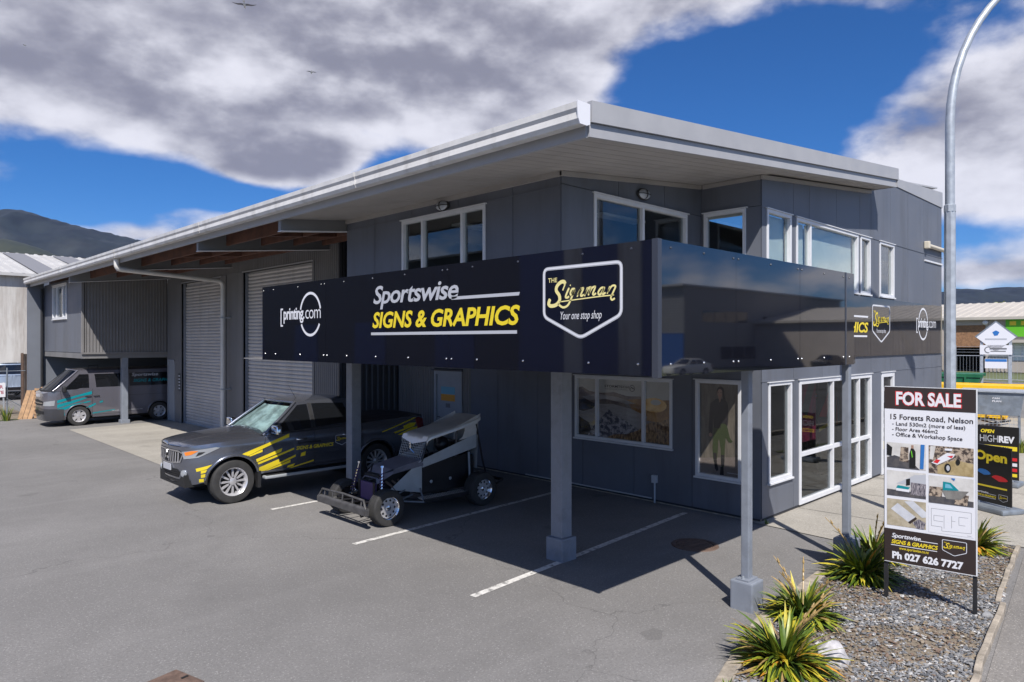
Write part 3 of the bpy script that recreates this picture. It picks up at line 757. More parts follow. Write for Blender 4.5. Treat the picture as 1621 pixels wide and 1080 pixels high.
# soffit boards over the office end (V-joint lining laid along the fall)
n = 40
for i in range(n):
    y0 = RY + 0.03 + i*(11.68-RY-0.03)/n; y1 = y0 + (11.68-RY-0.03)/n - 0.008
    if y1 < WY-0.01: slope_slab('soffit_board', 'soffit', RX0+0.02, RX1-0.02, y0, y1, 0.0, 0.02)
    elif y0 < UY: slope_slab('soffit_board', 'soffit', RX0+0.02, WX+0.1 if y0 > WY-0.2 else RX1-0.02, y0, y1, 0.0, 0.02)
    else: slope_slab('soffit_board', 'soffit', RX0+0.02, UX+0.1, y0, y1, 0.0, 0.02)
    if UY > y0 >= WY-0.01: pass
slope_slab('soffit_lining', 'soffit', RX0+0.02, RX1-0.02, RY+0.03, WY+0.1, 0.021, 0.03)
slope_slab('soffit_lining', 'soffit', RX0+0.02, WX+0.1, WY+0.1, 11.68, 0.021, 0.03)
# scotia along the wall heads
mb = MB(); mb.box(UX-0.05, UX-0.013, UY-0.05, 11.67, sof(UX)-0.075, sof(UX)-0.006); mb.build('soffit_trim', 'soffit', bld)
def trim(w, s0, s1, f, h=0.07):
    m_ = MB(); m_.prism([(s0, f(s0)-h), (s1, f(s1)-h), (s1, f(s1)-0.006), (s0, f(s0)-0.006)], w.p(0, 0, 0.013), w.r, (0, 0, 1), w.n*0.035)
    m_.build('soffit_trim', 'soffit', bld)
trim(W_notch, UX-0.05, WX-0.05, sof); trim(W_right, WX-0.05, RX1-0.05, sof)
trim(W_left, WY-0.0, UY-0.06, lambda s: sof(WX-0.05))
# rake boards: deep upper barge, shallower lower fascia set back under it
def rake(name, mat, x0, x1, za, zb, y0, y1): return slope_slab(name, mat, x0, x1, y0, y1, za, zb)
rake('barge_board', 'fascia', RX0-0.0, 12.06, 0.135, 0.36, RY-0.035, RY+0.03); rake('barge_board', 'fascia', 12.066, RX1, 0.135, 0.36, RY-0.035, RY+0.03)
rake('lower_fascia', 'fascia', RX0+0.0, 12.06, -0.012, 0.13, RY, RY+0.03); rake('lower_fascia', 'fascia', 12.066, RX1-0.02, -0.012, 0.13, RY, RY+0.03)
slope_slab('barge_end', 'fascia', RX1-0.02, RX1+0.01, RY-0.02, WY-0.03, -0.01, 0.355)
# eaves fascia and gutter along the yard side
MB().box(RX0-0.03, RX0+0.015, RY+0.03, 33.05, sof(RX0)-0.02, sof(RX0)+0.33).build('eaves_fascia', 'fascia', bld)
prof = [(0.0, 0.0), (-0.05, -0.02), (-0.16, -0.02), (-0.185, 0.03), (-0.175, 0.10), (-0.195, 0.14), (-0.195, 0.205), (-0.18, 0.205), (-0.175, 0.15), (-0.16, 0.11), (-0.165, 0.04), (-0.15, 0.0), (0.0, 0.015)]
gz = sof(RX0) + 0.10
joints = [RY-0.02, 8.9, 14.9, 20.9, 26.9, 33.1]
gut = None
for a, b in zip(joints, joints[1:]):
    m_ = MB(); m_.prism(prof, (RX0-0.03, a, gz), (1, 0, 0), (0, 0, 1), (0, b-a-0.006, 0))
    g_ = m_.build('gutter', 'gutter', bld)
    m_ = MB(); m_.prism([(p_[0]*1.03, p_[1]*1.01) for p_ in prof[:8]] + [(0, 0.205)], (RX0-0.032, b-0.02, gz), (1, 0, 0), (0, 0, 1), (0, 0.035, 0))
    if b < 33: m_.build('gutter_joint', 'gutter', g_)
m_ = MB(); m_.prism([(0, -0.0), (-0.05, -0.022), (-0.165, -0.022), (-0.19, 0.03), (-0.2, 0.14), (-0.2, 0.21), (0, 0.21)], (RX0-0.03, RY-0.035, gz), (1, 0, 0), (0, 0, 1), (0, 0.014, 0)); m_.build('gutter_end_cap', 'print_white', bld)
# exposed framing under the workshop eaves
for y in (11.74, 15.6, 21.5, 26.9):
    slope_slab('rafter', 'steel_rafter', RX0+0.02, 9.0, y-0.05, y+0.05, -0.20, 0.28)
    slope_slab('rafter_flange', 'alu_frame', RX0+0.02, 9.0, y-0.075, y+0.075, -0.215, -0.201)
for x in (6.35, 7.15, 7.95, 8.7):
    z = sof(x)
    for a, b in ((11.8, 15.55), (15.65, 21.45), (21.55, 26.85), (26.95, 33.0)):
        MB().box(x-0.024, x+0.024, a, b, z-0.10, z+0.22).build('purlin', 'timber_dark', bld)
for y in (13.6, 18.5, 24.2):
    slope_slab('timber_brace', 'timber_dark', 6.38, 7.12, y-0.04, y+0.04, -0.1, 0.1); slope_slab('timber_brace', 'timber_dark', 7.18, 7.92, y-0.04, y+0.04, -0.1, 0.1)
slope_slab('roof_underlay', 'interior_dark', RX0+0.04, 20.4, 11.7, 33.0, 0.27, 0.29)
# downpipes
def pipe(name, pts, r, mat, n=12):
    P = [Vector(q) for q in pts]; out = [P[0]]
    for i in range(1, len(P)-1):
        a, b = (P[i-1]-P[i]).normalized(), (P[i+1]-P[i]).normalized(); q = min(r*2.6, (P[i-1]-P[i]).length/2, (P[i+1]-P[i]).length/2)
        for k_ in range(6):
            t_ = k_/5; out.append((P[i]+a*q)*(1-t_)**2 + P[i]*2*t_*(1-t_) + (P[i]+b*q)*t_**2)
    out.append(P[-1])
    return MB().tube(out, r, n).build(name, mat, bld, smooth=50)
dp = pipe('downpipe', [(5.60, 21.1, 5.12), (5.60, 21.1, 4.86), (8.66, 21.55, 4.74), (8.66, 21.55, 0.02)], 0.068, 'pipe_white')
for z in (3.6, 1.4): MB().box(8.58, 8.88, 21.47, 21.63, z, z+0.03).build('pipe_bracket', 'galv', dp)
pipe('downpipe', [(19.2, 5.09, 5.24), (20.84, 5.09, 5.24), (20.84, 5.09, 2.0), (20.84, 5.09, 0.02)], 0.05, 'pipe_cream')
MB().box(19.14, 19.26, 5.03, 5.15, 5.16, 5.34).build('rain_head', 'pipe_cream', bld, bevel=0.02)
mb = MB(); W_right.slab(mb, 19.2, 20.68, 4.86, 4.90, 0.012, 0.04); mb.build('trim_rail', 'alu_frame', bld)
# bulkhead lights, meter box, tap pipe
def bulkhead(p, n):
    n = Vector(n); up = Vector((0, 0, 1)); side = n.cross(up); P = Vector(p)
    def oval(prof):
        mb = MB().lathe(prof, P, n, 24); mb.v = [tuple(P + n*(Vector(v)-P).dot(n) + up*(Vector(v)-P).dot(up)*0.8 + side*(Vector(v)-P).dot(side)*1.5) for v in mb.v]; return mb
    o = oval([(0.0, 0.09), (0.05, 0.085), (0.085, 0.06), (0.1, 0.02), (0.1, 0.0)]).build('bulkhead_light', 'galv', bld, smooth=50)
    oval([(0.102, 0.0), (0.112, 0.025), (0.095, 0.04)]).build('bulkhead_rim', 'black_plastic', o, smooth=50)
    for q in (up*0.8, side*1.5): MB().tube([P+q*0.1+n*0.03, P+q*0.06+n*0.092, P+n*0.102, P-q*0.06+n*0.092, P-q*0.1+n*0.03], 0.007, 6).build('guard', 'black_plastic', o)
bulkhead((UX-0.014, 8.75, 5.06), (-1, 0, 0)); bulkhead((8.9, UY-0.014, 5.14), (0, -1, 0))
mb = MB().box(WX-0.075, WX-0.012, 7.10, 7.20, 0.36, 0.50); o = mb.build('meter_box', 'meter_box', bld, bevel=0.006)
MB().tube([(WX-0.04, 7.15, 0.36), (WX-0.04, 7.15, 0.1), (WX-0.04, 7.15, 0.0)], 0.016, 8).build('conduit', 'meter_box', o)
MB().tube([(WX-0.03, 7.22, 0.07), (WX-0.03, 10.4, 0.07)], 0.012, 8).build('conduit', 'meter_box', bld)
# canopy: flat deck behind the sign, lining below
B('canopy_roof', 'roof_sheet', 5.04, UX+0.3, 3.40, 10.82, 2.66, 2.72)
B('canopy_roof', 'roof_sheet', UX+0.3, 9.60, 3.42, WY-0.0, 2.66, 2.70); B('canopy_roof', 'roof_sheet', UX+0.3, WX-0.02, WY, UY-0.02, 2.66, 2.72)
B('canopy_lining', 'plaster', 5.04, 9.67, 3.42, WY, 2.612, 2.655); B('canopy_edge', 'sign_black', 9.675, 9.70, 3.42, WY, 2.605, 2.71)
B('canopy_lining', 'plaster', 5.04, WX-0.03, WY, UY-0.03, 2.612, 2.655); B('canopy_lining', 'plaster', 5.04, WX-0.03, UY-0.02, 11.66, 2.60, 2.615)
# ------------------------------------------------------------------ lettering helpers
class Plane:
    def __init__(s, o, r, n, u=(0, 0, 1)): s.o, s.r, s.n, s.u = Vector(o), Vector(r).normalized(), Vector(n).normalized(), Vector(u).normalized()
    def __call__(s, a, b, d=0.0): return s.o + s.r*a + s.u*b + s.n*d
_tx = {}
def glyphs(body, shear=0.0, bold=0.0, space=1.0):
    key = (body, shear, bold, space)
    if key in _tx: return _tx[key]
    cu = bpy.data.curves.new('lettering', 'FONT'); cu.body = body; cu.shear = shear; cu.offset = bold; cu.space_character = space; cu.resolution_u = 3
    ob = bpy.data.objects.new('lettering', cu); col.objects.link(ob)
    dg = bpy.context.evaluated_depsgraph_get()
    me = bpy.data.meshes.new_from_object(ob.evaluated_get(dg))
    v = [(q.co.x, q.co.y) for q in me.vertices]; f = [tuple(p.vertices) for p in me.polygons]
    bpy.data.objects.remove(ob); bpy.data.curves.remove(cu); bpy.data.meshes.remove(me)
    _tx[key] = (v, f)
    return v, f
def letters(name, body, parent, pl, l, r, b, t, mat, shear=0.0, bold=0.0, d=0.003, space=1.0, slope=0.0):
    """ink of the text fitted to l..r, b..t of the plane"""
    v, f = glyphs(body, shear, bold, space)
    x0 = min(q[0] for q in v); x1 = max(q[0] for q in v); y0 = min(q[1] for q in v); y1 = max(q[1] for q in v)
    P = []
    for x, y in v:
        a = l + (x-x0)/(x1-x0)*(r-l); P.append(pl(a, b + (y-y0)/(y1-y0)*(t-b) + slope*(a-l), d))
    return MB().add(P, f).build(name, mat, parent)
def quad(mb, pl, l, r, b, t, d=0.003): mb.add([pl(l, b, d), pl(r, b, d), pl(r, t, d), pl(l, t, d)], [(0, 1, 2, 3)]); return mb
def poly(mb, pl, pts, d=0.003): mb.add([pl(a, b, d) for a, b in pts], [tuple(range(len(pts)))]); return mb
def smooth_pts(pts, n=5):
    if len(pts) < 3: return pts
    out = []
    P = [pts[0]] + list(pts) + [pts[-1]]
    for i in range(1, len(P)-2):
        for k_ in range(n):
            t_ = k_/n; a, b, c, e = P[i-1], P[i], P[i+1], P[i+2]
            out.append(tuple(0.5*(2*b[j] + (c[j]-a[j])*t_ + (2*a[j]-5*b[j]+4*c[j]-e[j])*t_*t_ + (3*b[j]-a[j]-3*c[j]+e[j])*t_**3) for j in (0, 1)))
    out.append(pts[-1])
    return out
def stroke(mb, pl, pts, w, d=0.003, closed=False, ends=1.0):
    n = len(pts); L = []; Q = []
    for i, q in enumerate(pts):
        a = Vector(pts[(i-1) % n if closed else max(i-1, 0)]); b = Vector(pts[(i+1) % n if closed else min(i+1, n-1)]); c = Vector(q)
        e1 = (c-a); e2 = (b-c)
        if e1.length < 1e-7: e1 = e2
        if e2.length < 1e-7: e2 = e1
        e1.normalize(); e2.normalize(); tg = (e1+e2)
        if tg.length < 1e-5: tg = e1
        tg.normalize(); nn = Vector((-tg.y, tg.x)); k_ = w/2/max(0.5, nn.dot(Vector((-e1.y, e1.x))))
        if not closed and (i == 0 or i == n-1): k_ *= ends
        L.append(c+nn*k_); Q.append(c-nn*k_)
    for i in range(n if closed else n-1):
        j = (i+1) % n
        mb.add([pl(*L[i], d), pl(*L[j], d), pl(*Q[j], d), pl(*Q[i], d)], [(3, 2, 1, 0)])
    return mb
def shift(pl, a0, b0, s): return lambda a, b, d=0.0: pl(a0+a*s, b0+b*s, d)
SIG = {'S': ([(-0.192, 0.176), (-0.206, 0.198), (-0.248, 0.196), (-0.295, 0.162), (-0.305, 0.118), (-0.267, 0.071), (-0.264, 0.0215), (-0.309, -0.018), (-0.375, -0.026), (-0.404, -0.004), (-0.386, 0.043)], 0.034),
  'S2': ([(-0.192, 0.176), (-0.223, 0.117)], 0.024), 'loop': ([(-0.283, -0.009), (-0.223, -0.044), (-0.163, -0.030), (-0.122, 0.026), (-0.075, 0.118)], 0.020),
  'under': ([(-0.267, 0.009), (0.042, 0.029), (0.231, 0.040), (0.386, 0.045)], 0.010),
  'i': ([(-0.142, 0.138), (-0.185, 0.060), (-0.168, 0.046), (-0.142, 0.057)], 0.020), 'dot': ([(-0.132, 0.156), (-0.122, 0.164)], 0.02),
  'g': ([(-0.069, 0.122), (-0.102, 0.124), (-0.125, 0.096), (-0.122, 0.070), (-0.097, 0.075), (-0.072, 0.112)], 0.019),
  'n1': ([(0.007, 0.130), (-0.045, 0.048)], 0.022), 'n2': ([(-0.039, 0.065), (-0.003, 0.113), (0.029, 0.127), (0.026, 0.109), (0.0, 0.063), (0.013, 0.053), (0.036, 0.067)], 0.017),
  'm1': ([(0.081, 0.131), (0.046, 0.049)], 0.022), 'm2': ([(0.052, 0.066), (0.087, 0.116), (0.116, 0.129), (0.113, 0.112), (0.090, 0.055)], 0.018),
  'm3': ([(0.097, 0.069), (0.132, 0.119), (0.169, 0.131), (0.166, 0.114), (0.144, 0.069), (0.157, 0.058), (0.182, 0.072)], 0.018),
  'a': ([(0.274, 0.116), (0.241, 0.115), (0.210, 0.085), (0.210, 0.061), (0.234, 0.060), (0.271, 0.109)], 0.018), 'a2': ([(0.280, 0.123), (0.256, 0.071), (0.265, 0.058), (0.290, 0.072)], 0.018),
  'z1': ([(0.338, 0.125), (0.308, 0.059)], 0.022), 'z2': ([(0.314, 0.073), (0.350, 0.117), (0.377, 0.130), (0.401, 0.119), (0.371, 0.063), (0.350, 0.025), (0.362, 0.003), (0.395, 0.016)], 0.017)}
def rounded(pts, r, n=4):
    out = []
    for i, q in enumerate(pts):
        a = Vector(pts[i-1]); b = Vector(pts[(i+1) % len(pts)]); c = Vector(q)
        u = (a-c).normalized()*r; v = (b-c).normalized()*r
        for k_ in range(n+1):
            t_ = k_/n; out.append(tuple((c+u)*(1-t_)**2 + c*2*t_*(1-t_) + (c+v)*t_**2))
    return out
def shield(parent, pl, a0, b0, s, gold='print_gold', d=0.003, fine=True, plate=None):
    q = shift(pl, a0, b0, s)
    edge = rounded([(-0.465, 0.335), (0.465, 0.335), (0.465, -0.13), (0.0, -0.335), (-0.465, -0.13)], 0.055)
    if plate: poly(MB(), q, edge, d*0.5).build('shield_ground', plate, parent)
    stroke(MB(), q, edge, 0.034, d, closed=True).build('shield_outline', 'print_silver', parent)
    stroke(MB(), q, edge, 0.016, d*1.5, closed=True).build('shield_outline', 'print_white', parent)
    mb = MB()
    for pts, w in SIG.values(): stroke(mb, q, smooth_pts(pts), w*1.05, d, ends=0.6)
    mb.build('script_lettering', gold, parent)
    letters('lettering', 'THE', parent, q, -0.41, -0.295, 0.20, 0.243, gold, bold=0.01, d=d)
    if fine: letters('lettering', 'Your one stop shop', parent, q, -0.25, 0.245, -0.185, -0.085, 'print_white', shear=0.32, d=d, slope=0.0)
def sportswise(parent, pl, l, r, b, t, top='print_silver', d=0.003):
    """the two-line wordmark filling l..r, b..t"""
    w, h = r-l, t-b; X = lambda f: l+f*w; Y = lambda f: b+f*h
    letters('lettering', 'Sportswise', parent, pl, X(0.02), X(0.645), Y(0.52), Y(1.0), top, shear=0.22, bold=0.018, d=d, space=0.92)
    mb = MB(); poly(mb, pl, [(X(0.60), Y(0.62)), (X(0.995), Y(0.62)), (X(1.0), Y(0.675)), (X(0.60), Y(0.675))], d); mb.build('rule_line', top, parent)
    letters('lettering', 'SIGNS & GRAPHICS', parent, pl, X(0.012), X(1.0), Y(0.14), Y(0.47), 'print_yellow', shear=0.2, bold=0.028, d=d, space=0.98)
    quad(MB(), pl, X(0.0), X(0.985), Y(0.0), Y(0.055), d).build('rule_line', top, parent)
def printing(parent, pl, l, r, cz, ringc, rw, rh, d=0.003):
    """bracketed word with a broken ring"""
    mb = MB(); w = r-l
    for a0, a1 in ((R(14), R(166)), (R(208), R(332))):
        mb = MB(); stroke(mb, pl, [(ringc+rw*math.cos(a0+(a1-a0)*i/22), cz+rh*math.sin(a0+(a1-a0)*i/22)) for i in range(23)], 0.030*w/1.3+0.008, d)
        mb.build('ring_arc', 'print_white', parent)
    mb = MB(); s = w/1.3
    quad(mb, pl, l, l+0.03*s, cz-0.17*s, cz+0.11*s, d); quad(mb, pl, l+0.03*s, l+0.08*s, cz+0.085*s, cz+0.11*s, d); quad(mb, pl, l+0.03*s, l+0.08*s, cz-0.17*s, cz-0.145*s, d)
    mb.build('bracket', 'print_white', parent)
    letters('lettering', 'printing.', parent, pl, l+0.10*s, l+0.76*s, cz-0.125*s, cz+0.11*s, 'print_white', bold=0.022, d=d, space=0.9)
    letters('lettering', 'com', parent, pl, l+0.79*s, r-0.06*s, cz-0.065*s, cz+0.065*s, 'print_white', bold=-0.006, d=d, space=0.9)

# ------------------------------------------------------------------ wrap-around canopy sign
SZ0, SZ1 = 2.60, 3.765
cs = thing('canopy_sign', 'long glossy black sign wrapping the canopy above the parking bays', 'sign', (0, 0, 0))
LP = Plane((5.0, 0, 0), (0, -1, 0), (-1, 0, 0))               # a = -Y
for y0, y1 in ((3.41, 6.12), (6.126, 8.86), (8.866, 10.86)):
    o = MB().box(5.0, 5.03, y0, y1, SZ0, SZ1).build('sign_panel', 'sign_black', cs)
RP = Plane((0, 3.35, 0), (1, 0, 0), (0, -1, 0))               # a = X
for x0, x1 in ((5.06, 6.35), (6.353, 7.82), (7.826, 9.16), (9.20, 9.46)):
    MB().box(x0, x1, 3.35, 3.38, SZ0, SZ1).build('sign_panel', 'sign_black', cs)
MB().box(4.994, 5.054, 3.344, 3.404, SZ0-0.012, SZ1+0.004).build('corner_trim', 'sign_edge', cs)
MB().box(9.16, 9.20, 3.345, 3.385, SZ0, SZ1+0.002).build('joint_strip', 'sign_edge', cs)
MB().box(9.43, 9.455, 3.385, 3.9, SZ0, SZ1-0.004).build('sign_return', 'sign_black', cs)
MB().box(5.032, 5.6, 10.83, 10.855, SZ0, SZ1-0.004).build('sign_return', 'sign_black', cs)
MB().box(5.03, 5.09, 3.41, 10.83, SZ1-0.05, SZ1+0.004).build('frame_rail', 'galv', cs); MB().box(5.03, 5.09, 3.41, 10.83, SZ0, SZ0+0.04).build('frame_rail', 'galv', cs)
MB().box(5.06, 9.43, 3.38, 3.44, SZ1-0.05, SZ1+0.004).build('frame_rail', 'galv', cs); MB().box(5.09, 9.43, 3.38, 3.44, SZ0, SZ0+0.04).build('frame_rail', 'galv', cs)
for y in (3.9, 5.6, 7.3, 9.0, 10.5): MB().box(5.032, 5.08, y-0.025, y+0.025, SZ0+0.04, SZ1-0.05).build('frame_stud', 'galv', cs); MB().tube([(5.07, y, SZ1-0.1), (6.4, y, 2.73)], 0.02, 6).build('stay', 'galv', cs)
for x in (6.2, 7.6, 9.0): MB().box(x-0.025, x+0.025, 3.385, 3.43, SZ0+0.04, SZ1-0.05).build('frame_stud', 'galv', cs); MB().tube([(x, 3.42, SZ1-0.1), (x, 4.6, 2.73)], 0.02, 6).build('stay', 'galv', cs)
def bolt_at(p, n, mat='bolt'):
    MB().lathe([(0.0, 0.008), (0.008, 0.007), (0.012, 0.0)], p, n, 8).build('screw', mat, cs)
for y in (3.55, 4.1, 4.95, 5.65, 6.08, 6.17, 6.9, 7.6, 8.3, 8.82, 8.91, 9.6, 10.4, 10.75):
    bolt_at((4.999, y, SZ0+0.10), (-1, 0, 0)); bolt_at((4.999, y+0.07, SZ1-0.06), (-1, 0, 0), 'sign_edge')
for x in (5.2, 5.75, 6.30, 6.40, 7.1, 7.77, 7.87, 8.5, 9.1, 9.3):
    bolt_at((x, 3.349, SZ0+0.10), (0, -1, 0)); bolt_at((x, 3.349, SZ1-0.06), (0, -1, 0), 'sign_edge')
printing(cs, LP, -10.22, -8.93, 3.29, -9.29, 0.30, 0.305)
sportswise(cs, LP, -7.70, -4.99, 2.975, 3.60)
shield(cs, LP, -4.19, 3.265, 1.0)

# band sign fixed to the street wall
bs = thing('wall_band_sign', 'black band sign on the street wall below the upper windows', 'sign', (0, 0, 0))
BP = Plane((0, WY-0.045, 0), (1, 0, 0), (0, -1, 0))
for x0, x1 in ((11.0, 13.4), (13.405, 15.4), (15.405, 16.8), (16.805, 18.2), (18.205, 19.6), (19.605, 20.6)):
    MB().box(x0, x1, WY-0.045, WY-0.013, 2.59, 3.80).build('sign_panel', 'sign_black', bs)
sportswise(bs, BP, 11.3, 15.25, 2.98, 3.62, top='print_white')
shield(bs, BP, 16.03, 3.26, 1.15, gold='print_yellow')
printing(bs, BP, 18.45, 20.12, 3.31, 18.98, 0.36, 0.37)

# ------------------------------------------------------------------ window posters
def noisy(name, a, b, scale, lo=0.35, hi=0.65, stretch=(1, 1, 1)):
    m = bpy.data.materials.new(name); m.use_nodes = True; k = NT(m.node_tree); bs_ = m.node_tree.nodes['Principled BSDF']
    g = k.n('ShaderNodeNewGeometry'); mp = k.n('ShaderNodeMapping'); mp.inputs['Scale'].default_value = stretch; k.link(g.outputs['Position'], mp.inputs['Vector'])
    k.link(k.mixc(k.ss(k.noise(mp.outputs[0], scale, 6, 0.65), lo, hi), a, b), bs_.inputs['Base Color']); bs_.inputs['Roughness'].default_value = 0.6; M[name] = m
noisy('pr_sky', (0.52, 0.51, 0.47), (0.60, 0.59, 0.55), 2); noisy('pr_far', (0.15, 0.12, 0.115), (0.28, 0.22, 0.19), 6)
noisy('pr_lake', (0.30, 0.28, 0.275), (0.42, 0.39, 0.38), 3, stretch=(1, 1, 4)); noisy('pr_dark', (0.03, 0.025, 0.028), (0.08, 0.065, 0.06), 5)
noisy('pr_rock', (0.08, 0.08, 0.105), (0.48, 0.45, 0.47), 16, 0.42, 0.62); noisy('pr_grass', (0.11, 0.06, 0.03), (0.50, 0.31, 0.15), 20, 0.38, 0.64, (1, 1, 0.5))
noisy('pr_sun', (0.70, 0.38, 0.10), (0.88, 0.62, 0.28), 4); noisy('pr_glow', (0.28, 0.14, 0.05), (0.46, 0.25, 0.08), 5)
noisy('pr_wall', (0.11, 0.093, 0.073), (0.19, 0.165, 0.13), 3, stretch=(1, 3, 0.6)); noisy('pr_floor', (0.19, 0.158, 0.14), (0.24, 0.20, 0.178), 3)
pmat('pr_skin', (0.34, 0.20, 0.145), 0.6); pmat('pr_coat', (0.016, 0.013, 0.015), 0.6); pmat('pr_olive', (0.04, 0.058, 0.016), 0.6); pmat('pr_hair', (0.02, 0.012, 0.01), 0.6)
po = thing('landscape_poster', 'mountain lake sunset poster with apparel logo behind the ground floor window', 'poster', (0, 0, 0))
PW = Plane((WX+0.040, 7.92, 1.0), (0, -1, 0), (-1, 0, 0))       # a -1.12..1.12, b 0..1.22
MB().box(WX+0.041, WX+0.06, 6.84, 9.0, 1.03, 2.19).build('backing', 'pr_sky', po)
def pp(mat, pts, d, nm='printed_area'): poly(MB(), PW, pts, d).build(nm, mat, po)
pp('pr_far', [(-1.08, 0.98), (-0.98, 1.0), (-0.8, 0.92), (-0.5, 0.90), (-0.2, 0.93), (0.1, 0.87), (0.4, 0.88), (0.62, 0.82), (1.08, 0.80), (1.08, 0.3), (-1.08, 0.3)], 0.001)
pp('pr_glow', [(0.1, 0.80), (0.45, 0.84), (0.62, 0.82), (1.08, 0.85), (1.08, 0.42), (0.5, 0.45), (0.25, 0.58)], 0.0015)
pp('pr_sun', [(0.70+0.27*math.cos(i*0.26), 0.74+0.13*math.sin(i*0.26)) for i in range(24)], 0.002); pp('pr_sky', [(0.74+0.11*math.cos(i*0.35), 0.79+0.05*math.sin(i*0.35)) for i in range(18)], 0.0025)
pp('pr_lake', [(-1.0, 0.80), (-0.6, 0.88), (-0.1, 0.84), (0.3, 0.74), (0.1, 0.72), (-0.4, 0.79), (-0.8, 0.74)], 0.002)
pp('pr_lake', [(-1.08, 0.62), (-0.7, 0.68), (-0.2, 0.70), (0.2, 0.64), (0.55, 0.52), (0.5, 0.2), (-0.4, 0.1), (-1.08, 0.12)], 0.002)
pp('pr_dark', [(-1.08, 0.74), (-0.9, 0.76), (-0.62, 0.68), (-0.72, 0.58), (-0.95, 0.52), (-1.08, 0.54)], 0.003); pp('pr_dark', [(-1.08, 0.42), (-0.8, 0.3), (-0.7, 0.04), (-1.08, 0.04)], 0.003)
pp('pr_rock', [(-0.85, 0.04), (-0.72, 0.22), (-0.5, 0.42), (-0.32, 0.60), (-0.2, 0.50), (0.05, 0.42), (0.3, 0.30), (0.5, 0.22), (0.5, 0.04)], 0.004)
pp('pr_grass', [(-0.4, 0.04), (-0.2, 0.13), (0.1, 0.16), (0.35, 0.25), (0.62, 0.42), (0.85, 0.45), (1.08, 0.56), (1.08, 0.04)], 0.005)
letters('lettering', 'STORMTECH', po, PW, -0.42, 0.14, 1.015, 1.06, 'print_black', bold=0.01, d=0.006)
letters('lettering', 'PERFORMANCE APPAREL', po, PW, -0.41, 0.12, 0.975, 0.995, 'print_grey', d=0.006)
stroke(MB(), PW, [(0.225+0.058*math.cos(i*0.314), 1.02+0.058*math.sin(i*0.314)) for i in range(20)], 0.008, 0.006, closed=True).build('logo_ring', 'print_black', po)
stroke(MB(), PW, [(0.185, 1.0), (0.215, 1.045), (0.235, 1.015), (0.25, 1.03), (0.27, 1.0)], 0.010, 0.006).build('logo_peak', 'print_black', po)
window(W_left, *POST_W, mull=(7.42, 8.50), pane='glass_poster', lab='three light window filled by a landscape poster')
gp = thing('fashion_poster', 'dark poster of a walking person in black jacket and olive trousers', 'poster', (0, 0, 0))
GP = Plane((WX+0.040, 5.92, 0.60), (0, -1, 0), (-1, 0, 0))      # b 0..1.64
MB().box(WX+0.041, WX+0.06, 5.54, 6.30, 0.62, 2.2).build('backing', 'pr_wall', gp)
def gq(mat, pts, d, nm='printed_area'): poly(MB(), GP, pts, d).build(nm, mat, gp)
gq('pr_floor', [(-0.38, 0.05), (0.38, 0.05), (0.38, 0.40), (-0.38, 0.30)], 0.001)
gq('pr_olive', smooth_pts([(-0.11, 0.86), (0.0, 0.90), (0.12, 0.87), (0.10, 0.55), (0.085, 0.22), (0.03, 0.22), (0.02, 0.5), (-0.015, 0.66), (-0.03, 0.45), (-0.06, 0.26), (-0.11, 0.28), (-0.13, 0.5)], 3), 0.002)
gq('pr_coat', smooth_pts([(-0.06, 1.33), (0.06, 1.33), (0.15, 1.26), (0.16, 1.05), (0.13, 0.86), (0.0, 0.84), (-0.10, 0.85), (-0.115, 1.0), (-0.13, 0.74), (-0.195, 0.74), (-0.19, 1.0), (-0.165, 1.25)], 3), 0.003)
gq('pr_olive', smooth_pts([(0.02, 0.92), (0.13, 0.90), (0.19, 0.70), (0.24, 0.64), (0.17, 0.62), (0.10, 0.72), (0.03, 0.78)], 3), 0.004)
gq('pr_coat', [(-0.115, 0.42), (-0.055, 0.42), (-0.045, 0.24), (-0.10, 0.26)], 0.0035); gq('pr_coat', [(0.03, 0.40), (0.095, 0.40), (0.085, 0.22), (0.03, 0.22)], 0.0035)
gq('pr_coat', [(-0.095, 0.25), (-0.04, 0.25), (-0.02, 0.14), (-0.05, 0.11), (-0.085, 0.16)], 0.004); gq('pr_coat', [(0.02, 0.20), (0.075, 0.20), (0.08, 0.06), (0.01, 0.06)], 0.004)
gq('pr_hair', [(0.07*math.cos(i*0.35)+0.02, 1.455+0.085*math.sin(i*0.35)) for i in range(18)], 0.003); gq('pr_hair', [(0.05, 1.46), (0.09, 1.42), (0.13, 1.25), (0.10, 1.18), (0.06, 1.3)], 0.0045)
gq('pr_skin', [(0.048*math.cos(i*0.35)+0.01, 1.425+0.072*math.sin(i*0.35)) for i in range(18)], 0.004); gq('pr_skin', [(-0.02, 1.36), (0.035, 1.36), (0.02, 1.29), (0.0, 1.27)], 0.0038)
gq('pr_hair', [(-0.03, 1.436), (-0.006, 1.436), (-0.006, 1.444), (-0.03, 1.444)], 0.005); gq('pr_hair', [(0.02, 1.436), (0.044, 1.436), (0.044, 1.444), (0.02, 1.444)], 0.005); gq('print_red', [(-0.008, 1.388), (0.026, 1.388), (0.016, 1.381), (0.0, 1.381)], 0.005)
gq('pr_skin', [(-0.165+0.03*math.cos(i*0.5), 0.715+0.036*math.sin(i*0.5)) for i in range(12)], 0.004)
quad(MB(), GP, 0.14, 0.36, 0.108, 0.118, 0.004).build('printed_mark', 'print_silver', gp)
window(W_left, *GIRL, pane='glass_poster')

pmat('banner_red', (0.22, 0.015, 0.05), 0.6, var=0.4, vscale=5)
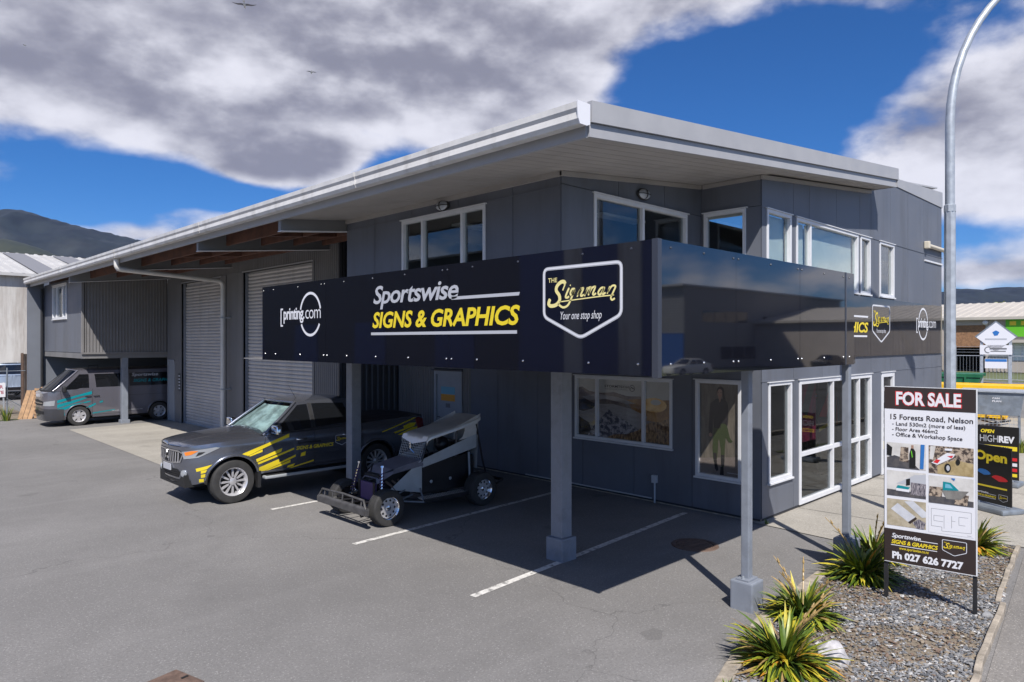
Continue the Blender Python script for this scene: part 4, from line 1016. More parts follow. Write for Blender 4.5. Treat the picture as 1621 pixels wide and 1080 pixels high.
# display inside the shopfront
ds = thing('display_banner', 'dark display banner standing inside the shopfront glass', 'banner', (15.6, 6.1, 0.03))
MB().box(-0.45, 0.55, 0.0, 0.03, 0.05, 2.0).build('banner_sheet', 'print_black', ds); MB().box(-0.5, 0.6, -0.08, 0.1, 0.0, 0.05).build('base', 'black_plastic', ds)
DP = Plane((0, 0.0, 0), (1, 0, 0), (0, -1, 0))
poly(MB(), DP, [(-0.4, 1.25), (0.1, 1.75), (0.3, 1.72), (0.0, 1.2)], 0.003).build('printed_area', 'print_red', ds); poly(MB(), DP, [(-0.4, 1.0), (0.45, 1.12), (0.45, 1.06), (-0.4, 0.92)], 0.003).build('printed_area', 'print_yellow', ds)
d3 = thing('red_banner', 'red and purple race banner hanging inside the left shopfront pane', 'banner', (13.75, 5.75, 0.03))
MB().box(-0.32, 0.42, 0.0, 0.02, 0.9, 2.1).build('banner_sheet', 'banner_red', d3); MB().tube([(-0.34, 0.01, 2.11), (0.44, 0.01, 2.11)], 0.012, 6).build('hanging_rod', 'chrome', d3)
poly(MB(), Plane((0, 0, 0), (1, 0, 0), (0, -1, 0)), [(-0.3, 1.5), (0.1, 2.05), (0.4, 2.05), (0.0, 1.4)], 0.004).build('printed_area', 'print_black', d3)
d2 = thing('clothes_rail', 'rail of dark clothes inside the shop beside the entry', 'clothes rail', (17.4, 7.0, 0.03))
MB().tube([(-0.7, 0, 0), (-0.7, 0, 1.6), (0.7, 0, 1.6), (0.7, 0, 0)], 0.018, 8).build('frame', 'chrome', d2)
for i in range(11):
    x = -0.6+i*0.12; MB().prism([(-0.02, 1.58), (-0.24, 1.48), (-0.27, 0.8), (0.27, 0.75), (0.24, 1.48), (0.02, 1.58)], (x, 0, 0), (0, 1, 0), (0, 0, 1), (0.05, 0, 0)).build('garment', random.choice(['print_black', 'print_red', 'print_blue', 'print_grey', 'pr_olive']), d2)
# vinyl lettering on the glass by the entry
GL = Plane((0, WY+0.027, 0), (1, 0, 0), (0, -1, 0))
vin = thing('window_vinyl', 'white and yellow vinyl lettering stuck on the narrow entry door', 'lettering', (0, 0, 0))
D2 = Plane((0, WY+0.026, 0), (1, 0, 0), (0, -1, 0))
quad(MB(), D2, 16.24, 16.85, 0.95, 2.10, 0.0).build('printed_area', 'print_black', vin)
quad(MB(), D2, 16.30, 16.78, 1.38, 1.43, 0.003).build('printed_mark', 'print_silver', vin)
for b_, t_, s_ in ((1.55, 1.90, 'HIGH'), (1.0, 1.3, 'REV')): letters('lettering', s_, vin, D2, 16.28, 16.80, b_, t_, 'print_white', bold=0.02, d=0.003)
quad(MB(), D2, 16.30, 16.78, 0.55, 0.72, 0.003).build('printed_mark', 'print_yellow', vin)

# ------------------------------------------------------------------ for-sale board
fs = thing('for_sale_board', 'tall for sale board on two black legs in the gravel bed', 'sign', (0, 0, 0))
fl, frr = Vector((8.46, 2.67, 0)), Vector((8.575, 1.82, 0)); FWd = (frr-fl).length; rv = (frr-fl).normalized(); nv = Vector((rv.y, -rv.x, 0)) if Vector((rv.y, -rv.x, 0)).x < 0 else Vector((-rv.y, rv.x, 0))
FZ0, FH = 0.445, 1.945
FB = Plane(fl + Vector((0, 0, FZ0)), rv, nv)
F = lambda f: FH*(1-f)
mb = MB().prism([(0, 0), (FWd, 0), (FWd, FH), (0, FH)], FB(0, 0, 0), rv, (0, 0, 1), -nv*0.012); mb.build('board', 'print_white', fs)
for a in (0.012, FWd-0.012):
    MB().prism([(a-0.02, 0), (a+0.02, 0), (a+0.02, FZ0+FH-0.05), (a-0.02, FZ0+FH-0.05)], FB(0, -FZ0, -0.014), rv, (0, 0, 1), -nv*0.04).build('leg', 'black_plastic', fs)
for a, b, c, d in ((0, FWd, -0.006, 0.0), (0, FWd, FH, FH+0.006), (FWd, FWd+0.012, -0.006, FH+0.006)):
    MB().prism([(a, c), (b, c), (b, d), (a, d)], FB(0, 0, 0.004), rv, (0, 0, 1), -nv*0.02).build('edge_trim', 'alu_frame', fs)
FQ = lambda a, b, d=0.0: FB(a*FWd, b, d)
quad(MB(), FQ, 0.0, 1.0, F(0.125), F(0.0), 0.002).build('header', 'print_brown', fs)
letters('lettering', 'FOR SALE', fs, FQ, 0.125, 0.855, F(0.106), F(0.022), 'print_red', bold=0.06, d=0.003, space=0.98)
letters('lettering', 'FOR SALE', fs, FQ, 0.135, 0.845, F(0.102), F(0.026), 'print_white', bold=0.035, d=0.004, space=1.0)
letters('lettering', '15 Forests Road, Nelson', fs, FQ, 0.07, 0.97, F(0.190), F(0.155), 'print_brown', bold=0.012, d=0.003)
letters('lettering', '- Land 530m2 (more of less)', fs, FQ, 0.09, 0.89, F(0.226), F(0.198), 'print_brown', bold=0.010, d=0.003)
letters('lettering', '- Floor Area 466m2', fs, FQ, 0.09, 0.60, F(0.250), F(0.229), 'print_brown', bold=0.010, d=0.003)
letters('lettering', '- Office & Workshop Space', fs, FQ, 0.09, 0.86, F(0.288), F(0.259), 'print_brown', bold=0.010, d=0.003)
noisy('ph_wall', (0.52, 0.50, 0.48), (0.64, 0.62, 0.60), 6); noisy('ph_floor', (0.05, 0.05, 0.06), (0.10, 0.09, 0.09), 14); noisy('ph_tan', (0.30, 0.22, 0.10), (0.44, 0.34, 0.18), 12)
noisy('ph_clutter', (0.05, 0.035, 0.03), (0.42, 0.33, 0.25), 30, 0.42, 0.58); noisy('ph_rack', (0.02, 0.02, 0.04), (0.40, 0.36, 0.38), 34, 0.42, 0.58, (6, 6, 0.6)); noisy('ph_ground', (0.34, 0.29, 0.20), (0.46, 0.40, 0.30), 12)
noisy('ph_roof', (0.50, 0.51, 0.55), (0.60, 0.61, 0.65), 8); noisy('ph_hull', (0.17, 0.16, 0.15), (0.25, 0.24, 0.22), 8)
pics = [(0.03, 0.47, 0.318, 0.462), (0.50, 0.975, 0.318, 0.472), (0.03, 0.47, 0.478, 0.622), (0.50, 0.975, 0.484, 0.636), (0.03, 0.47, 0.640, 0.792), (0.50, 0.975, 0.652, 0.80)]
art = [
 [('ph_wall', [(0, 0), (1, 0), (1, 1), (0, 1)]), ('ph_floor', [(0, 0), (0.85, 0), (0.6, 0.35), (0.2, 0.5), (0, 0.4)]), ('ph_clutter', [(0.33, 0.3), (0.56, 0.25), (0.56, 0.85), (0.36, 0.85)]), ('print_black', [(0.58, 0.05), (0.74, 0.05), (0.74, 0.7), (0.69, 0.82), (0.62, 0.82), (0.58, 0.6)]), ('pr_skin', [(0.63, 0.82), (0.69, 0.82), (0.69, 0.95), (0.63, 0.95)]), ('print_green', [(0.62, 0.7), (0.64, 0.75), (0.67, 0.5), (0.65, 0.45)]), ('print_blue', [(0.85, 0.05), (0.94, 0.05), (0.97, 1), (0.87, 1)]), ('print_black', [(0, 0.5), (0.12, 0.45), (0.14, 0.8), (0, 0.95)])],
 [('ph_clutter', [(0, 0), (1, 0), (1, 1), (0, 1)]), ('ph_tan', [(0.2, 0), (1, 0), (1, 0.45), (0.6, 0.55), (0.2, 0.3)]), ('ph_wall', [(0.02, 0.5), (0.1, 0.5), (0.16, 0.98), (0.04, 0.98)]), ('print_white', [(0.06, 0.38), (0.2, 0.32), (0.55, 0.62), (0.6, 0.75), (0.42, 0.78), (0.3, 0.65)]), ('print_red', [(0.1, 0.4), (0.2, 0.37), (0.27, 0.5), (0.18, 0.52)]), ('print_red', [(0.42, 0.66), (0.56, 0.7), (0.52, 0.6)]), ('print_white', [(0.36, 0.86), (0.52, 0.86), (0.54, 0.94), (0.37, 0.93)]), ('print_black', [(0.43+0.075*math.cos(i*0.6), 0.24+0.17*math.sin(i*0.6)) for i in range(11)]), ('print_silver', [(0.44+0.04*math.cos(i*0.6), 0.24+0.1*math.sin(i*0.6)) for i in range(11)]), ('print_black', [(0.66+0.05*math.cos(i*0.6), 0.48+0.11*math.sin(i*0.6)) for i in range(11)])],
 [('ph_wall', [(0, 0), (1, 0), (1, 1), (0, 1)]), ('ph_floor', [(0, 0), (1, 0), (1, 0.22), (0, 0.25)]), ('print_silver', [(0.25, 0.5), (0.72, 0.9), (1, 0.95), (1, 0.55), (0.6, 0.5)]), ('ph_rack', [(0.62, 0.12), (1, 0.1), (1, 0.58), (0.62, 0.6)]), ('print_teal', [(0.24, 0.32), (0.55, 0.30), (0.6, 0.40), (0.28, 0.44)]), ('print_white', [(0.24, 0.22), (0.58, 0.2), (0.58, 0.3), (0.24, 0.32)]), ('print_black', [(0.5, 0.45), (0.6, 0.5), (0.6, 0.75), (0.5, 0.7)])],
 [('ph_wall', [(0, 0), (1, 0), (1, 1), (0, 1)]), ('ph_floor', [(0, 0), (1, 0), (1, 0.2), (0, 0.3)]), ('ph_clutter', [(0, 0.25), (0.3, 0.25), (0.32, 0.6), (0.02, 0.6)]), ('ph_clutter', [(0.58, 0.05), (0.86, 0.02), (0.9, 0.4), (0.62, 0.45)]), ('ph_hull', [(0.3, 0.5), (0.9, 0.55), (0.72, 0.22), (0.4, 0.2)]), ('print_teal', [(0.32, 0.5), (0.33, 0.82), (0.5, 0.8), (0.68, 0.55)]), ('print_lightblue', [(0.37, 0.6), (0.38, 0.75), (0.48, 0.73), (0.55, 0.6)]), ('print_blue', [(0.5, 0.97), (0.6, 0.97), (0.58, 0.88)])],
 [('ph_ground', [(0, 0), (1, 0), (1, 1), (0, 1)]), ('ph_roof', [(0.1, 0.62), (0.28, 0.86), (0.74, 0.42), (0.55, 0.2)]), ('ph_roof', [(0.45, 0.95), (0.68, 1.0), (1, 0.65), (1, 0.45), (0.9, 0.42)]), ('ph_rack', [(0.66, 0.2), (0.82, 0.36), (1, 0.24), (0.95, 0), (0.78, 0.0)]), ('print_brown', [(0.55, 0.2), (0.74, 0.42), (0.78, 0.36), (0.6, 0.14)])],
 [('print_white', [(0, 0), (1, 0), (1, 1), (0, 1)])]]
for (l, r, ft, fb), shapes in zip(pics, art):
    ph = None
    for i, (mt, pts) in enumerate(shapes):
        mb = MB(); poly(mb, FQ, [(l+(r-l)*a, F(fb)+(F(ft)-F(fb))*b) for a, b in pts], 0.002+0.0006*i)
        ph = mb.build('photo_print' if ph is None else 'printed_area', mt, fs if ph is None else ph)
mb = MB(); l, r, ft, fb = pics[5]
def fp(a0, b0, a1, b1, w=0.006):
    q = lambda a, b, d=0.0: FB(a, b, d)
    stroke(mb, q, [((l+(r-l)*a0)*FWd, F(fb)+(F(ft)-F(fb))*b0), ((l+(r-l)*a1)*FWd, F(fb)+(F(ft)-F(fb))*b1)], w*0.45, 0.003)
for s_ in [(0.06, 0.9, 0.95, 0.9), (0.06, 0.25, 0.06, 0.9), (0.95, 0.15, 0.95, 0.9), (0.06, 0.25, 0.3, 0.25), (0.3, 0.1, 0.95, 0.15), (0.35, 0.2, 0.35, 0.7), (0.52, 0.25, 0.52, 0.7), (0.12, 0.45, 0.33, 0.45), (0.12, 0.45, 0.12, 0.65), (0.12, 0.65, 0.33, 0.65), (0.68, 0.4, 0.68, 0.7), (0.68, 0.7, 0.88, 0.7), (0.68, 0.4, 0.82, 0.4), (0.52, 0.52, 0.6, 0.52), (0.3, 0.1, 0.3, 0.25), (0.86, 0.05, 0.95, 0.05)]: fp(*s_)
mb.build('plan_drawing', 'print_grey', fs)
quad(MB(), FQ, 0.0, 1.0, F(1.0), F(0.812), 0.002).build('footer', 'print_brown', fs)
FQm = lambda a, b, d=0.0: FB(a, b, d)
sportswise(fs, FQm, 0.075*FWd, 0.60*FWd, F(0.905), F(0.835), top='print_white', d=0.004)
letters('lettering', 'www.sportswise.co.nz', fs, FQ, 0.17, 0.50, F(0.930), F(0.910), 'print_yellow', bold=0.01, d=0.003)
letters('lettering', 'Ph 027 626 7727', fs, FQ, 0.09, 0.87, F(0.982), F(0.938), 'print_white', bold=0.045, d=0.003)
shield(fs, FQm, 0.775*FWd, F(0.872), 0.235, gold='print_yellow', d=0.004, fine=False)

# ------------------------------------------------------------------ pavement signs
def swing_sign(name, label, loc, rz, w, h, face):
    t = thing(name, label, 'sign', loc, rz, 'pavement signs beside the entry')
    MB().box(-w*0.56, w*0.56, -0.24, 0.24, 0.0, 0.09).build('base', 'galv_dark', t, bevel=0.03)
    MB().box(-w/2, w/2, -0.012, 0.012, 0.12, 0.12+h).build('sign_face', 'print_black', t)
    for sx in (-1, 1): MB().tube([(sx*w*0.35, 0, 0.08), (sx*w*0.35, 0, 0.125)], 0.015, 8).build('spring', 'galv', t)
    pl = Plane((0, -0.013, 0.12), (1, 0, 0), (0, -1, 0)); face(t, pl, w, h)
    return t
def face_open(t, pl, w, h):
    letters('lettering', 'Open', t, pl, -w*0.45, w*0.40, h*0.68, h*0.90, 'print_yellow', bold=0.04)
    quad(MB(), pl, -w*0.47, w*0.40, h*0.27, h*0.30).build('rule_line', 'print_yellow', t)
    poly(MB(), pl, smooth_pts([(-w*0.4, h*0.52), (-w*0.3, h*0.57), (-w*0.12, h*0.56), (-w*0.02, h*0.50), (-w*0.2, h*0.47)], 3)).build('car_print', 'print_blue', t)
    poly(MB(), pl, smooth_pts([(0.0, h*0.46), (w*0.1, h*0.50), (w*0.3, h*0.49), (w*0.42, h*0.43), (w*0.2, h*0.40)], 3)).build('car_print', 'print_red', t)
    sportswise(t, pl, -w*0.45, w*0.12, h*0.08, h*0.19, top='print_white'); shield(t, pl, w*0.3, h*0.12, 0.17, gold='print_yellow', fine=False)
def face_rev(t, pl, w, h):
    letters('lettering', 'OPEN', t, pl, -w*0.42, -w*0.08, h*0.86, h*0.93, 'print_yellow', bold=0.04, shear=0.2)
    letters('lettering', 'HIGH', t, pl, -w*0.44, 0.0, h*0.69, h*0.82, 'print_silver', bold=0.0); letters('lettering', 'REV', t, pl, w*0.02, w*0.40, h*0.69, h*0.82, 'print_white', bold=0.05)
    quad(MB(), pl, -w*0.47, w*0.46, h*0.55, h*0.63).build('rule_line', 'print_yellow', t); letters('lettering', 'COMPETITION', t, pl, -w*0.42, w*0.25, h*0.565, h*0.615, 'print_black', bold=0.03, d=0.005)
    for i, c_ in enumerate(['print_red', 'print_white', 'print_red', 'print_yellow']): quad(MB(), pl, w*0.2, w*0.46, h*(0.36-i*0.10), h*(0.42-i*0.10)).build('printed_area', c_, t)
swing_sign('pavement_sign', 'black open sign with yellow lettering and race cars on grey base', (14.2, 2.78, 0.012), R(-119), 0.70, 0.98, face_open)
swing_sign('pavement_sign', 'taller dark sign with white and yellow bands behind the open sign', (16.85, 3.2, 0.012), R(-92), 0.70, 1.05, face_rev)
# ------------------------------------------------------------------ vehicles
def lerp(a, b, t): return a + (b-a)*t
def curve(pts):
    """smooth monotone-ish interpolation through (x, y) points"""
    xs = [p[0] for p in pts]; ys = [p[1] for p in pts]; n = len(xs)
    d = [(ys[i+1]-ys[i])/(xs[i+1]-xs[i]) for i in range(n-1)]
    m = [d[0]] + [0 if d[i-1]*d[i] <= 0 else 2*d[i-1]*d[i]/(d[i-1]+d[i]) for i in range(1, n-1)] + [d[-1]]
    def f(x):
        if x <= xs[0]: return ys[0]
        if x >= xs[-1]: return ys[-1]
        i = max(k_ for k_ in range(n-1) if xs[k_] <= x); h = xs[i+1]-xs[i]; t = (x-xs[i])/h
        return (2*t**3-3*t*t+1)*ys[i] + (t**3-2*t*t+t)*h*m[i] + (-2*t**3+3*t*t)*ys[i+1] + (t**3-t*t)*h*m[i+1]
    return f
def wheel(parent, x, y, r, w, kind, side, rimr=None):
    """tyre and rim; side -1 faces -Y"""
    t = bpy.data.objects.new('wheel', None); col.objects.link(t); t.parent = parent; t.location = (x, y, r); t.empty_display_size = 0.1
    rr = rimr or r*0.66; hw = w/2; ax = (0, side, 0)
    prof = [(rr, -hw*0.9), (rr+0.01, -hw), (r*0.86, -hw*1.04), (r*0.95, -hw*0.98), (r*0.99, -hw*0.80), (r, -hw*0.6)]
    for a in (-0.42, -0.14, 0.14, 0.42):
        prof += [(r, hw*(a-0.045)*1.2), (r-0.008, hw*(a-0.04)*1.2), (r-0.008, hw*(a+0.04)*1.2), (r, hw*(a+0.045)*1.2)]
    prof += [(r, hw*0.6), (r*0.99, hw*0.80), (r*0.95, hw*0.98), (r*0.86, hw*1.04), (rr+0.01, hw), (rr, hw*0.9)]
    MB().lathe(prof, (0, 0, 0), ax, 40).build('tyre', 'rubber', t, smooth=40)
    f = hw*0.72
    mt = {'ute': 'alloy', 'van': 'alloy', 'buggy': 'chrome', 'car': 'alloy'}[kind]
    rim = MB().lathe([(rr*0.99, -hw*0.9), (rr*0.90, -hw*0.7), (rr*0.86, 0), (rr*0.88, f*0.7), (rr*0.97, hw*0.90), (rr*1.02, hw*0.99), (rr*1.03, hw*0.92)], (0, 0, 0), ax, 40).build('rim', mt, t, smooth=40)
    MB().lathe([(0, -0.01), (rr*0.9, -0.01)], (0, 0, 0), ax, 28).build('brake_disc', 'rim_dark', t)
    A = Vector(ax); U = Vector((0, 0, 1)); S = A.cross(U)
    n = {'ute': 12, 'van': 6, 'buggy': 10, 'car': 10}[kind]
    for i in range(n if kind != 'buggy' else 0):
        w0 = 2*math.pi*i/n
        e = U*math.cos(w0) + S*math.sin(w0); tt = A.cross(e)
        if kind == 'van': a0, a1 = 0.16*rr, 0.30*rr
        elif kind == 'buggy': a0, a1 = 0.13*rr, 0.17*rr
        else: a0, a1 = 0.05*rr, 0.075*rr
        pts = [(e*rr*0.2, a0, f*0.9), (e*rr*0.55, lerp(a0, a1, .5), f*0.86), (e*rr*0.93, a1, f*0.80)]
        vs = []
        for q, h_, dd in pts: vs += [q+tt*h_+A*dd, q-tt*h_+A*dd, q-tt*h_*1.15+A*(dd-0.03), q+tt*h_*1.15+A*(dd-0.03)]
        fs = []
        for j in range(2):
            for k_ in range(4): fs.append((j*4+k_, j*4+(k_+1) % 4, (j+1)*4+(k_+1) % 4, (j+1)*4+k_))
        MB().add(vs, fs).build('spoke', mt, t, recalc=True, smooth=40)
    MB().lathe([(0, f*1.02), (rr*0.14, f*1.0), (rr*0.24, f*0.92), (rr*0.27, f*0.5)], (0, 0, 0), ax, 24).build('hub', mt, t, smooth=40)
    if kind == 'buggy':
        MB().lathe([(rr*0.2, f*0.78), (rr*0.5, f*0.82), (rr*0.92, f*0.70)], (0, 0, 0), ax, 36).build('wheel_disc', 'alloy', t, smooth=60)
        for i in range(10):
            w0 = 2*math.pi*(i+0.5)/10; q = (U*math.cos(w0)+S*math.sin(w0))*rr*0.70
            MB().lathe([(0, f*0.83), (rr*0.10, f*0.83), (rr*0.115, f*0.76)], q, ax, 10).build('wheel_hole', 'rim_dark', t)
    if kind == 'ute':
        for i in range(6):
            w0 = 2*math.pi*i/6; q = (U*math.cos(w0)+S*math.sin(w0))*rr*0.31
            MB().lathe([(0, f*0.96), (0.011, f*0.95), (0.012, f*0.6)], q, ax, 6).build('wheel_nut', 'rim_dark', t)
    return t

class Body:
    """swept car body. local: +x to the rear, y across (near side negative), front axle at x=0"""
    def __init__(s, sp):
        s.sp = sp; P = sp['plan']                       # half outline (x, y) from front centre round to rear centre, y >= 0
        pts = smooth_pts(P, 8)
        # resample densely
        S = [0.0]
        for a, b in zip(pts, pts[1:]): S.append(S[-1] + math.dist(a, b))
        s.S, s.pts = S, pts; s.L = S[-1]
        s.zb, s.zt = curve(sp['bottom']), curve(sp['top'])
        s.bx = curve([(z, b) for z, b in sp['bulge']])
    def at(s, q):
        S = s.S; q = min(max(q, 0), s.L)
        lo, hi = 0, len(S)-1
        while hi-lo > 1:
            m = (lo+hi)//2
            if S[m] <= q: lo = m
            else: hi = m
        t = (q-S[lo])/max(1e-9, S[hi]-S[lo]); a, b = s.pts[lo], s.pts[hi]
        p0 = s.pts[max(lo-1, 0)]; p1 = s.pts[min(hi+1, len(S)-1)]
        d = Vector((p1[0]-p0[0], p1[1]-p0[1])).normalized()
        return Vector((lerp(a[0], b[0], t), lerp(a[1], b[1], t))), Vector((d.y, -d.x)) * -1 if False else Vector((-d.y, d.x))
    def s_of_x(s, x):
        """arc length on the flank at x"""
        best = None
        for i in range(len(s.pts)-1):
            a, b = s.pts[i], s.pts[i+1]
            if (a[0]-x)*(b[0]-x) <= 0 and b[0] > a[0] and a[1] > 0.25: best = s.S[i] + (s.S[i+1]-s.S[i])*(x-a[0])/max(1e-9, b[0]-a[0]); break
        return best if best is not None else 0.0
    def low(s, x, y=1.0):
        z = s.zb(x)
        if y > s.sp['half']*0.80:
            for xw, ra, zc in s.sp['arches']:
                if abs(x-xw) < ra: z = max(z, zc + math.sqrt(max(0, ra*ra-(x-xw)**2)))
        return z
    def pt(s, q, z, off=0.0, side=-1):
        c, n = s.at(q); o = s.bx(z) + off
        # outward normal: away from centre line
        if n.y < 0 and c.y > 0.05: n = -n
        if c.y <= 0.05 and n.x*(c.x-1.5) < 0: n = -n
        return Vector((c.x + n.x*o, side*(c.y + n.y*o), z))
    def build(s, root, mat, rows=12, step=0.03):
        sp = s.sp
        N = int(s.L/step); qs = [s.L*i/N for i in range(N+1)]
        for xw, ra, zc in sp['arches']:                  # extra columns at the arch ends
            for e in (-ra, ra, -ra*0.985, ra*0.985): qs.append(s.s_of_x(xw+e))
        qs = sorted(set(round(q, 4) for q in qs))
        mb = MB()
        for side in (-1, 1):
            R_ = []
            for q in qs:
                c, _ = s.at(q); zb, zt = s.low(c.x, c.y), s.zt(c.x)
                R_.append([s.pt(q, lerp(zb, zt, j/rows), 0, side) for j in range(rows+1)])
            mb.grid(R_, flip=(side == 1))
        body = mb.build('body', mat, root, recalc=True, smooth=32)
        # top decks
        for x0, x1, crown, m2, nm in sp['decks']:
            rows_ = []
            n = 26
            for i in range(n+1):
                x = lerp(x0, x1, i/n); q = s.s_of_x(x) if x > sp['plan'][0][0]+0.02 else 0.0
                p_ = s.pt(q, s.zt(x)) if q > 0 else Vector((sp['plan'][0][0], -0.02, s.zt(x)))
                y = abs(p_.y); cr = curve(crown)(x)
                rows_.append([Vector((p_.x, y*j, s.zt(x) + cr*(1-j*j)*(1 if abs(j) < 1 else 0) - (0.0 if abs(j) < 1 else 0.002))) for j in (-1, -.93, -.8, -.6, -.35, 0, .35, .6, .8, .93, 1)])
            MB().grid(rows_, flip=True).build(nm, m2, root, recalc=False, smooth=40)
        # arch lips and dark liners
        for xw, ra, zc in sp['arches']:
            for side in (-1, 1):
                pts = []
                for i in range(25):
                    a = math.pi*i/24; x, z = xw-ra*math.cos(a), zc+ra*math.sin(a)
                    if z < s.zb(x): continue
                    pts.append(s.pt(s.s_of_x(x), z, 0.006, side))
                MB().tube(pts, sp.get('lip', 0.022), 8).build('arch_lip', sp.get('lipmat', mat), root, smooth=60)
                yy = sp['half']-0.03
                rr_ = [[Vector((xw-ra*1.0*math.cos(math.pi*i/16), side*y, zc+ra*math.sin(math.pi*i/16))) for i in range(17)] for y in (yy, 0.45)]
                MB().grid(rr_).build('arch_liner', 'under', root)
        return body
    def strip(s, mb, line, w, off=0.004, side=-1, n=12):
        """thin band following a polyline of (x, z) on the flank"""
        pts = []
        for a, b in zip(line, line[1:]):
            for i in range(n): pts.append((lerp(a[0], b[0], i/n), lerp(a[1], b[1], i/n)))
        pts.append(line[-1])
        stroke(mb, lambda x, z, d=0.0: s.pt(s.s_of_x(x), z, off, side), pts, w)
        return mb
    def patch(s, mb, pts, off=0.004, side=-1, qspace=False, nx=10):
        """filled polygon of (x, z) laid on the skin, cut in vertical slices"""
        xs = [p[0] for p in pts]; x0, x1 = min(xs), max(xs); rows = []
        keys = sorted(set([lerp(x0, x1, i/nx) for i in range(nx+1)] + xs))
        def span(x):
            zz = []
            for a, b in zip(pts, pts[1:]+pts[:1]):
                if (a[0] <= x <= b[0] or b[0] <= x <= a[0]):
                    if abs(a[0]-b[0]) < 1e-9: zz += [a[1], b[1]]
                    else: zz.append(lerp(a[1], b[1], (x-a[0])/(b[0]-a[0])))
            return (min(zz), max(zz)) if zz else None
        for xa, xb in zip(keys, keys[1:]):
            if xb-xa < 1e-6: continue
            e = (xb-xa)*1e-3; A, B_ = span(xa+e), span(xb-e)
            if not A or not B_: continue
            qa, qb = (xa, xb) if qspace else (s.s_of_x(xa), s.s_of_x(xb)); k_ = 5
            g = [[s.pt(qa, lerp(A[0], A[1], j/k_), off, side) for j in range(k_+1)], [s.pt(qb, lerp(B_[0], B_[1], j/k_), off, side) for j in range(k_+1)]]
            mb.grid(g)
        return mb

class Cab:
    """glasshouse standing on the belt line"""
    def __init__(c, d): c.d = d
    def side(c, x, v, off=0.0, sd=-1):
        d = c.d; y = lerp(d['yb'], d['yr'], v) + d.get('bow', 0.03)*math.sin(math.pi*v)*0.8 + off; z = lerp(d['zb'](x) if callable(d['zb']) else d['zb'], d['zr'](x), v)
        return Vector((x, sd*y, z))
    def xf(c, v): return lerp(c.d['xf0'], c.d['xf1'], v)
    def xr(c, v): return lerp(c.d['xr0'], c.d['xr1'], v)
    def screen(c, a, v, off=0.0):
        """windscreen point: a -1..1 across, v up"""
        x = c.xf(v); p_ = c.side(x, v); y = abs(p_.y)
        return Vector((x - c.d['sbow']*(1-a*a) - off, a*y, p_.z + c.d['crown']*0.5*v**3*(1-abs(a)**2.6)))
    def rear(c, a, v, off=0.0):
        x = c.xr(v); p_ = c.side(x, v); return Vector((x + c.d['rbow']*(1-a*a) + off, a*abs(p_.y), p_.z))
    def build(c, root, mat):
        d = c.d; V = [i/8 for i in range(9)]
        for sd in (-1, 1):
            cab = MB().grid([[c.side(lerp(c.xf(v), c.xr(v), u/16), v, 0, sd) for u in range(17)] for v in V], flip=(sd == 1)).build('cab_side', mat, root, recalc=False, smooth=40)
        rows = []
        for u in range(21):
            t = u/20; x = lerp(c.xf(1), c.xr(1), t); y = c.side(x, 1).y; fw = d['sbow']*(1-t)**6; rw = d['rbow']*t**6
            cr = d['crown']*min(1.0, 0.5+t*4); rows.append([Vector((x-(fw-rw)*(1-j*j), abs(y)*j, d['zr'](x) + cr*(1-abs(j)**2.6))) for j in (-1, -.96, -.85, -.6, -.3, 0, .3, .6, .85, .96, 1)])
        MB().grid(rows, flip=True).build('roof', d.get('roofmat', mat), root, smooth=50)
        A = [i/6-1 for i in range(13)]
        MB().grid([[c.rear(a, v) for a in A] for v in V]).build('rear_panel', mat, root, smooth=50)
        sc = MB(); sc.grid([[c.screen(a*0.97, 0.03+0.965*v) for a in A] for v in V]).build('windscreen', d['screen'], root, smooth=60)
        # A pillars
        for sd in (-1, 1): MB().tube([c.side(c.xf(v)+0.01, v, -0.012, sd) for v in V], 0.032, 8).build('pillar', mat, root, smooth=60)
        MB().tube([c.screen(a, 0.99) for a in A], 0.022, 8).build('screen_header', mat, root, smooth=60)
        MB().tube([c.screen(a, 0.02) + Vector((-0.02, 0, 0)) for a in A], 0.025, 8).build('cowl', 'black_plastic', root, smooth=60)
        return cab
    def win(c, root, pts, mat='glass_dark', name='side_window', sd=-1, off=0.006):
        """window polygon given as (x, v) corner pairs bottom/top left to right"""
        mb = MB(); n = 8
        (xa0, va0), (xb0, vb0), (xb1, vb1), (xa1, va1) = pts       # bottom-front, bottom-rear, top-rear, top-front
        mb.grid([[c.side(lerp(lerp(xa0, xb0, i/n), lerp(xa1, xb1, i/n), j/6), lerp(lerp(va0, vb0, i/n), lerp(va1, vb1, i/n), j/6), off, sd) for i in range(n+1)] for j in range(7)], flip=(sd == 1))
        return mb.build(name, mat, root, smooth=60)
def extrude_text(body, parent, mapper, l, r, b, t, mat, **kw): return letters('lettering', body, parent, mapper, l, r, b, t, mat, **kw)

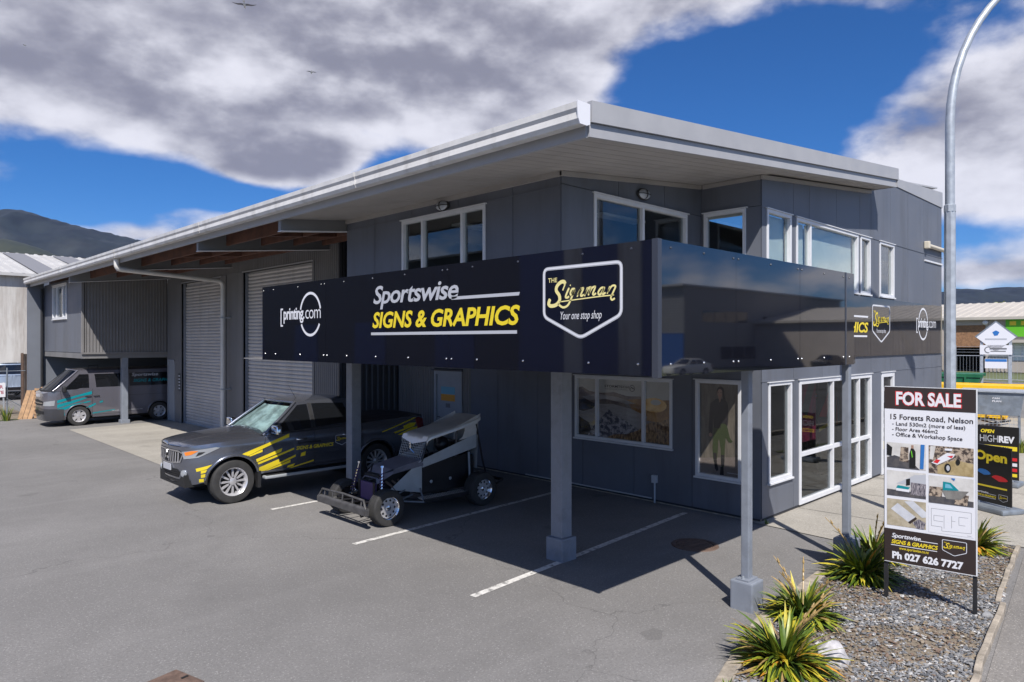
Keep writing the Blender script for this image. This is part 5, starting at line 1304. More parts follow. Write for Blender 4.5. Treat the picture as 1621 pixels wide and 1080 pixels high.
# ---------------------------------------------------------------- ute
pmat('ute_glass', (0.008, 0.009, 0.011), 0.04, spec=0.7, coat=0.4)
ute = thing('pickup_truck', 'dark grey double cab pickup with yellow stripe graphics parked nose out', 'pickup truck', (5.17, 13.27, 0.0))
usp = dict(half=0.91,
  plan=[(-0.81, 0.0), (-0.797, 0.28), (-0.75, 0.52), (-0.65, 0.69), (-0.50, 0.79), (-0.30, 0.855), (0.0, 0.895), (0.6, 0.895), (1.5, 0.895), (2.5, 0.895), (3.3, 0.892), (3.9, 0.885), (4.18, 0.87), (4.27, 0.82), (4.30, 0.6), (4.31, 0.0)],
  bottom=[(-0.9, 0.40), (-0.7, 0.38), (-0.45, 0.42), (0.3, 0.46), (2.6, 0.47), (3.6, 0.52), (4.31, 0.56)],
  top=[(-0.88, 1.015), (-0.80, 1.04), (-0.6, 1.075), (-0.3, 1.105), (0.2, 1.130), (0.6, 1.145), (1.5, 1.165), (2.55, 1.20), (2.7, 1.215), (3.6, 1.25), (4.31, 1.275)],
  bulge=[(0.36, -0.07), (0.46, -0.035), (0.62, 0.0), (0.78, 0.012), (0.92, 0.006), (1.02, 0.012), (1.10, -0.005), (1.20, -0.035), (1.30, -0.06)],
  arches=[(0.0, 0.465, 0.395), (3.0, 0.46, 0.395)], lip=0.026, lipmat='ute_paint',
  decks=[(-0.81, 0.75, [(-0.88, 0.015), (-0.7, 0.05), (-0.4, 0.085), (0.2, 0.115), (0.75, 0.13)], 'ute_paint', 'bonnet'), (2.62, 4.30, [(2.6, 0.02), (4.31, 0.02)], 'black_plastic', 'tonneau_cover')])
ub = Body(usp); ub.build(ute, 'ute_paint')
uc = Cab(dict(yb=0.858, yr=0.62, zb=lambda x: 1.15+0.028*max(0, x-0.6), zr=lambda x: 1.71+0.02*math.sin((x-1.3)/1.1*math.pi) if x < 2.4 else 1.70, xf0=0.55, xf1=1.30, xr0=2.66, xr1=2.45, sbow=0.20, rbow=0.03, crown=0.055, screen='glass_screen', bow=0.03))
uc.build(ute, 'ute_paint')
for sd in (-1, 1):
    uc.win(ute, [(0.74, 0.05), (1.53, 0.07), (1.53, 0.90), (1.33, 0.90)], 'ute_glass', sd=sd)
    uc.win(ute, [(1.63, 0.08), (2.44, 0.14), (2.32, 0.86), (1.63, 0.90)], 'ute_glass', sd=sd)
    MB().grid([[uc.side(x, v, 0.010, sd) for x in (1.54, 1.62)] for v in (0.04, 0.5, 0.92)], flip=(sd == 1)).build('door_pillar', 'black_plastic', ute)
    MB().tube([uc.side(0.72, 0.03, 0.012, sd), uc.side(1.5, 0.045, 0.012, sd), uc.side(2.46, 0.10, 0.012, sd)], 0.009, 6).build('belt_moulding', 'black_plastic', ute)
uc_rear = MB().grid([[uc.rear(a*0.82, v, 0.008) for a in (-1, -.5, 0, .5, 1)] for v in (0.25, 0.6, 0.9)]); uc_rear.build('rear_window', 'ute_glass', ute)
MB().grid([[Vector((uc.screen(a*0.93, 0.05+0.90*v).x+0.045+0.02*math.sin(a*9+v*5), uc.screen(a*0.93, 0.05+0.86*v).y, uc.screen(a*0.93, 0.05+0.86*v).z-0.035)) for a in [i/10-1 for i in range(21)]] for v in [j/9 for j in range(10)]]).build('sunshade', 'foil', ute, smooth=60)
MB().box(0.85, 2.55, -0.80, 0.80, 0.55, 1.14).build('cabin_floor', 'under', ute)
MB().box(-0.75, 4.2, -0.62, 0.62, 0.34, 0.56).build('chassis', 'under', ute)
for y in (-0.66, 0.66): MB().box(2.7, 4.22, y-0.02, y+0.02, 0.56, 1.2).build('tub_wall', 'under', ute)
# seams, handles, side steps
for sd in (-1, 1):
    for ln in ([(0.60, 1.13), (0.545, 0.95), (0.56, 0.52)], [(1.58, 1.16), (1.58, 0.50)], [(2.60, 1.19), (2.56, 0.95), (2.42, 0.62), (2.40, 0.52)], [(0.56, 0.515), (2.40, 0.515)], [(2.66, 1.2), (2.66, 0.6)]): ub.strip(MB(), ln, 0.009, 0.002, sd).build('door_gap', 'under', ute)
    for x in (1.30, 2.30):
        h_ = MB(); h_.tube([ub.pt(ub.s_of_x(x+a), 1.03, o_, sd) for a, o_ in ((-0.10, 0.005), (-0.08, 0.035), (0.08, 0.035), (0.10, 0.005))], 0.016, 8); h_.build('door_handle', 'chrome', ute, smooth=50)
    MB().prism([(0.56, 0.0), (2.36, 0.0), (2.36, 0.055), (0.56, 0.055)], (0, sd*0.80, 0.36), (1, 0, 0), (0, 0, 1), (0, sd*0.15, 0)).build('side_step', 'alu_satin', ute, bevel=0.02)
    MB().box(0.6, 2.32, sd*0.83, sd*0.93, 0.416, 0.422).build('step_tread', 'black_plastic', ute)
    MB().box(0.44, 0.50, sd*0.62, sd*0.90, 0.22, 0.52).build('mud_flap', 'black_plastic', ute); MB().box(3.44, 3.50, sd*0.62, sd*0.90, 0.22, 0.54).build('mud_flap', 'black_plastic', ute)
    # mirror
    m_ = MB(); pts = rounded([(-0.13, -0.075), (0.13, -0.075), (0.12, 0.085), (-0.11, 0.085)], 0.04)
    m_.prism(pts, (0.80, sd*1.02, 1.255), (0, 1, 0), (0, 0, 1), (-0.11, 0, 0)); mo = m_.build('mirror', 'chrome', ute, bevel=0.025, smooth=60)
    MB().tube([(0.80, sd*0.86, 1.19), (0.77, sd*0.95, 1.205)], 0.025, 8).build('mirror_arm', 'black_plastic', mo)
    # lamps
    hl = ub.patch(MB(), [(ub.s_of_x(-0.73), 0.84), (ub.s_of_x(-0.56), 0.87), (ub.s_of_x(-0.24), 1.02), (ub.s_of_x(-0.30), 1.035), (ub.s_of_x(-0.56), 1.005), (ub.s_of_x(-0.75), 0.965)], 0.010, sd, qspace=True, nx=14).build('headlight', 'lamp_lens', ute, smooth=60)
    ub.patch(MB(), [(ub.s_of_x(-0.715), 0.90), (ub.s_of_x(-0.65), 0.92), (ub.s_of_x(-0.56), 0.985), (ub.s_of_x(-0.65), 0.985), (ub.s_of_x(-0.725), 0.955)], 0.014, sd, qspace=True, nx=8).build('indicator', 'lamp_amber', hl, smooth=60)
    ub.patch(MB(), [(ub.s_of_x(-0.60), 0.885), (ub.s_of_x(-0.52), 0.92), (ub.s_of_x(-0.46), 0.965), (ub.s_of_x(-0.56), 0.96)], 0.013, sd, qspace=True, nx=8).build('lamp_surround', 'rim_dark', hl)
    ub.patch(MB(), [(4.05, 0.92), (4.22, 0.92), (4.24, 1.19), (4.12, 1.23), (4.02, 1.20)], 0.008, sd).build('tail_light', 'lamp_red', ute)
    wheel(ute, 0.0, sd*0.775, 0.388, 0.25, 'ute', sd, 0.248); wheel(ute, 3.0, sd*0.775, 0.388, 0.25, 'ute', sd, 0.248)
# front: grille, bars, bumper openings, fog lamps, plate
def frontpatch(pts, off, mat, name, sides=(-1, 1), n=10):
    for sd in sides: ub.patch(MB(), pts, off, sd, qspace=True, nx=n).build(name, mat, ute, smooth=60)
qa = ub.s_of_x(-0.74)
frontpatch([(0.0, 0.755), (qa*0.85, 0.80), (qa*0.98, 0.93), (qa*0.8, 0.965), (0.0, 0.965)], 0.004, 'under', 'grille')
for i in range(5):
    q0 = 0.09+i*0.085
    frontpatch([(q0, 0.775), (q0+0.028, 0.775), (q0+0.028, 0.95), (q0, 0.95)], 0.018, 'alloy', 'grille_bar', n=2)
frontpatch([(0.0, 0.955), (qa*0.8, 0.955), (qa*0.98, 0.925), (qa*1.0, 0.945), (qa*0.8, 0.985), (0.0, 0.985)], 0.014, 'chrome', 'grille_trim')
frontpatch([(0.0, 0.745), (qa*0.85, 0.79), (qa*0.98, 0.92), (qa*1.03, 0.92), (qa*0.9, 0.77), (0.0, 0.722)], 0.012, 'chrome', 'grille_trim')
frontpatch([(0.0, 0.50), (qa*0.7, 0.50), (qa*0.85, 0.60), (qa*0.7, 0.65), (0.0, 0.65)], 0.005, 'under', 'bumper_intake')
for i in range(3): frontpatch([(0.0, 0.53+i*0.04), (qa*0.72, 0.53+i*0.04), (qa*0.72, 0.545+i*0.04), (0, 0.545+i*0.04)], 0.009, 'black_plastic', 'intake_bar')
frontpatch([(0.0, 0.405), (qa*1.1, 0.405), (qa*1.25, 0.455), (0.0, 0.455)], 0.008, 'black_plastic', 'lower_lip')
for sd in (-1, 1):
    c_ = ub.pt(qa*1.02, 0.585, 0.002, sd); n_ = (c_ - ub.pt(qa*1.02, 0.585, -0.1, sd)).normalized()
    MB().lathe([(0.0, 0.03), (0.04, 0.028), (0.045, 0.02), (0.06, 0.02), (0.065, 0.0)], c_, n_, 20).build('fog_lamp', 'lamp_lens', ute, smooth=50)
MB().box(-0.838, -0.822, -0.18, 0.18, 0.61, 0.72).build('number_plate', 'print_silver', ute)
mk = MB()
for i in range(3):
    a = R(90+120*i); ca, sa = math.cos(a), math.sin(a); u_ = Vector((ca, sa)); v_ = Vector((-sa, ca))
    q = [u_*0.012, u_*0.052+v_*0.026, u_*0.092, u_*0.052-v_*0.026]
    mk.prism([(p_.x, p_.y) for p_ in q], (-0.830, 0, 0.865), (0, -1, 0), (0, 0, 1), (-0.015, 0, 0))
mk.build('emblem', 'chrome', ute)
MB().box(4.30, 4.42, -0.75, 0.75, 0.52, 0.68).build('rear_bumper', 'chrome', ute, bevel=0.03)
for y, x1 in ((-0.42, 0.42), (0.12, 0.95)):
    MB().tube([uc.screen(y, 0.03, 0.02), uc.screen(lerp(y, x1, .5), 0.05, 0.022), uc.screen(x1, 0.10, 0.015)], 0.009, 6).build('wiper', 'black_plastic', ute)
MB().tube([(1.5, -0.3, 1.74), (1.32, -0.34, 2.02)], [0.005, 0.002], 6).build('aerial', 'black_plastic', ute)
# yellow graphics
decals = [[(0.143, 0.867), (0.761, 1.057), (1.063, 1.150), (1.051, 1.084), (0.761, 1.003), (0.251, 0.823)], [(0.261, 0.821), (0.525, 0.909), (0.525, 0.866), (0.294, 0.807)],
 [(0.40, 0.744), (0.911, 0.896), (0.888, 0.826), (0.42, 0.688)], [(0.43, 0.675), (1.146, 0.875), (1.146, 0.842), (0.45, 0.640)], [(0.469, 0.584), (0.842, 0.696), (0.853, 0.632), (1.182, 0.744), (1.17, 0.701), (0.58, 0.507), (0.469, 0.507)],
 [(0.59, 0.506), (1.075, 0.655), (1.075, 0.602), (0.648, 0.505)], [(1.29, 0.759), (1.387, 0.782), (1.375, 0.704), (1.278, 0.693)], [(1.035, 0.549), (1.177, 0.576), (1.139, 0.522), (1.011, 0.51)], [(1.063, 0.50), (1.559, 0.601), (1.559, 0.572), (1.11, 0.49)],
 [(-0.60, 0.677), (-0.36, 0.735), (-0.44, 0.66), (-0.59, 0.621)], [(-0.53, 0.633), (-0.44, 0.648), (-0.46, 0.60), (-0.53, 0.582)], [(-0.53, 0.565), (-0.465, 0.575), (-0.47, 0.516), (-0.53, 0.505)], [(-0.56, 0.486), (-0.49, 0.490), (-0.49, 0.43), (-0.56, 0.425)],
 [(3.12, 1.00), (3.98, 1.222), (4.06, 1.222), (3.14, 0.985)], [(3.42, 0.96), (3.70, 1.02), (3.68, 1.07), (3.86, 1.12), (4.02, 1.12), (3.96, 1.05), (3.46, 0.93)], [(3.52, 0.90), (3.90, 1.02), (4.12, 1.04), (4.06, 0.97), (3.60, 0.885)]]
for dpts in decals: ub.patch(MB(), dpts, 0.004, -1, nx=8).build('stripe_graphic', 'print_yellow', ute)
um = lambda x, z, d=0.0: ub.pt(ub.s_of_x(x), z, d, -1)
letters('lettering', 'Sportswise', ute, um, 1.21, 1.69, 0.915, 0.985, 'print_black', shear=0.22, bold=0.02, d=0.005)
letters('lettering', 'SIGNS & GRAPHICS', ute, um, 1.19, 1.98, 0.825, 0.895, 'print_yellow', shear=0.2, bold=0.025, d=0.005)
shield(ute, um, 2.17, 0.925, 0.30, gold='print_yellow', d=0.005, fine=False)

# ---------------------------------------------------------------- van
van = thing('delivery_van', 'grey van with teal streak graphics parked under the box room', 'van', (6.13, 28.28, 0.0))
vsp = dict(half=0.85,
  plan=[(-1.03, 0.0), (-1.02, 0.35), (-0.98, 0.62), (-0.88, 0.76), (-0.70, 0.82), (-0.4, 0.842), (0.2, 0.845), (1.5, 0.845), (2.8, 0.845), (3.3, 0.84), (3.46, 0.80), (3.50, 0.6), (3.50, 0.0)],
  bottom=[(-1.2, 0.22), (-0.9, 0.22), (0.4, 0.27), (3.5, 0.30)],
  top=[(-1.05, 1.10), (-0.97, 1.15), (-0.82, 1.20), (-0.55, 1.23), (0.0, 1.25), (3.5, 1.27)],
  bulge=[(0.2, -0.04), (0.35, -0.01), (0.6, 0.006), (0.9, 0.008), (1.28, -0.004)], arches=[(0.0, 0.39, 0.335), (2.57, 0.39, 0.335)], lip=0.018,
  decks=[(-1.03, -0.5, [(-1.2, 0.03), (-0.5, 0.06)], 'van_paint', 'bonnet')])
vb = Body(vsp); vb.build(van, 'van_paint')
vc = Cab(dict(yb=0.842, yr=0.70, zb=lambda x: 1.21 if x < 0 else 1.25, zr=lambda x: 1.88, xf0=-0.78, xf1=-0.02, xr0=3.49, xr1=3.36, sbow=0.16, rbow=0.03, crown=0.09, screen='glass_dark', bow=0.035))
vc.build(van, 'van_paint')
MB().box(-0.5, 3.3, -0.7, 0.7, 0.3, 1.2).build('cabin_floor', 'under', van); MB().box(-0.9, 3.4, -0.6, 0.6, 0.2, 0.5).build('chassis', 'under', van)
for sd in (-1, 1):
    vc.win(van, [(-0.46, 0.06), (0.30, 0.06), (0.30, 0.80), (0.02, 0.80)], 'ute_glass', sd=sd)
    vc.win(van, [(0.52, 0.08), (1.50, 0.08), (1.50, 0.80), (0.48, 0.80)], 'ute_glass', sd=sd); vc.win(van, [(1.58, 0.08), (3.15, 0.08), (3.10, 0.80), (1.58, 0.80)], 'ute_glass', sd=sd)
    for ln in ([(-0.55, 1.2), (-0.50, 0.9), (-0.42, 0.7)], [(0.40, 1.25), (0.40, 0.35)], [(1.54, 1.25), (1.54, 0.35)], [(0.46, 0.36), (1.54, 0.36)], [(1.54, 0.98), (3.2, 0.98)]): vb.strip(MB(), ln, 0.009, 0.002, sd).build('door_gap', 'under', van)
    for x in (0.27, 0.52): MB().tube([vb.pt(vb.s_of_x(x+a), 1.0, o_, sd) for a, o_ in ((-0.09, 0.004), (-0.07, 0.028), (0.07, 0.028), (0.09, 0.004))], 0.014, 6).build('door_handle', 'black_plastic', van)
    hl = vb.patch(MB(), [(vb.s_of_x(-0.99), 0.72), (vb.s_of_x(-0.72), 0.72), (vb.s_of_x(-0.70), 0.90), (vb.s_of_x(-0.97), 0.86)], 0.010, sd, qspace=True, nx=10).build('headlight', 'lamp_lens', van, smooth=60)
    m_ = MB(); m_.prism(rounded([(-0.11, -0.1), (0.11, -0.1), (0.10, 0.1), (-0.10, 0.1)], 0.04), (-0.42, sd*0.98, 1.27), (0, 1, 0), (0, 0, 1), (-0.10, 0, 0)); m_.build('mirror', 'black_plastic', van, bevel=0.02, smooth=60)
    wheel(van, 0.0, sd*0.74, 0.335, 0.2, 'van', sd, 0.205); wheel(van, 2.57, sd*0.74, 0.335, 0.2, 'van', sd, 0.205)
    vb.patch(MB(), [(0.0, 0.22), (vb.s_of_x(-0.42), 0.22), (vb.s_of_x(-0.45), 0.60), (vb.s_of_x(-0.9), 0.62), (0.0, 0.64)], 0.012, sd, qspace=True, nx=24).build('bumper', 'van_bumper', van, smooth=60)
    vb.patch(MB(), [(0.0, 0.72), (vb.s_of_x(-0.99)*0.98, 0.74), (vb.s_of_x(-0.99)*0.98, 0.88), (0.0, 0.92)], 0.006, sd, qspace=True, nx=8).build('grille', 'under', van)
    vb.patch(MB(), [(0.0, 0.79), (vb.s_of_x(-0.99)*0.98, 0.79), (vb.s_of_x(-0.99)*0.98, 0.83), (0.0, 0.83)], 0.014, sd, qspace=True, nx=8).build('grille_bar', 'chrome', van)
    vb.patch(MB(), [(0.05, 0.42), (vb.s_of_x(-0.97), 0.44), (vb.s_of_x(-0.97), 0.54), (0.05, 0.56)], 0.016, sd, qspace=True, nx=8).build('intake', 'under', van)
for dpts in [[(-0.64, 0.90), (0.05, 1.08), (0.38, 1.17), (0.38, 1.06), (0.0, 1.0), (-0.64, 0.80)], [(-0.64, 0.76), (0.10, 0.95), (0.30, 0.96), (-0.05, 0.83), (-0.64, 0.64)], [(-0.64, 0.61), (-0.2, 0.75), (0.14, 0.80), (-0.40, 0.58), (-0.64, 0.48)], [(-0.64, 0.44), (-0.44, 0.52), (-0.42, 0.38), (-0.64, 0.35)], [(0.10, 0.80), (0.34, 0.84), (0.34, 0.80), (0.16, 0.76)], [(0.20, 0.62), (0.5, 0.76), (0.5, 0.70), (0.28, 0.58)], [(0.62, 0.80), (0.72, 0.83), (0.72, 0.77), (0.62, 0.74)], [(0.38, 0.42), (1.1, 0.50), (1.1, 0.47), (0.38, 0.38)]]:
    vb.patch(MB(), dpts, 0.004, -1, nx=8).build('streak_graphic', 'print_teal', van)
vm = lambda x, v, d=0.0: vc.side(x, v, 0.012+d, -1)
letters('lettering', 'Sportswise', van, vm, 1.66, 2.55, 0.56, 0.80, 'print_silver', shear=0.22, bold=0.02, d=0.0); letters('lettering', 'SIGNS & GRAPHICS', van, vm, 1.70, 3.1, 0.28, 0.46, 'print_teal', shear=0.2, bold=0.02, d=0.0)
letters('lettering', 'www.sportswise.co.nz', van, lambda x, z, d=0.0: vb.pt(vb.s_of_x(x), z, d, -1), 1.0, 2.0, 0.42, 0.48, 'print_silver', d=0.006)
MB().tube([(-0.9, -0.60, 1.2), (-0.35, -0.62, 1.85)], 0.004, 5).build('aerial', 'black_plastic', van)
MB().tube([(0.4, -0.3, 1.96), (0.4, -0.3, 2.03), (0.7, -0.3, 2.05), (0.7, -0.3, 1.96)], 0.012, 6).build('roof_bracket', 'black_plastic', van)

# ---------------------------------------------------------------- open-wheel race car
bg = thing('race_car', 'home built open wheel race car in bare aluminium parked in the bay', 'race car', (6.26, 9.82, 0.0))
# local x = rearwards from front axle
for x, r_, w_ in ((0.0, 0.285, 0.21), (1.98, 0.295, 0.24)):
    for sd in (-1, 1): wheel(bg, x, sd*0.60, r_, w_, 'buggy', sd, 0.172)
    MB().tube([(x, -0.52, r_), (x, 0.52, r_)], 0.035, 10).build('axle', 'under', bg)
def sheetpoly(name, mat, pts3, th=0.004):
    A = [Vector(q) for q in pts3]; n = (A[1]-A[0]).cross(A[2]-A[0]).normalized()*th
    m = len(A); mb = MB(); fs = [tuple(range(m)), tuple(range(2*m-1, m-1, -1))] + [(i, m+i, m+(i+1) % m, (i+1) % m) for i in range(m)]
    mb.add(A + [q-n for q in A], fs); return mb.build(name, mat, bg, recalc=True)
YB = 0.33
for sd in (-1, 1):
    y = sd*YB
    sheetpoly('side_panel', 'buggy_black', [(0.90, y, 0.34), (1.92, y, 0.34), (1.95, y, 0.90), (0.92, y, 0.78)])
    sheetpoly('waist_panel', 'alu_satin', [(0.905, y*1.02, 0.76), (1.95, y*1.02, 0.95), (2.12, y*1.02, 0.98), (2.12, y*1.02, 1.22), (1.95, y*1.02, 1.18), (0.91, y*1.02, 0.90)])
    sheetpoly('cowl_panel', 'alu_satin', [(0.26, y*0.99, 0.48), (0.90, y*1.01, 0.34), (0.90, y*1.01, 0.90), (0.80, y*0.99, 0.84)])
    sheetpoly('tail_panel', 'alu_sheet', [(2.12, y*1.02, 1.22), (2.16, y*1.02, 1.52), (1.84, y*1.02, 1.43), (1.85, y*1.02, 1.30), (1.80, y*1.02, 1.20), (1.70, y*1.02, 1.14), (1.95, y*1.02, 1.175)])
    MB().tube([(0.90, y, 0.86), (0.98, y, 1.10), (1.06, y, 1.24), (1.16, y, 1.285), (1.6, y, 1.36), (2.12, y, 1.48)], 0.019, 8).build('roll_bar', 'buggy_black', bg, smooth=60)
    MB().tube([(2.12, y, 1.40), (2.32, y*0.95, 0.62), (2.42, y*0.9, 0.42)], 0.018, 8).build('rear_stay', 'buggy_black', bg)
    MB().tube([(-0.30, y*1.1, 0.36), (0.35, y, 0.30), (1.0, y*1.2, 0.24), (2.4, y*1.2, 0.27)], 0.024, 8).build('chassis_rail', 'buggy_black', bg, smooth=60)
    MB().box(0.78, 1.72, sd*0.36, sd*0.58, 0.265, 0.285).build('running_board', 'alu_sheet', bg)
    mb = MB()
    for i in range(16):
        for j in range(4):
            cx_, cy_ = 0.82+i*0.057, sd*(0.385+j*0.05); a = 0.7 if (i+j) % 2 else -0.7
            dx, dy = math.cos(a)*0.018, math.sin(a)*0.018; nx_, ny_ = -math.sin(a)*0.004, math.cos(a)*0.004
            mb.add([(cx_-dx-nx_, cy_-dy-ny_, 0.2865), (cx_+dx-nx_, cy_+dy-ny_, 0.2865), (cx_+dx+nx_, cy_+dy+ny_, 0.2885), (cx_-dx+nx_, cy_-dy+ny_, 0.2885)], [(0, 1, 2, 3)])
    tag(mb.build('tread_pattern', 'chrome', bg), kind='stuff')
    MB().box(0.74, 1.80, sd*0.58, sd*0.62, 0.22, 0.29).build('nerf_bar', 'buggy_black', bg, bevel=0.01)
    MB().tube([(0.30, sd*0.36, 0.30), (0.74, sd*0.60, 0.25)], 0.014, 6).build('nerf_brace', 'galv_dark', bg); MB().tube([(0.86, sd*0.34, 0.42), (0.74, sd*0.60, 0.25)], 0.014, 6).build('nerf_brace', 'galv_dark', bg)
    # coil-over dampers, front
    a, b = Vector((0.02, sd*0.44, 0.34)), Vector((0.10, sd*0.34, 0.86)); pts = []
    ex = (b-a).normalized(); e1 = ex.orthogonal().normalized(); e2 = ex.cross(e1)
    for i in range(85):
        t_ = i/84; w0 = t_*2*math.pi*8; pts.append(a + (b-a)*(0.12+0.74*t_) + (e1*math.cos(w0)+e2*math.sin(w0))*0.035)
    sp_ = MB().tube(pts, 0.008, 5).build('coil_spring', 'buggy_violet', bg); MB().tube([a, b], 0.014, 8).build('damper', 'chrome', sp_)
    MB().lathe([(0.0, 0.0), (0.03, 0.0), (0.03, 0.03), (0.0, 0.03)], b, ex, 12).build('damper_cap', 'chrome', sp_)
    MB().tube([(1.90, sd*0.42, 0.34), (1.92, sd*0.36, 0.92)], 0.022, 8).build('rear_damper', 'galv_dark', bg)
    MB().tube([(0.0, sd*0.5, 0.24), (0.7, sd*0.34, 0.34)], 0.012, 6).build('radius_rod', 'galv_dark', bg); MB().tube([(0.0, sd*0.5, 0.34), (0.55, sd*0.34, 0.44)], 0.012, 6).build('radius_rod', 'galv_dark', bg)
# bonnet, nose, radiator
sheetpoly('bonnet', 'buggy_hood', [(0.34, -0.30, 0.80), (0.92, -0.33, 0.90), (0.92, 0.33, 0.90), (0.34, 0.30, 0.80)])
sheetpoly('bonnet_side', 'buggy_hood', [(0.34, -0.30, 0.80), (0.30, -0.34, 0.73), (0.92, -0.35, 0.80), (0.92, -0.33, 0.90)]); sheetpoly('bonnet_side', 'buggy_hood', [(0.34, 0.30, 0.80), (0.92, 0.33, 0.90), (0.92, 0.35, 0.80), (0.30, 0.34, 0.73)])
sheetpoly('nose_panel', 'buggy_hood', [(0.34, -0.30, 0.80), (0.34, 0.30, 0.80), (0.10, 0.16, 0.66), (0.10, -0.16, 0.66)])
sheetpoly('nose_panel', 'buggy_hood', [(0.34, -0.30, 0.80), (0.10, -0.16, 0.66), (0.06, -0.24, 0.58), (0.30, -0.34, 0.73)]); sheetpoly('nose_panel', 'buggy_hood', [(0.34, 0.30, 0.80), (0.30, 0.34, 0.73), (0.06, 0.24, 0.58), (0.10, 0.16, 0.66)])
MB().tube([(0.33, -0.32, 0.80), (0.07, -0.02, 0.62), (0.33, 0.30, 0.80)], 0.016, 6).build('nose_bar', 'buggy_black', bg)
MB().box(0.02, 0.07, -0.24, 0.20, 0.28, 0.60).build('radiator', 'buggy_violet', bg, bevel=0.01); MB().box(0.012, 0.02, -0.26, -0.2, 0.26, 0.62).build('radiator_tank', 'buggy_black', bg); MB().box(0.012, 0.02, 0.17, 0.23, 0.26, 0.62).build('radiator_tank', 'buggy_black', bg)
MB().box(0.12, 0.75, -0.22, 0.22, 0.30, 0.72).build('engine_block', 'under', bg, bevel=0.03)
for i in range(4): MB().tube([(0.25+i*0.12, -0.22, 0.60), (0.28+i*0.12, -0.31, 0.55), (0.40+i*0.12, -0.31, 0.42)], 0.02, 8).build('exhaust', 'iron_cover', bg, smooth=60)
# roof, screen mesh, emblem
roof_pts = [(0.98, 1.20), (1.02, 1.27), (1.10, 1.30), (1.6, 1.385), (2.12, 1.50), (2.20, 1.54)]
rows = [[Vector((x, y_*0.36, z + dz_)) for y_, dz_ in ((-1, -0.075), (-1, -0.03), (-0.96, -0.006), (-0.85, 0.004), (-0.4, 0.012), (0, 0.015), (0.4, 0.012), (0.85, 0.004), (0.96, -0.006), (1, -0.03), (1, -0.075))] for x, z in roof_pts]
MB().grid(rows, flip=True).build('roof_skin', 'alu_sheet', bg, smooth=50)
sheetpoly('visor', 'alu_sheet', [(0.98, -0.355, 1.20), (0.94, -0.01, 1.13), (0.98, 0.355, 1.20), (1.02, 0.355, 1.27), (1.02, -0.355, 1.27)])
for y in (-0.35, 0.35): sheetpoly('roof_lip', 'alu_sheet', [(1.6, y, 1.385), (2.12, y, 1.50), (2.20, y, 1.54), (2.20, y*1.02, 1.585), (1.75, y*1.02, 1.43)])
mesh = MB()
for i in range(14):
    y = -0.31+i*0.62/13; mesh.tube([(0.88, y, 0.89), (0.985, y, 1.20)], 0.004, 4)
for i in range(9): t_ = i/8; mesh.tube([(lerp(0.88, 0.985, t_), -0.32, lerp(0.89, 1.2, t_)), (lerp(0.88, 0.985, t_), 0.32, lerp(0.89, 1.2, t_))], 0.004, 4)
mesh.build('screen_mesh', 'galv', bg)
for a in (90, 215, 325): MB().tube([(0.90, 0, 1.05), (0.90, math.cos(R(a))*0.14, 1.05+math.sin(R(a))*0.11)], [0.014, 0.008], 6).build('screen_star', 'chrome', bg)
MB().box(1.35, 1.75, -0.22, 0.22, 0.35, 0.55).build('seat', 'buggy_black', bg, bevel=0.05); MB().prism(rounded([(-0.2, 0), (0.2, 0), (0.17, 0.62), (-0.17, 0.62)], 0.08), (1.72, 0, 0.50), (0, 1, 0), (0.1, 0, 1), (0.09, 0, 0)).build('seat_back', 'buggy_black', bg, bevel=0.03)
MB().tube([(1.22+0.10*0.3*math.cos(i*0.3), 0.16*math.cos(i*0.3), 0.86+0.15*math.sin(i*0.3)) for i in range(22)], 0.014, 6).build('steering_wheel', 'buggy_black', bg, smooth=60)
sheetpoly('rear_panel', 'alu_satin', [(2.14, -0.33, 0.60), (2.14, 0.33, 0.60), (2.17, 0.34, 1.52), (2.17, -0.34, 1.52)]); sheetpoly('bulkhead', 'buggy_black', [(1.93, -0.32, 0.34), (1.93, 0.32, 0.34), (1.95, 0.32, 1.1), (1.95, -0.32, 1.1)]); sheetpoly('dash_panel', 'buggy_black', [(0.92, -0.32, 0.5), (0.92, 0.32, 0.5), (0.92, 0.32, 0.89), (0.92, -0.32, 0.89)])
for y in (-0.3, 0.3): MB().tube([(1.62, y, 0.34), (1.70, y, 1.36)], 0.018, 8).build('roll_hoop', 'buggy_steel', bg)
MB().tube([(1.70, -0.3, 1.34), (1.70, 0.3, 1.34)], 0.018, 8).build('roll_hoop', 'buggy_steel', bg); MB().lathe([(0, 0.14), (0.09, 0.11), (0.12, 0.0), (0.10, -0.10), (0.05, -0.13)], (1.62, 0.02, 1.05), (0, 0, 1), 14).build('head_rest', 'buggy_black', bg, smooth=60)
MB().box(0.9, 1.95, -0.32, 0.32, 0.30, 0.335).build('floor_pan', 'under', bg); MB().box(1.95, 2.10, -0.30, 0.30, 0.35, 0.85).build('fuel_tank', 'buggy_black', bg, bevel=0.04)
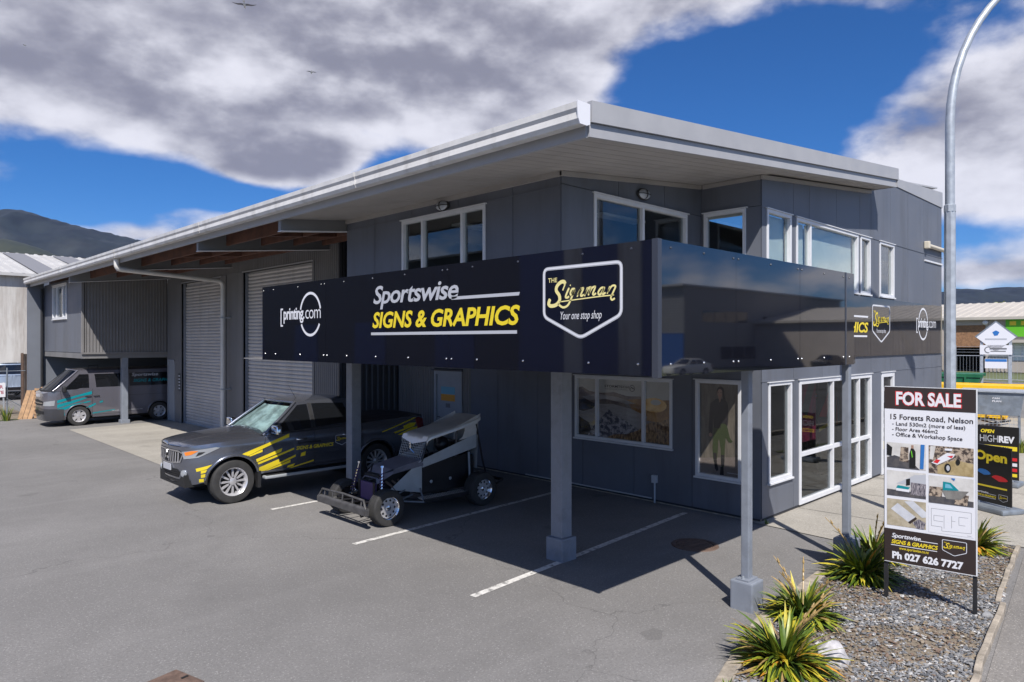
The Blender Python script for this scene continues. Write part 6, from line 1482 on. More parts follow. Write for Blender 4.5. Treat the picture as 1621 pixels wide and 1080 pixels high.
# bumpers
MB().tube([(-0.42, -0.72, 0.33), (-0.42, 0.72, 0.33)], 0.036, 8).build('front_bumper', 'buggy_steel', bg)
MB().box(-0.46, -0.40, -0.74, 0.74, 0.24, 0.34).build('bumper_plate', 'buggy_steel', bg, bevel=0.008)
fb_ = MB().tube([(-0.44, -0.70, 0.34), (-0.42, -0.62, 0.46), (-0.40, 0.0, 0.47), (-0.42, 0.62, 0.46), (-0.44, 0.70, 0.34)], 0.018, 8).build('bumper_hoop', 'buggy_steel', bg, smooth=60)
for y in (-0.55, -0.3, 0.0, 0.3, 0.55): MB().tube([(-0.43, y, 0.33), (-0.41, y, 0.465)], 0.012, 6).build('bumper_strut', 'buggy_steel', bg); MB().tube([(-0.42, y, 0.32), (0.05, y*0.6, 0.30)], 0.014, 6).build('bumper_brace', 'buggy_black', bg)
for y in (-0.5, 0.5): MB().tube([(-0.42, y, 0.25), (-0.30, y*0.7, 0.14), (0.1, y*0.6, 0.18)], 0.012, 6).build('skid_bar', 'buggy_black', bg)
MB().tube([(2.46, -0.66, 0.40), (2.46, 0.66, 0.40)], 0.03, 8).build('rear_bumper', 'buggy_black', bg); MB().tube([(2.30, -0.6, 0.30), (2.46, -0.66, 0.40)], 0.02, 6).build('bumper_brace', 'buggy_black', bg)
for y in (-0.3, 0.3): MB().tube([(1.98, y, 0.30), (2.46, y, 0.40)], 0.018, 6).build('bumper_brace', 'buggy_black', bg)
for x in (1.1, 1.52): MB().lathe([(0, 0.012), (0.022, 0.01), (0.03, 0.0)], (x, -YB-0.001, 0.50), (0, -1, 0), 12).build('fastener', 'galv', bg)

# ---------------------------------------------------------------- simple cars further off
def saloon(name, label, loc, rz, mat, suv=False, group=None):
    t = thing(name, label, 'car', loc, rz, group)
    h = 0.25 if suv else 0.0
    sp = dict(half=0.88, plan=[(-0.92, 0.0), (-0.90, 0.40), (-0.80, 0.68), (-0.55, 0.82), (0.0, 0.87), (1.3, 0.875), (2.7, 0.87), (3.4, 0.82), (3.68, 0.68), (3.76, 0.35), (3.77, 0.0)],
      bottom=[(-1, 0.26+h*0.5), (0.5, 0.24+h*0.5), (3.8, 0.30+h*0.5)], top=[(-1, 0.70+h), (-0.6, 0.80+h), (0.2, 0.90+h), (0.8, 0.95+h), (2.6, 1.0+h), (3.4, 1.02+h), (3.77, 0.98+h)],
      bulge=[(0.2, -0.06), (0.5, 0.0), (0.75, 0.01), (1.0+h, -0.02)], arches=[(0.0, 0.37+h*0.3, 0.32+h*0.2), (2.72, 0.37+h*0.3, 0.32+h*0.2)], lip=0.014,
      decks=[(-0.92, 0.85, [(-1, 0.02), (0.8, 0.07)], mat, 'bonnet'), (2.6, 3.76, [(2.6, 0.04), (3.8, 0.02)], mat, 'boot_lid')])
    b = Body(sp); b.build(t, mat, rows=8, step=0.06)
    zb = 0.95+h
    c = Cab(dict(yb=0.80, yr=0.58, zb=zb, zr=lambda x: 1.40+h*1.5, xf0=0.60, xf1=1.30, xr0=3.70 if suv else 3.25, xr1=3.50 if suv else 2.45, sbow=0.2, rbow=0.08, crown=0.05, screen='ute_glass', bow=0.04)); c.build(t, mat)
    for sd in (-1, 1):
        c.win(t, [(0.82, 0.06), (1.72, 0.06), (1.70, 0.88), (1.36, 0.88)], 'ute_glass', sd=sd); c.win(t, [(1.80, 0.06), (2.66, 0.10), (2.42, 0.88), (1.78, 0.88)], 'ute_glass', sd=sd)
        if suv: c.win(t, [(2.76, 0.10), (3.45, 0.12), (3.36, 0.86), (2.72, 0.88)], 'ute_glass', sd=sd)
        b.patch(MB(), [(3.45, 0.70+h), (3.72, 0.70+h), (3.70, 0.92+h), (3.40, 0.94+h)], 0.008, sd).build('tail_light', 'lamp_red', t)
        b.patch(MB(), [(b.s_of_x(-0.85), 0.60+h), (b.s_of_x(-0.55), 0.62+h), (b.s_of_x(-0.45), 0.76+h), (b.s_of_x(-0.8), 0.70+h)], 0.008, sd, qspace=True).build('headlight', 'lamp_lens', t)
        r_ = 0.31+h*0.2
        wheel(t, 0, sd*0.76, r_, 0.2, 'car', sd); wheel(t, 2.72, sd*0.76, r_, 0.2, 'car', sd)
    MB().grid([[c.rear(a*0.86, v, 0.008) for a in (-1, -.5, 0, .5, 1)] for v in (0.12, 0.5, 0.9)]).build('rear_window', 'ute_glass', t)
    MB().box(-0.6, 3.5, -0.66, 0.66, 0.2+h*0.4, 0.6).build('chassis', 'under', t); MB().box(3.74, 3.86, -0.7, 0.7, 0.34+h*0.5, 0.52+h*0.5).build('rear_bumper', 'chrome' if suv else mat, t, bevel=0.02)
    return t
# ------------------------------------------------------------------ plants, rock
for nm, c_ in [('leaf_green', (0.075, 0.125, 0.016)), ('leaf_lime', (0.22, 0.25, 0.022)), ('leaf_yellow', (0.46, 0.38, 0.035)), ('leaf_dry', (0.34, 0.23, 0.09)), ('leaf_deep', (0.035, 0.065, 0.012)), ('leaf_orange', (0.50, 0.24, 0.03))]:
    pmat(nm, c_, 0.42, var=0.2, vscale=25)
LEAF = ['leaf_green', 'leaf_lime', 'leaf_yellow', 'leaf_dry', 'leaf_deep', 'leaf_orange']
def flax(label, loc, n, length, seed, stalks=3, yellow=0.3):
    rnd = random.Random(seed); t = thing('flax_plant', label, 'plant', loc, 0, 'clumping plants in the gravel bed')
    mb = MB()
    for i in range(n):
        az = rnd.uniform(0, 6.283); fan = rnd.random(); lean = R(6 + 74*fan**0.75); L = length*rnd.uniform(0.5, 1.0)*(1-0.10*fan); w = rnd.uniform(0.014, 0.024)
        d = Vector((math.cos(az), math.sin(az), 0)); sd = Vector((-d.y, d.x, 0)); p = d*rnd.uniform(0, 0.09) + sd*rnd.uniform(-0.05, 0.05); ang = lean; pts = [p.copy()]; m = 6
        curl = R(rnd.uniform(4, 22))*(0.45+fan)
        for j in range(m):
            p = p + (d*math.sin(ang) + Vector((0, 0, 1))*math.cos(ang))*(L/m); ang = min(ang+curl, R(122)); p.z = max(p.z, 0.03); pts.append(p.copy())
        r_ = rnd.random(); old = fan
        mb.cur = (2 if r_ < 0.38 else 5 if r_ < 0.45 else 3 if r_ < 0.66 else 1) if rnd.random() < yellow*(0.35+0.9*old) else (1 if r_ < 0.42 else 0 if r_ < 0.80 else 4)
        tw = rnd.uniform(-0.5, 0.5); vs = []
        for j, q in enumerate(pts):
            k_ = j/m; ww = w*(0.75+0.6*k_)*(1 if k_ < 0.55 else max(0.06, (1-k_)/0.45)); s2 = (sd*math.cos(tw*k_) + Vector((0, 0, 1))*math.sin(tw*k_))
            vs += [q - s2*ww + Vector((0, 0, ww*0.35)), q, q + s2*ww + Vector((0, 0, ww*0.35))]
        fs = []
        for j in range(m): fs += [(j*3, j*3+1, j*3+4, j*3+3), (j*3+1, j*3+2, j*3+5, j*3+4)]
        mb.add(vs, fs)
    tag(mb.build('leaves', LEAF, t, smooth=80), kind='stuff')
    for i in range(stalks):
        az = rnd.uniform(0, 6.28); d = Vector((math.cos(az), math.sin(az), 0)); L = length*rnd.uniform(1.0, 1.3)
        pts = [d*(0.02+L*0.55*f*f) + Vector((0, 0, L*0.9*f)) for f in (0, .25, .5, .75, 1)]
        st = MB().tube(pts, [0.006, 0.006, 0.006, 0.009, 0.004], 5).build('flower_stalk', 'leaf_dry', t)
        for f in (0.62, 0.75, 0.88): MB().lathe([(0.0, 0.0), (0.012, 0.02), (0.008, 0.05), (0, 0.07)], d*(0.02+L*0.55*f*f)+Vector((0, 0, L*0.9*f)), (d.x*.5, d.y*.5, 1), 6).build('seed_pod', 'leaf_dry', st)
flax('yellow green flax clump nearest the camera beside the pale rock', (6.05, 2.74, 0.02), 420, 0.57, 11, 3, 0.55)
flax('green and yellow flax clump next to the canopy post footing', (7.22, 3.06, 0.02), 340, 0.50, 12, 4, 0.4)
flax('dark green flax clump at the left foot of the for sale board', (8.98, 3.08, 0.02), 420, 0.60, 13, 2, 0.2)
flax('yellowing flax clump half hidden behind the for sale board', (11.35, 2.42, 0.02), 240, 0.56, 14, 1, 0.6)
flax('small flax clump behind the for sale board near the third post', (9.9, 3.25, 0.02), 150, 0.60, 15, 3, 0.35)
def rockmesh(name, mat, label, loc, sx, sy, sz, seed, cat='rock'):
    bm = bmesh.new(); bmesh.ops.create_icosphere(bm, subdivisions=4, radius=1.0)
    rnd = random.Random(seed); planes = [(Vector((rnd.uniform(-1, 1), rnd.uniform(-1, 1), rnd.uniform(-0.4, 1))).normalized(), rnd.uniform(0.62, 0.85)) for _ in range(12)]
    for v in bm.verts:
        p = v.co.copy()
        for n_, d_ in planes:
            e = p.dot(n_)-d_
            if e > 0: p -= n_*e*0.95
        p *= 1 + 0.06*noise.noise(p*3+Vector((seed, 0, 0))) + 0.02*noise.noise(p*11)
        v.co = Vector((p.x*sx, p.y*sy, p.z*sz))
    me = bpy.data.meshes.new(name); bm.to_mesh(me); bm.free(); me.materials.append(M[mat])
    o = bpy.data.objects.new(name, me); o.location = loc; col.objects.link(o); return tag(o, label, cat)
pmat('marble', (0.42, 0.405, 0.415), 0.8, var=0.25, vscale=9, bump=0.6, bscale=14, dirt=(0.20, 0.18, 0.17), dscale=7, damt=0.6)
rockmesh('boulder', 'marble', 'pale angular rock beside the nearest flax clump', (6.42, 2.45, 0.09), 0.17, 0.15, 0.15, 4)
rockmesh('stone', 'stone_c', 'brown stone lying on the gravel below the for sale board', (7.75, 2.15, 0.03), 0.05, 0.04, 0.035, 9, 'stone')
rockmesh('stone', 'stone_b', 'dark stone at the right leg of the for sale board', (8.65, 1.74, 0.03), 0.09, 0.06, 0.05, 10, 'stone')

# ------------------------------------------------------------------ street lamp
lp = thing('street_lamp', 'tall galvanised street lamp column with curved outreach arm beside the entry', 'street lamp', (12.16, 2.92, 0.0))
out = Vector((0.80, -0.60, 0)).normalized()
MB().tube([(0, 0, 0), (0, 0, 4.95)], [0.084, 0.076], 8).build('column', 'galv', lp)
pts = [Vector((0, 0, 4.9)), Vector((0, 0, 6.2))] + [Vector((0, 0, 6.2)) + out*(2.6*(1-math.cos(R(a)))) + Vector((0, 0, 2.7*math.sin(R(a)))) for a in range(6, 84, 6)]
pts.append(pts[-1] + out*0.9 + Vector((0, 0, 0.1)))
MB().tube(pts, [0.064]*2 + [0.061-0.0014*i for i in range(len(pts)-2)], 12).build('outreach_arm', 'galv', lp, smooth=40)
MB().lathe([(0.082, 4.86), (0.082, 4.96), (0.066, 4.97)], (0, 0, 0), (0, 0, 1), 8).build('joint_collar', 'galv', lp)
e = pts[-1]; hd = MB(); hd.prism(rounded([(-0.35, -0.05), (0.35, -0.05), (0.3, 0.06), (-0.3, 0.08)], 0.03), e + out*0.3 + Vector((-out.y, out.x, 0))*0.13, out, (0, 0, 1), Vector((out.y, -out.x, 0))*0.26); hd.build('lamp_head', 'galv', lp, bevel=0.02)
MB().lathe([(0.16, 0.0), (0.16, 0.03), (0.12, 0.035)], (0, 0, 0), (0, 0, 1), 8).build('base_flange', 'galv', lp)

# ------------------------------------------------------------------ left background
pmat('far_concrete', (0.55, 0.53, 0.50), 0.85, var=0.08, vscale=0.4, dirt=(0.20, 0.15, 0.115), dscale=0.9, damt=0.75, streak=True)
pmat('far_roof', (0.46, 0.45, 0.44), 0.5, var=0.08, vscale=0.6); pmat('far_rooflight', (0.20, 0.20, 0.215), 0.5); pmat('beige_wall', (0.42, 0.37, 0.33), 0.7, var=0.06, vscale=0.7)
pmat('beige_roof', (0.46, 0.42, 0.37), 0.6, var=0.06, vscale=0.5); pmat('container', (0.075, 0.06, 0.055), 0.6, var=0.2, vscale=4)
def ribs(name, parent, mat, x0, x1, y0, z0, y1, z1, pitch, h, axis='x'):
    """ribbed roof sheet: ribs run from (y0,z0) to (y1,z1)"""
    n = int((x1-x0)/pitch); A = []; B_ = []
    for i in range(n):
        for f, hh in ((0, 0), (0.25, 0), (0.35, h), (0.6, h), (0.7, 0)):
            x = x0+(i+f)*pitch
            A.append((x, y0, z0+hh) if axis == 'x' else (y0, x, z0+hh)); B_.append((x, y1, z1+hh) if axis == 'x' else (y1, x, z1+hh))
    return MB().grid([A, B_], flip=(axis != 'x')).build(name, mat, parent)
wb = thing('concrete_warehouse', 'stained pale concrete warehouse with ribbed metal roof behind the yard', 'building', (0, 0, 0))
for i in range(8):
    x0 = -8+i*7.35; MB().box(x0, x0+7.33, 48, 48.2, 0, 6.76).build('wall_panel', 'far_concrete', wb)
MB().box(-8, 50.7, 60.0, 72, 0, 6.7).build('rear_wall', 'far_concrete', wb)
ribs('roof', wb, 'far_roof', -8.3, 51, 47.7, 6.70, 60, 9.1, 0.55, 0.06); ribs('roof', wb, 'far_roof', -8.3, 51, 72.3, 6.6, 60, 9.1, 0.9, 0.06)
for x in (8.6, 11.6, 17, 23): MB().add([(x, 47.72, 6.78), (x+1.3, 47.72, 6.78), (x+1.3, 59.5, 9.08), (x, 59.5, 9.08)], [(0, 1, 2, 3)]).build('roof_light', 'far_rooflight', wb)
MB().box(-8.3, 51, 47.6, 47.75, 6.58, 6.74).build('gutter', 'far_roof', wb)
MB().prism([(48.2, 6.7), (60, 9.08), (72, 6.7), (72, 0), (48.2, 0)], (-7.9, 0, 0), (0, 1, 0), (0, 0, 1), (0.2, 0, 0)).build('gable_wall', 'far_concrete', wb)
sheet('verge', 'bed_soil', [(-10, 30.9), (5.6, 31.35), (5.6, 47), (-10, 47)], 0.012)
ct = thing('steel_gate', 'dark brown ribbed steel gate leaf behind the end of the building', 'gate', (5.75, 35.2, 0))
MB().box(0, 2.4, 0, 0.08, 0.1, 2.36).build('gate_leaf', 'container', ct)
for i in range(12): MB().box(0.06+i*0.195, 0.06+i*0.195+0.09, -0.03, 0.0, 0.2, 2.28).build('rib', 'container', ct)
for x in (0.0, 2.32): MB().box(x, x+0.08, -0.05, 0.03, 0.0, 2.40).build('corner_post', 'iron_cover', ct)
saloon('parked_wagon', 'silver blue four wheel drive wagon seen from behind beyond the yard fence', (6.45, 45.2, 0.012), R(-90), 'silver_blue', suv=True)
fn = thing('chain_link_fence', 'chain link fence with horizontal wire at the far left of the yard', 'fence', (0, 33.4, 0))
for x in (-4.0, -1.0, 2.0, 5.0): MB().tube([(x, 0, 0), (x, 0, 1.85)], 0.03, 8).build('post', 'galv_dark', fn)
MB().tube([(-4, 0, 1.72), (5.6, 0, 1.72)], 0.014, 6).build('top_rail', 'galv_dark', fn)
mb = MB()
for i in range(-14, 98):
    x = -4+i*0.1
    for s_ in (1, -1):
        a, b = (x, 0.1), (x+s_*0.8, 0.9)
        if -4 <= min(a[0], b[0]) and max(a[0], b[0]) <= 5.6: mb.tube([(a[0], 0, a[1]), (b[0], 0, b[1])], 0.004, 3, caps=False)
tag(mb.build('wire_mesh', 'galv_dark', fn), kind='stuff')
MB().tube([(5.55, -0.05, 0.25), (4.2, -0.05, 1.2)], 0.016, 6).build('brace', 'galv_dark', fn)
gs = thing('gate_notice', 'white notice with red lettering on the yard fence at the left edge', 'sign', (0, 0, 0))
MB().box(3.6, 4.93, 33.28, 33.30, 0.72, 1.27).build('board', 'print_white', gs); MB().box(4.85, 4.9, 33.30, 33.34, 0.0, 1.3).build('stake', 'galv', gs)
GN = Plane((0, 33.28, 0), (1, 0, 0), (0, -1, 0)); pmat('notice_red', (0.35, 0.03, 0.06), 0.5)
letters('lettering', 'CLEAR', gs, GN, 4.32, 4.86, 1.05, 1.18, 'notice_red', bold=0.02); letters('lettering', "'S GATE", gs, GN, 4.25, 4.88, 0.84, 0.97, 'notice_red', bold=0.02)
pk = thing('timber_bundle', 'brown timber planks leaning in a bundle by the van', 'timber', (4.98, 31.2, 0.0), R(-14))
for i in range(3):
    MB().prism([(0, 0), (0.14, 0), (0.14, 1.12), (0, 1.12)], (i*0.155, 0, 0), (1, 0, 0), (0.24, 0.25, 0.94), (0, 0.05, -0.013)).build('plank', 'timber', pk)
    MB().prism([(0, 0), (0.14, 0), (0.14, 1.10), (0, 1.10)], (i*0.155, 0.06, 0), (1, 0, 0), (0.24, 0.25, 0.94), (0, 0.05, -0.013)).build('plank', 'timber_side', pk)
pl_ = thing('wooden_pallet', 'wooden pallet standing on edge between planks and van', 'pallet', (5.48, 31.1, 0.0), R(-18))
up = Vector((0, 0.12, 0.993))
for i in range(8): MB().prism([(0, i*0.145), (0.42, i*0.145), (0.42, i*0.145+0.09), (0, i*0.145+0.09)], (0, 0, 0.02), (1, 0, 0), up, (0, -0.02, 0.002)).build('slat', 'timber', pl_)
for x in (0.0, 0.17, 0.37): MB().prism([(x, 0), (x+0.05, 0), (x+0.05, 1.12), (x, 1.12)], (0, 0.001, 0.02), (1, 0, 0), up, (0, 0.09, -0.01)).build('bearer', 'timber_side', pl_)
MB().prism([(0.20, 0.0), (0.26, 0.0), (0.26, 1.16), (0.20, 1.16)], (0, -0.022, 0.02), (1, 0, 0), up, (0, -0.02, 0.002)).build('batten', 'timber', pl_)
gb = thing('wheelie_bin', 'green bin standing in the shade behind the van nose', 'bin', (6.45, 31.6, 0.0))
pmat('bin_green', (0.02, 0.16, 0.09), 0.5); MB().prism([(-0.22, 0.0), (0.22, 0.0), (0.28, 0.95), (-0.28, 0.95)], (0, -0.25, 0.03), (1, 0, 0), (0, 0, 1), (0, 0.5, 0)).build('body', 'bin_green', gb, bevel=0.02); MB().box(-0.30, 0.30, -0.29, 0.29, 0.985, 1.04).build('lid', 'bin_green', gb, bevel=0.015); MB().tube([(-0.26, 0.27, 0.08), (0.26, 0.27, 0.08)], 0.075, 12).build('wheel_axle', 'rubber', gb)
def weed(label, loc, n, h, seed):
    rnd = random.Random(seed); t = thing('weed', label, 'plant', loc); mb = MB()
    for i in range(n):
        a = rnd.uniform(0, 6.28); d = Vector((math.cos(a), math.sin(a), 0)); L = h*rnd.uniform(0.5, 1.1); q = d*rnd.uniform(0, h*0.25); sd = Vector((-d.y, d.x, 0))*0.012
        mb.cur = rnd.choice([0, 0, 1, 4]); mb.add([q-sd, q+sd, q+d*L*0.2+Vector((0, 0, L*0.6))+sd*0.7, q+d*L*0.2+Vector((0, 0, L*0.6))-sd*0.7, q+d*L*0.45+Vector((0, 0, L))], [(0, 1, 2, 3), (3, 2, 4)])
    tag(mb.build('leaves', LEAF, t), kind='stuff')
weed('green weed tuft growing at the yard edge near the planks', (4.62, 30.95, 0.0), 60, 0.55, 5); weed('small weed in the crack at the bottom of the edging', (5.28, 2.86, 0.0), 26, 0.12, 6); weed('tiny weed at the foot of the office corner', (10.58, 5.06, 0.0), 14, 0.09, 8)
sheet('grass_verge', 'terrain', [(0, 30.6), (5.0, 31.0), (5.0, 31.3), (0, 30.95)], 0.018)

# ------------------------------------------------------------------ right background
hp = thing('scrap_hopper', 'grey steel hopper on a wire cage full of offcuts beyond the entry', 'hopper', (23.9, 4.65, 0.0), R(-80))
MB().prism([(-0.62, 0.82), (0.62, 0.82), (0.72, 1.46), (-0.72, 1.46)], (0, -0.55, 0), (1, 0, 0), (0, 0, 1), (0, 1.1, 0)).build('bin', 'galv_dark', hp, bevel=0.015)
MB().box(-0.76, 0.76, -0.6, 0.6, 1.46, 1.50).build('rim', 'galv', hp)
for x in (-0.6, 0.6):
    for y in (-0.5, 0.5): MB().box(x-0.03, x+0.03, y-0.03, y+0.03, 0.0, 0.82).build('leg', 'galv_dark', hp)
mb = MB()
for i in range(13): x = -0.57+i*0.095; mb.tube([(x, -0.5, 0.06), (x, -0.5, 0.8)], 0.006, 4)
for i in range(8): z = 0.08+i*0.1; mb.tube([(-0.6, -0.5, z), (0.6, -0.5, z)], 0.006, 4)
mb.build('cage_front', 'galv', hp)
HP = Plane((0, -0.555, 0), (1, 0, 0), (0, -1, 0)); letters('lettering', 'CAN', hp, HP, -0.02, 0.15, 1.27, 1.32, 'print_white', bold=0.03); letters('lettering', 'PLAN', hp, HP, -0.02, 0.19, 1.19, 1.24, 'print_white', bold=0.03)
rnd = random.Random(5)
for i in range(16):
    MB().box(-0.3, 0.3, -0.03, 0.03, -0.02, 0.02)
    o = MB().box(-0.26, 0.26, -0.04, 0.04, -0.015, 0.015).build('offcut', rnd.choice(['timber', 'print_white', 'print_grey', 'timber_side', 'print_silver']), hp); o.location = (rnd.uniform(-0.22, 0.22), rnd.uniform(-0.36, 0.2), 0.08+i*0.038); o.rotation_euler = (rnd.uniform(-.3, .3), rnd.uniform(-.3, .3), rnd.uniform(-.7, .7))
pmat('skip_yellow', (0.80, 0.48, 0.01), 0.5, var=0.1, vscale=3); pmat('skip_green', (0.015, 0.13, 0.06), 0.5, var=0.15, vscale=3); pmat('cone_orange', (0.80, 0.12, 0.02), 0.5)
def skip(name, label, loc, rz, L, W_, H_, mat):
    t = thing(name, label, 'skip', loc, rz)
    MB().prism([(-L/2+0.5, 0.1), (L/2-0.5, 0.1), (L/2, H_), (-L/2, H_)], (0, -W_/2, 0), (1, 0, 0), (0, 0, 1), (0, W_, 0)).build('hull', mat, t)
    for y in (-W_/2-0.04, W_/2): MB().box(-L/2-0.03, L/2+0.03, y, y+0.06, H_-0.12, H_+0.02).build('rim', mat, t)
    for i in range(5): x = -L/2+0.6+i*(L-1.2)/4; MB().box(x-0.04, x+0.04, -W_/2-0.06, -W_/2, 0.15, H_-0.12).build('stiffener', mat, t)
    for x in (-L/4, L/4): MB().box(x-0.1, x+0.1, -W_/2+0.1, W_/2-0.1, 0, 0.1).build('skid', mat, t)
    MB().box(-L/2+0.1, L/2-0.1, -W_/2+0.05, W_/2-0.05, H_-0.05, H_-0.04).build('rubbish', 'stone_c', t); return t
skip('waste_skip', 'long yellow waste skip behind the steel hopper', (31.0, 6.6, 0), R(-82), 3.0, 1.6, 1.25, 'skip_yellow')
skip('waste_skip', 'green waste skip left of the yellow skip', (36.0, 9.0, 0), R(-82), 3.2, 1.8, 1.45, 'skip_green')
for i, (x, y) in enumerate([(54, 15.2), (54.5, 14.5), (55, 13.7)]):
    t = thing('traffic_cone', ['leftmost orange traffic cone behind the lamp column', 'middle orange traffic cone near the yard fence', 'rightmost orange traffic cone near the yard fence'][i], 'cone', (x, y, 0), 0, 'traffic cones by the far fence')
    MB().box(-0.2, 0.2, -0.2, 0.2, 0, 0.05).build('base', 'cone_orange', t); MB().lathe([(0.15, 0.05), (0.09, 0.4)], (0, 0, 0), (0, 0, 1), 14).build('lower_cone', 'cone_orange', t); MB().lathe([(0.09, 0.4), (0.065, 0.55)], (0, 0, 0), (0, 0, 1), 14).build('white_band', 'print_white', t); MB().lathe([(0.065, 0.55), (0.03, 0.75), (0, 0.76)], (0, 0, 0), (0, 0, 1), 14).build('tip', 'cone_orange', t)
ff = thing('security_fence', 'grey steel security fence with wire strands across the far yard', 'fence', (58.5, 0, 0))
for i in range(14): y = 18.5-i*1.6; MB().tube([(0, y, 0), (0, y, 2.6)], 0.06 if i % 3 == 0 else 0.035, 8).build('post', 'galv', ff)
for z in (0.2, 1.85): MB().tube([(0, 18.5, z), (0, -2.3, z)], 0.03, 6).build('rail', 'galv', ff)
for z in (2.1, 2.3, 2.5): MB().tube([(0, 18.5, z), (0, -2.3, z)], 0.012, 4).build('wire', 'galv', ff)
mb = MB()
for i in range(105): mb.tube([(0, 18.4-i*0.2, 0.2), (0, 18.4-i*0.2, 1.85)], 0.007, 3, caps=False)
tag(mb.build('bars', 'galv', ff), kind='stuff')
es = thing('estate_sign', 'white diamond and rectangular tenant boards on two grey posts', 'sign', (56.5, 10.85, 0), R(-80))
for x in (-0.8, 0.8): MB().box(x-0.09, x+0.09, -0.09, 0.09, 0, 3.0).build('post', 'galv', es)
MB().prism([(0, 1.6), (1.1, 2.6), (0, 3.6), (-1.1, 2.6)], (0, -0.10, 0.55), (1, 0, 0), (0, 0, 1), (0, -0.06, 0)).build('diamond_board', 'print_white', es); MB().prism([(0, 1.62), (1.2, 2.66), (0, 3.72), (-1.2, 2.66)], (0, -0.085, 0.55), (1, 0, 0), (0, 0, 1), (0, -0.02, 0)).build('diamond_edge', 'galv_dark', es)
MB().box(-0.9, 0.9, -0.16, -0.10, 1.98, 2.62).build('tenant_board', 'print_white', es); MB().box(-0.62, 0.62, -0.15, -0.10, 1.05, 1.70).build('tenant_board', 'print_white', es)
EP = Plane((0, -0.165, 0), (1, 0, 0), (0, -1, 0)); quad(MB(), Plane((0, -0.152, 0), (1, 0, 0), (0, -1, 0)), -0.6, 0.6, 1.50, 1.68).build('printed_area', 'print_blue', es)
stroke(MB(), EP, [(-0.42+0.2*math.cos(R(a)), 2.30+0.2*math.sin(R(a))) for a in range(60, 300, 15)], 0.06).build('printed_mark', 'print_grey', es); quad(MB(), EP, -0.35, 0.6, 2.33, 2.43).build('printed_mark', 'print_grey', es); quad(MB(), EP, -0.3, 0.55, 2.18, 2.24).build('printed_mark', 'print_grey', es)
poly(MB(), EP, [(-0.2, 3.5), (0.0, 3.62), (0.2, 3.5), (0.1, 3.28), (-0.08, 3.25)]).build('printed_mark', 'print_blue', es); quad(MB(), EP, -0.6, 0.6, 2.98, 3.08).build('printed_mark', 'print_silver', es)
fbld = thing('beige_industrial_shed', 'beige ribbed industrial shed with open roller door and green sign', 'building', (0, 0, 0))
FX = Wall((78, 0, 0), (0, 1, 0), (-1, 0, 0))
OPN = (15.8, 18.3, 0.0, 4.4)
for r_ in cuts(-40, 34, 0.0, 5.0, [OPN, (12.3, 13.7, 1.1, 2.7)]): m_ = MB(); FX.slab(m_, *r_, -0.2, 0.0); m_.build('wall', 'beige_wall', fbld)
mb = MB()
for i in range(180):
    y = -20+i*0.3
    if not (15.6 < y < 18.4 or 12.1 < y < 13.8): FX.slab(mb, y, y+0.1, 0.1, 4.95, 0.0, 0.05)
tag(mb.build('wall_rib', 'beige_wall', fbld), kind='stuff')
ribs('roof', fbld, 'beige_roof', -40.3, 34.3, 77.6, 5.05, 92, 7.1, 0.8, 0.06, axis='y'); MB().box(77.5, 77.7, -40.3, 34.3, 4.9, 5.15).build('gutter', 'beige_roof', fbld)
m_ = MB(); FX.slab(m_, 15.8, 18.3, 2.3, 4.4, -0.15, -0.10); m_.build('half_open_door', 'timber_side', fbld)
MB().box(82, 82.2, -40, 34, 0, 4.8).build('inner_wall', 'interior_dark', fbld); MB().box(78.2, 92, 33.8, 34, 0, 5.6).build('gable_wall', 'beige_wall', fbld)
m_ = MB(); FX.slab(m_, 5.0, 14.2, 3.3, 5.0, 0.06, 0.14); g_ = m_.build('green_sign', 'print_green', fbld); FP = Plane((77.85, 0, 0), (0, -1, 0), (-1, 0, 0)); 
for i in range(9): quad(MB(), FP, -13.9+i*0.86, -13.9+i*0.86+(0.7 if i % 3 else 0.5), 4.35, 4.72).build('printed_mark', 'print_yellow', g_)
m_ = MB(); FX.slab(m_, 5.5, 14.6, 2.75, 2.95, 0.06, 0.9); m_.build('awning', 'beige_roof', fbld)
w_ = MB(); FX.slab(w_, 12.3, 13.7, 1.1, 2.7, -0.1, -0.05); w_ = w_.build('window', 'blind', fbld)
for y in (12.3, 12.95, 13.6): m_ = MB(); FX.slab(m_, y, y+0.1, 1.1, 2.7, -0.05, 0.03); m_.build('frame', 'alu_frame', w_)
m_ = MB(); m_.lathe([(0, 0.3), (0.2, 0.2), (0.25, 0)], (77.95, 15.8, 4.65), (-1, 0, 0), 12); m_.build('flood_light', 'print_white', fbld)
sheet('verge_strip', 'terrain', [(25, 4.1), (34, 5.0), (34, 4.55), (25, 3.7)], 0.02); sheet('verge_strip', 'terrain', [(17.6, 2.5), (22.5, 3.05), (22.5, 2.75), (17.6, 2.2)], 0.02)
weed('low green shrub growing under the steel hopper', (21.6, 4.2, 0.0), 260, 0.42, 15); weed('low weeds spreading beside the steel hopper', (22.0, 3.7, 0.0), 200, 0.36, 16)

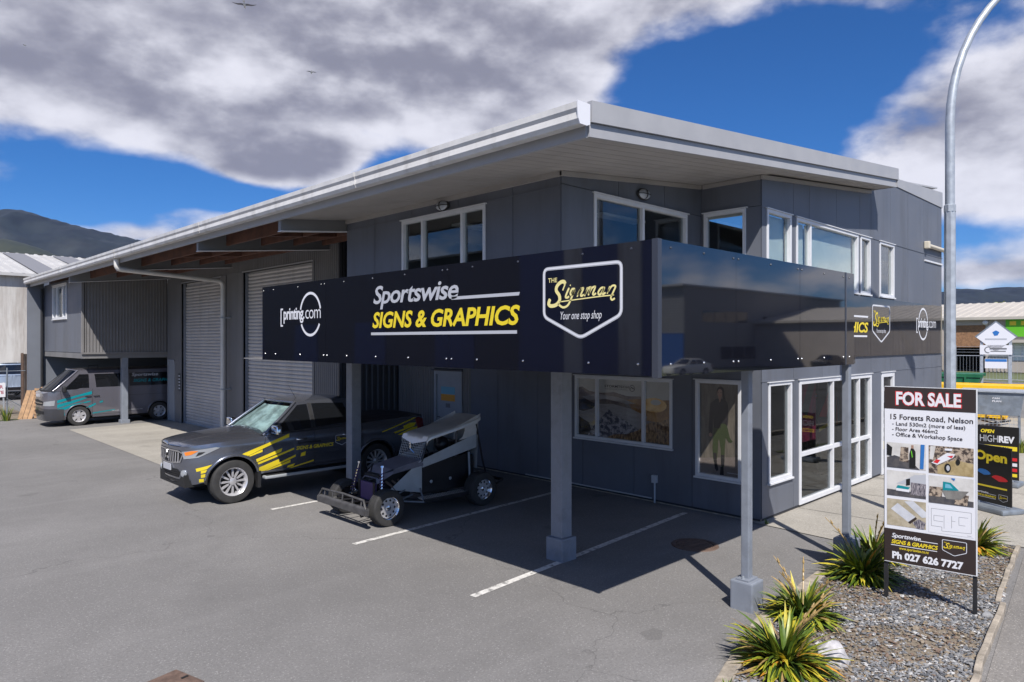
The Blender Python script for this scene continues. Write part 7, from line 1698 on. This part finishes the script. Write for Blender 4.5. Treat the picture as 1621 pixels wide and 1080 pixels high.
# ------------------------------------------------------------------ across the street (seen mirrored in the sign)
pmat('siding_grey', (0.30, 0.295, 0.29), 0.7, var=0.06); pmat('blue_paint', (0.015, 0.085, 0.30), 0.5, var=0.05); pmat('navy_clad', (0.03, 0.055, 0.19), 0.5, var=0.1); pmat('dark_clad', (0.05, 0.05, 0.058), 0.6, var=0.1)
ob = thing('blue_and_grey_showroom', 'grey and blue two storey premises across the street, mirrored in the sign', 'building', (0, 0, 0))
MB().box(62.5, 104, -50, -32, 0, 8.6).build('wall', 'siding_grey', ob); MB().box(62.3, 88, -32.2, -32.001, 0, 3.7).build('painted_wall', 'blue_paint', ob); MB().box(62.3, 62.499, -50, -32.2, 0, 3.7).build('painted_wall', 'blue_paint', ob)
for x0, x1, z0, z1 in ((66, 76, 4.9, 6.3), (70, 78, 0.8, 2.4), (80, 81.2, 4.8, 5.9)):
    w_ = MB().box(x0, x1, -32.3, -32.202 if z0 < 3.7 else -32.001, z0, z1).build('window', 'alu_frame', ob); n = max(1, int((x1-x0)/2.4))
    for i in range(n): MB().box(x0+0.1+i*(x1-x0)/n, x0+(i+1)*(x1-x0)/n-0.06, -32.0-0.0, -31.94, z0+0.1, z1-0.1) ; MB().box(x0+0.1+i*(x1-x0)/n, x0+(i+1)*(x1-x0)/n-0.06, -32.2, -31.97, z0+0.1, z1-0.1).build('pane', 'ute_glass', w_)
MB().box(88.5, 99, -32.1, -31.95, 0.0, 5.6).build('roller_door', 'plaster', ob); MB().box(61.9, 104.5, -50.3, -31.8, 8.6, 8.8).build('roof', 'fascia', ob)
for i in range(18): MB().box(62.42, 62.499, -50, -32.0, 3.85+i*0.26, 3.87+i*0.26).build('siding_board', 'print_silver', ob)
saloon('white_sedan', 'white sedan parked across the street, mirrored in the sign', (49.0, -24.5, 0.015), R(12), 'white_paint')
saloon('dark_sedan', 'dark sedan parked across the street, mirrored in the sign end', (74.0, -22.8, 0.015), R(6), 'dark_paint')
nb = thing('navy_shed', 'tall navy clad shed opposite the yard, mirrored in the sign', 'building', (0, 0, 0))
MB().box(-46, -32, 12, 42, 0, 11.5).build('wall', 'navy_clad', nb); MB().box(-46.3, -31.7, 11.8, 42.2, 11.5, 11.7).build('roof', 'fascia', nb); MB().box(-32.001, -31.8, 29.5, 31.5, 0, 11.4).build('wall_strip', 'far_concrete', nb); MB().box(-32.001, -31.9, 35, 36.8, 0, 11.4).build('wall_strip', 'far_concrete', nb)
db = thing('charcoal_warehouse', 'long charcoal warehouse beyond the navy shed opposite the yard', 'building', (0, 0, 0))
MB().box(-50, -34, 44, 130, 0, 12).build('wall', 'dark_clad', db); MB().box(-50.3, -33.7, 43.8, 130.2, 12, 12.2).build('roof', 'fascia', db)
for i in range(5): MB().box(-34.001, -33.9, 50+i*15, 56+i*15, 0, 5).build('roller_door', 'navy_clad', db)

# ------------------------------------------------------------------ hills
noisy('forest', (0.005, 0.008, 0.011), (0.014, 0.020, 0.022), 0.012, 0.35, 0.65); noisy('pasture', (0.022, 0.028, 0.018), (0.045, 0.050, 0.028), 0.008)
def hill(name, mat, ridge, Z, depth, rough, seed, label):
    rows = []; xs = [ridge[0][0]+(ridge[-1][0]-ridge[0][0])*i/140 for i in range(141)]; rc = curve(ridge); nr = 34
    f0 = Vector((0.69963, 0.71451)); r0 = Vector((0.71451, -0.69963))
    for j in range(nr+1):
        t_ = j/nr; row = []
        for px in xs:
            h = max(0, (540-rc(px))/1105*(Z+depth) + 0); zc = Z + depth*t_
            xc = (px-810.5)/1105*(Z+depth); prof_ = math.sin(min(1, t_)*math.pi/2)**1.25
            p = f0*zc + r0*xc; nz = noise.fractal(Vector((p.x/420, p.y/420, seed)), 1.0, 2.0, 5)
            gul = abs(noise.noise(Vector((p.x/260, p.y/260, seed+9))))
            tree = noise.noise(Vector((p.x/17, p.y/17, seed)))*rough
            row.append((p.x, p.y, max(-1, (CAM_H+h)*prof_*(1 + 0.10*nz*(1-t_)*2) - h*0.22*gul*(1-t_)*t_*4 + tree*(0.3+0.7*t_)) if t_ > 0 else -1))
        rows.append(row)
    back = [(q[0]+f0.x*600, q[1]+f0.y*600, 0) for q in rows[-1]]; rows.append(back)
    o = MB().grid(rows, flip=True).build(name, mat, None, smooth=180)
    return tag(o, kind='structure')
hill('hills', 'forest', [(-500, 420), (-250, 350), (-100, 345), (0, 336), (30, 333), (62, 341), (100, 352), (150, 364), (200, 375), (240, 386), (330, 425), (450, 470), (600, 505)], 2300, 900, 9, 1, '')
hill('foothills', 'pasture', [(-500, 420), (-200, 385), (-60, 376), (0, 378), (40, 386), (75, 398), (130, 425), (250, 480), (330, 515)], 1500, 500, 2.5, 4, '')
hill('hills', 'forest', [(1150, 515), (1250, 500), (1350, 480), (1420, 468), (1490, 463), (1512, 458), (1542, 461), (1575, 456), (1600, 456), (1640, 464), (1720, 470), (1900, 440), (2300, 430)], 2600, 900, 9, 7, '')
def farbush(px, py, Z, w, h, label, seed):
    f0 = Vector((0.69963, 0.71451)); r0 = Vector((0.71451, -0.69963)); p = f0*Z + r0*((px-810.5)/1105*Z)
    t = thing('far_tree', label, 'tree', (p.x, p.y, 0)); rnd = random.Random(seed); mb = MB()
    top = CAM_H + (540-py)/1105*Z
    for i in range(900):
        a, b = rnd.uniform(0, 6.28), rnd.uniform(-1, 1); r_ = rnd.random()**0.4; c = Vector((math.cos(a)*w*r_*math.sqrt(1-b*b), math.sin(a)*w*r_*math.sqrt(1-b*b), top-h+b*h*r_)); n_ = Vector((rnd.uniform(-1, 1), rnd.uniform(-1, 1), rnd.uniform(-1, 1))).normalized(); e1 = n_.orthogonal().normalized()*0.28; e2 = n_.cross(e1)
        mb.cur = rnd.choice([0, 0, 4, 1]); mb.add([c-e1, c+e2, c+e1, c-e2], [(0, 1, 2, 3)])
    tag(mb.build('crown', LEAF, t), kind='stuff'); MB().tube([(0, 0, 0), (0, 0, top-h)], [0.3, 0.15], 6).build('trunk', 'timber_side', t)
farbush(1583, 478, 105, 2.4, 2.2, 'small yellow green tree top showing above the beige shed roof', 2)

# ------------------------------------------------------------------ gulls
pmat('gull_white', (0.55, 0.55, 0.56), 0.7); pmat('gull_grey', (0.16, 0.16, 0.18), 0.7)
def gull(label, loc, rz, span, roll, lift):
    t = thing('seagull', label, 'bird', loc, 0, 'gulls flying over the roof'); t.rotation_euler = (R(roll), 0, rz)
    s = span/1.2; prof = [(0.0, -0.24), (0.02, -0.22), (0.045, -0.16), (0.065, -0.05), (0.06, 0.06), (0.04, 0.14), (0.035, 0.17), (0.04, 0.20), (0.03, 0.235), (0.012, 0.25), (0.004, 0.285), (0, 0.29)]
    MB().lathe([(r_*s, h_*s) for r_, h_ in prof], (0, 0, 0), (0, 1, 0), 10).build('body', 'gull_white', t, smooth=80)
    for sd in (-1, 1):
        st = [(0.03, 0.06, 0.0, 0.16), (0.18, 0.09, lift*0.9, 0.15), (0.32, 0.10, lift, 0.12), (0.46, 0.03, lift*0.65, 0.08), (0.60, -0.09, lift*0.2, 0.02)]
        A = [(sd*a*s, b*s, c*s) for a, b, c, w in st]; B_ = [(sd*a*s, (b-w)*s, c*s) for a, b, c, w in st]; C_ = [(sd*a*s, (b-w*0.4)*s, c*s+0.012*s) for a, b, c, w in st]
        mb = MB(); mb.grid([A, C_, B_]); mb.grid([A, B_], flip=True); mb.cur = 1; mb.build('wing', ['gull_grey', 'gull_white'], t)
    MB().add([(-0.03*s, -0.2*s, 0), (0.03*s, -0.2*s, 0), (0.06*s, -0.34*s, 0), (-0.06*s, -0.34*s, 0), (0, -0.2*s, 0.012*s), (0, -0.33*s, 0.008*s)], [(0, 4, 5, 3), (4, 1, 2, 5), (0, 3, 2, 1)]).build('tail', 'gull_white', t)
def airpt(px, py, Z): f0 = Vector((0.69963, 0.71451)); r0 = Vector((0.71451, -0.69963)); p = f0*Z + r0*((px-810.5)/1105*Z); return (p.x, p.y, CAM_H+(540-py)/1105*Z)
gull('largest seagull gliding at the top edge of the sky', airpt(387, 8, 38), R(-30), 1.25, -14, 0.05); gull('small seagull with arched wings above the roof', airpt(493, 115, 85), R(-20), 1.2, -20, 0.16); gull('tiny distant seagull high at the left', airpt(39, 72, 160), R(40), 1.1, -25, 0.1)
# ------------------------------------------------------------------ air
def haze():
    m = bpy.data.materials.new('haze_air'); m.use_nodes = True; nt = m.node_tree
    for n in list(nt.nodes):
        if n.type != 'OUTPUT_MATERIAL': nt.nodes.remove(n)
    v = nt.nodes.new('ShaderNodeVolumePrincipled'); v.inputs['Color'].default_value = (0.30, 0.50, 1.0, 1); v.inputs['Density'].default_value = HAZE
    nt.links.new(v.outputs[0], nt.nodes['Material Output'].inputs['Volume'])
    M['haze_air'] = m
    o = MB().box(-4600, 4600, -4600, 4600, -2.5, 640).build('haze', 'haze_air'); tag(o, 'thin bluish air between the yard and the hills', 'haze', kind='stuff')
HAZE = 0.000020
haze()
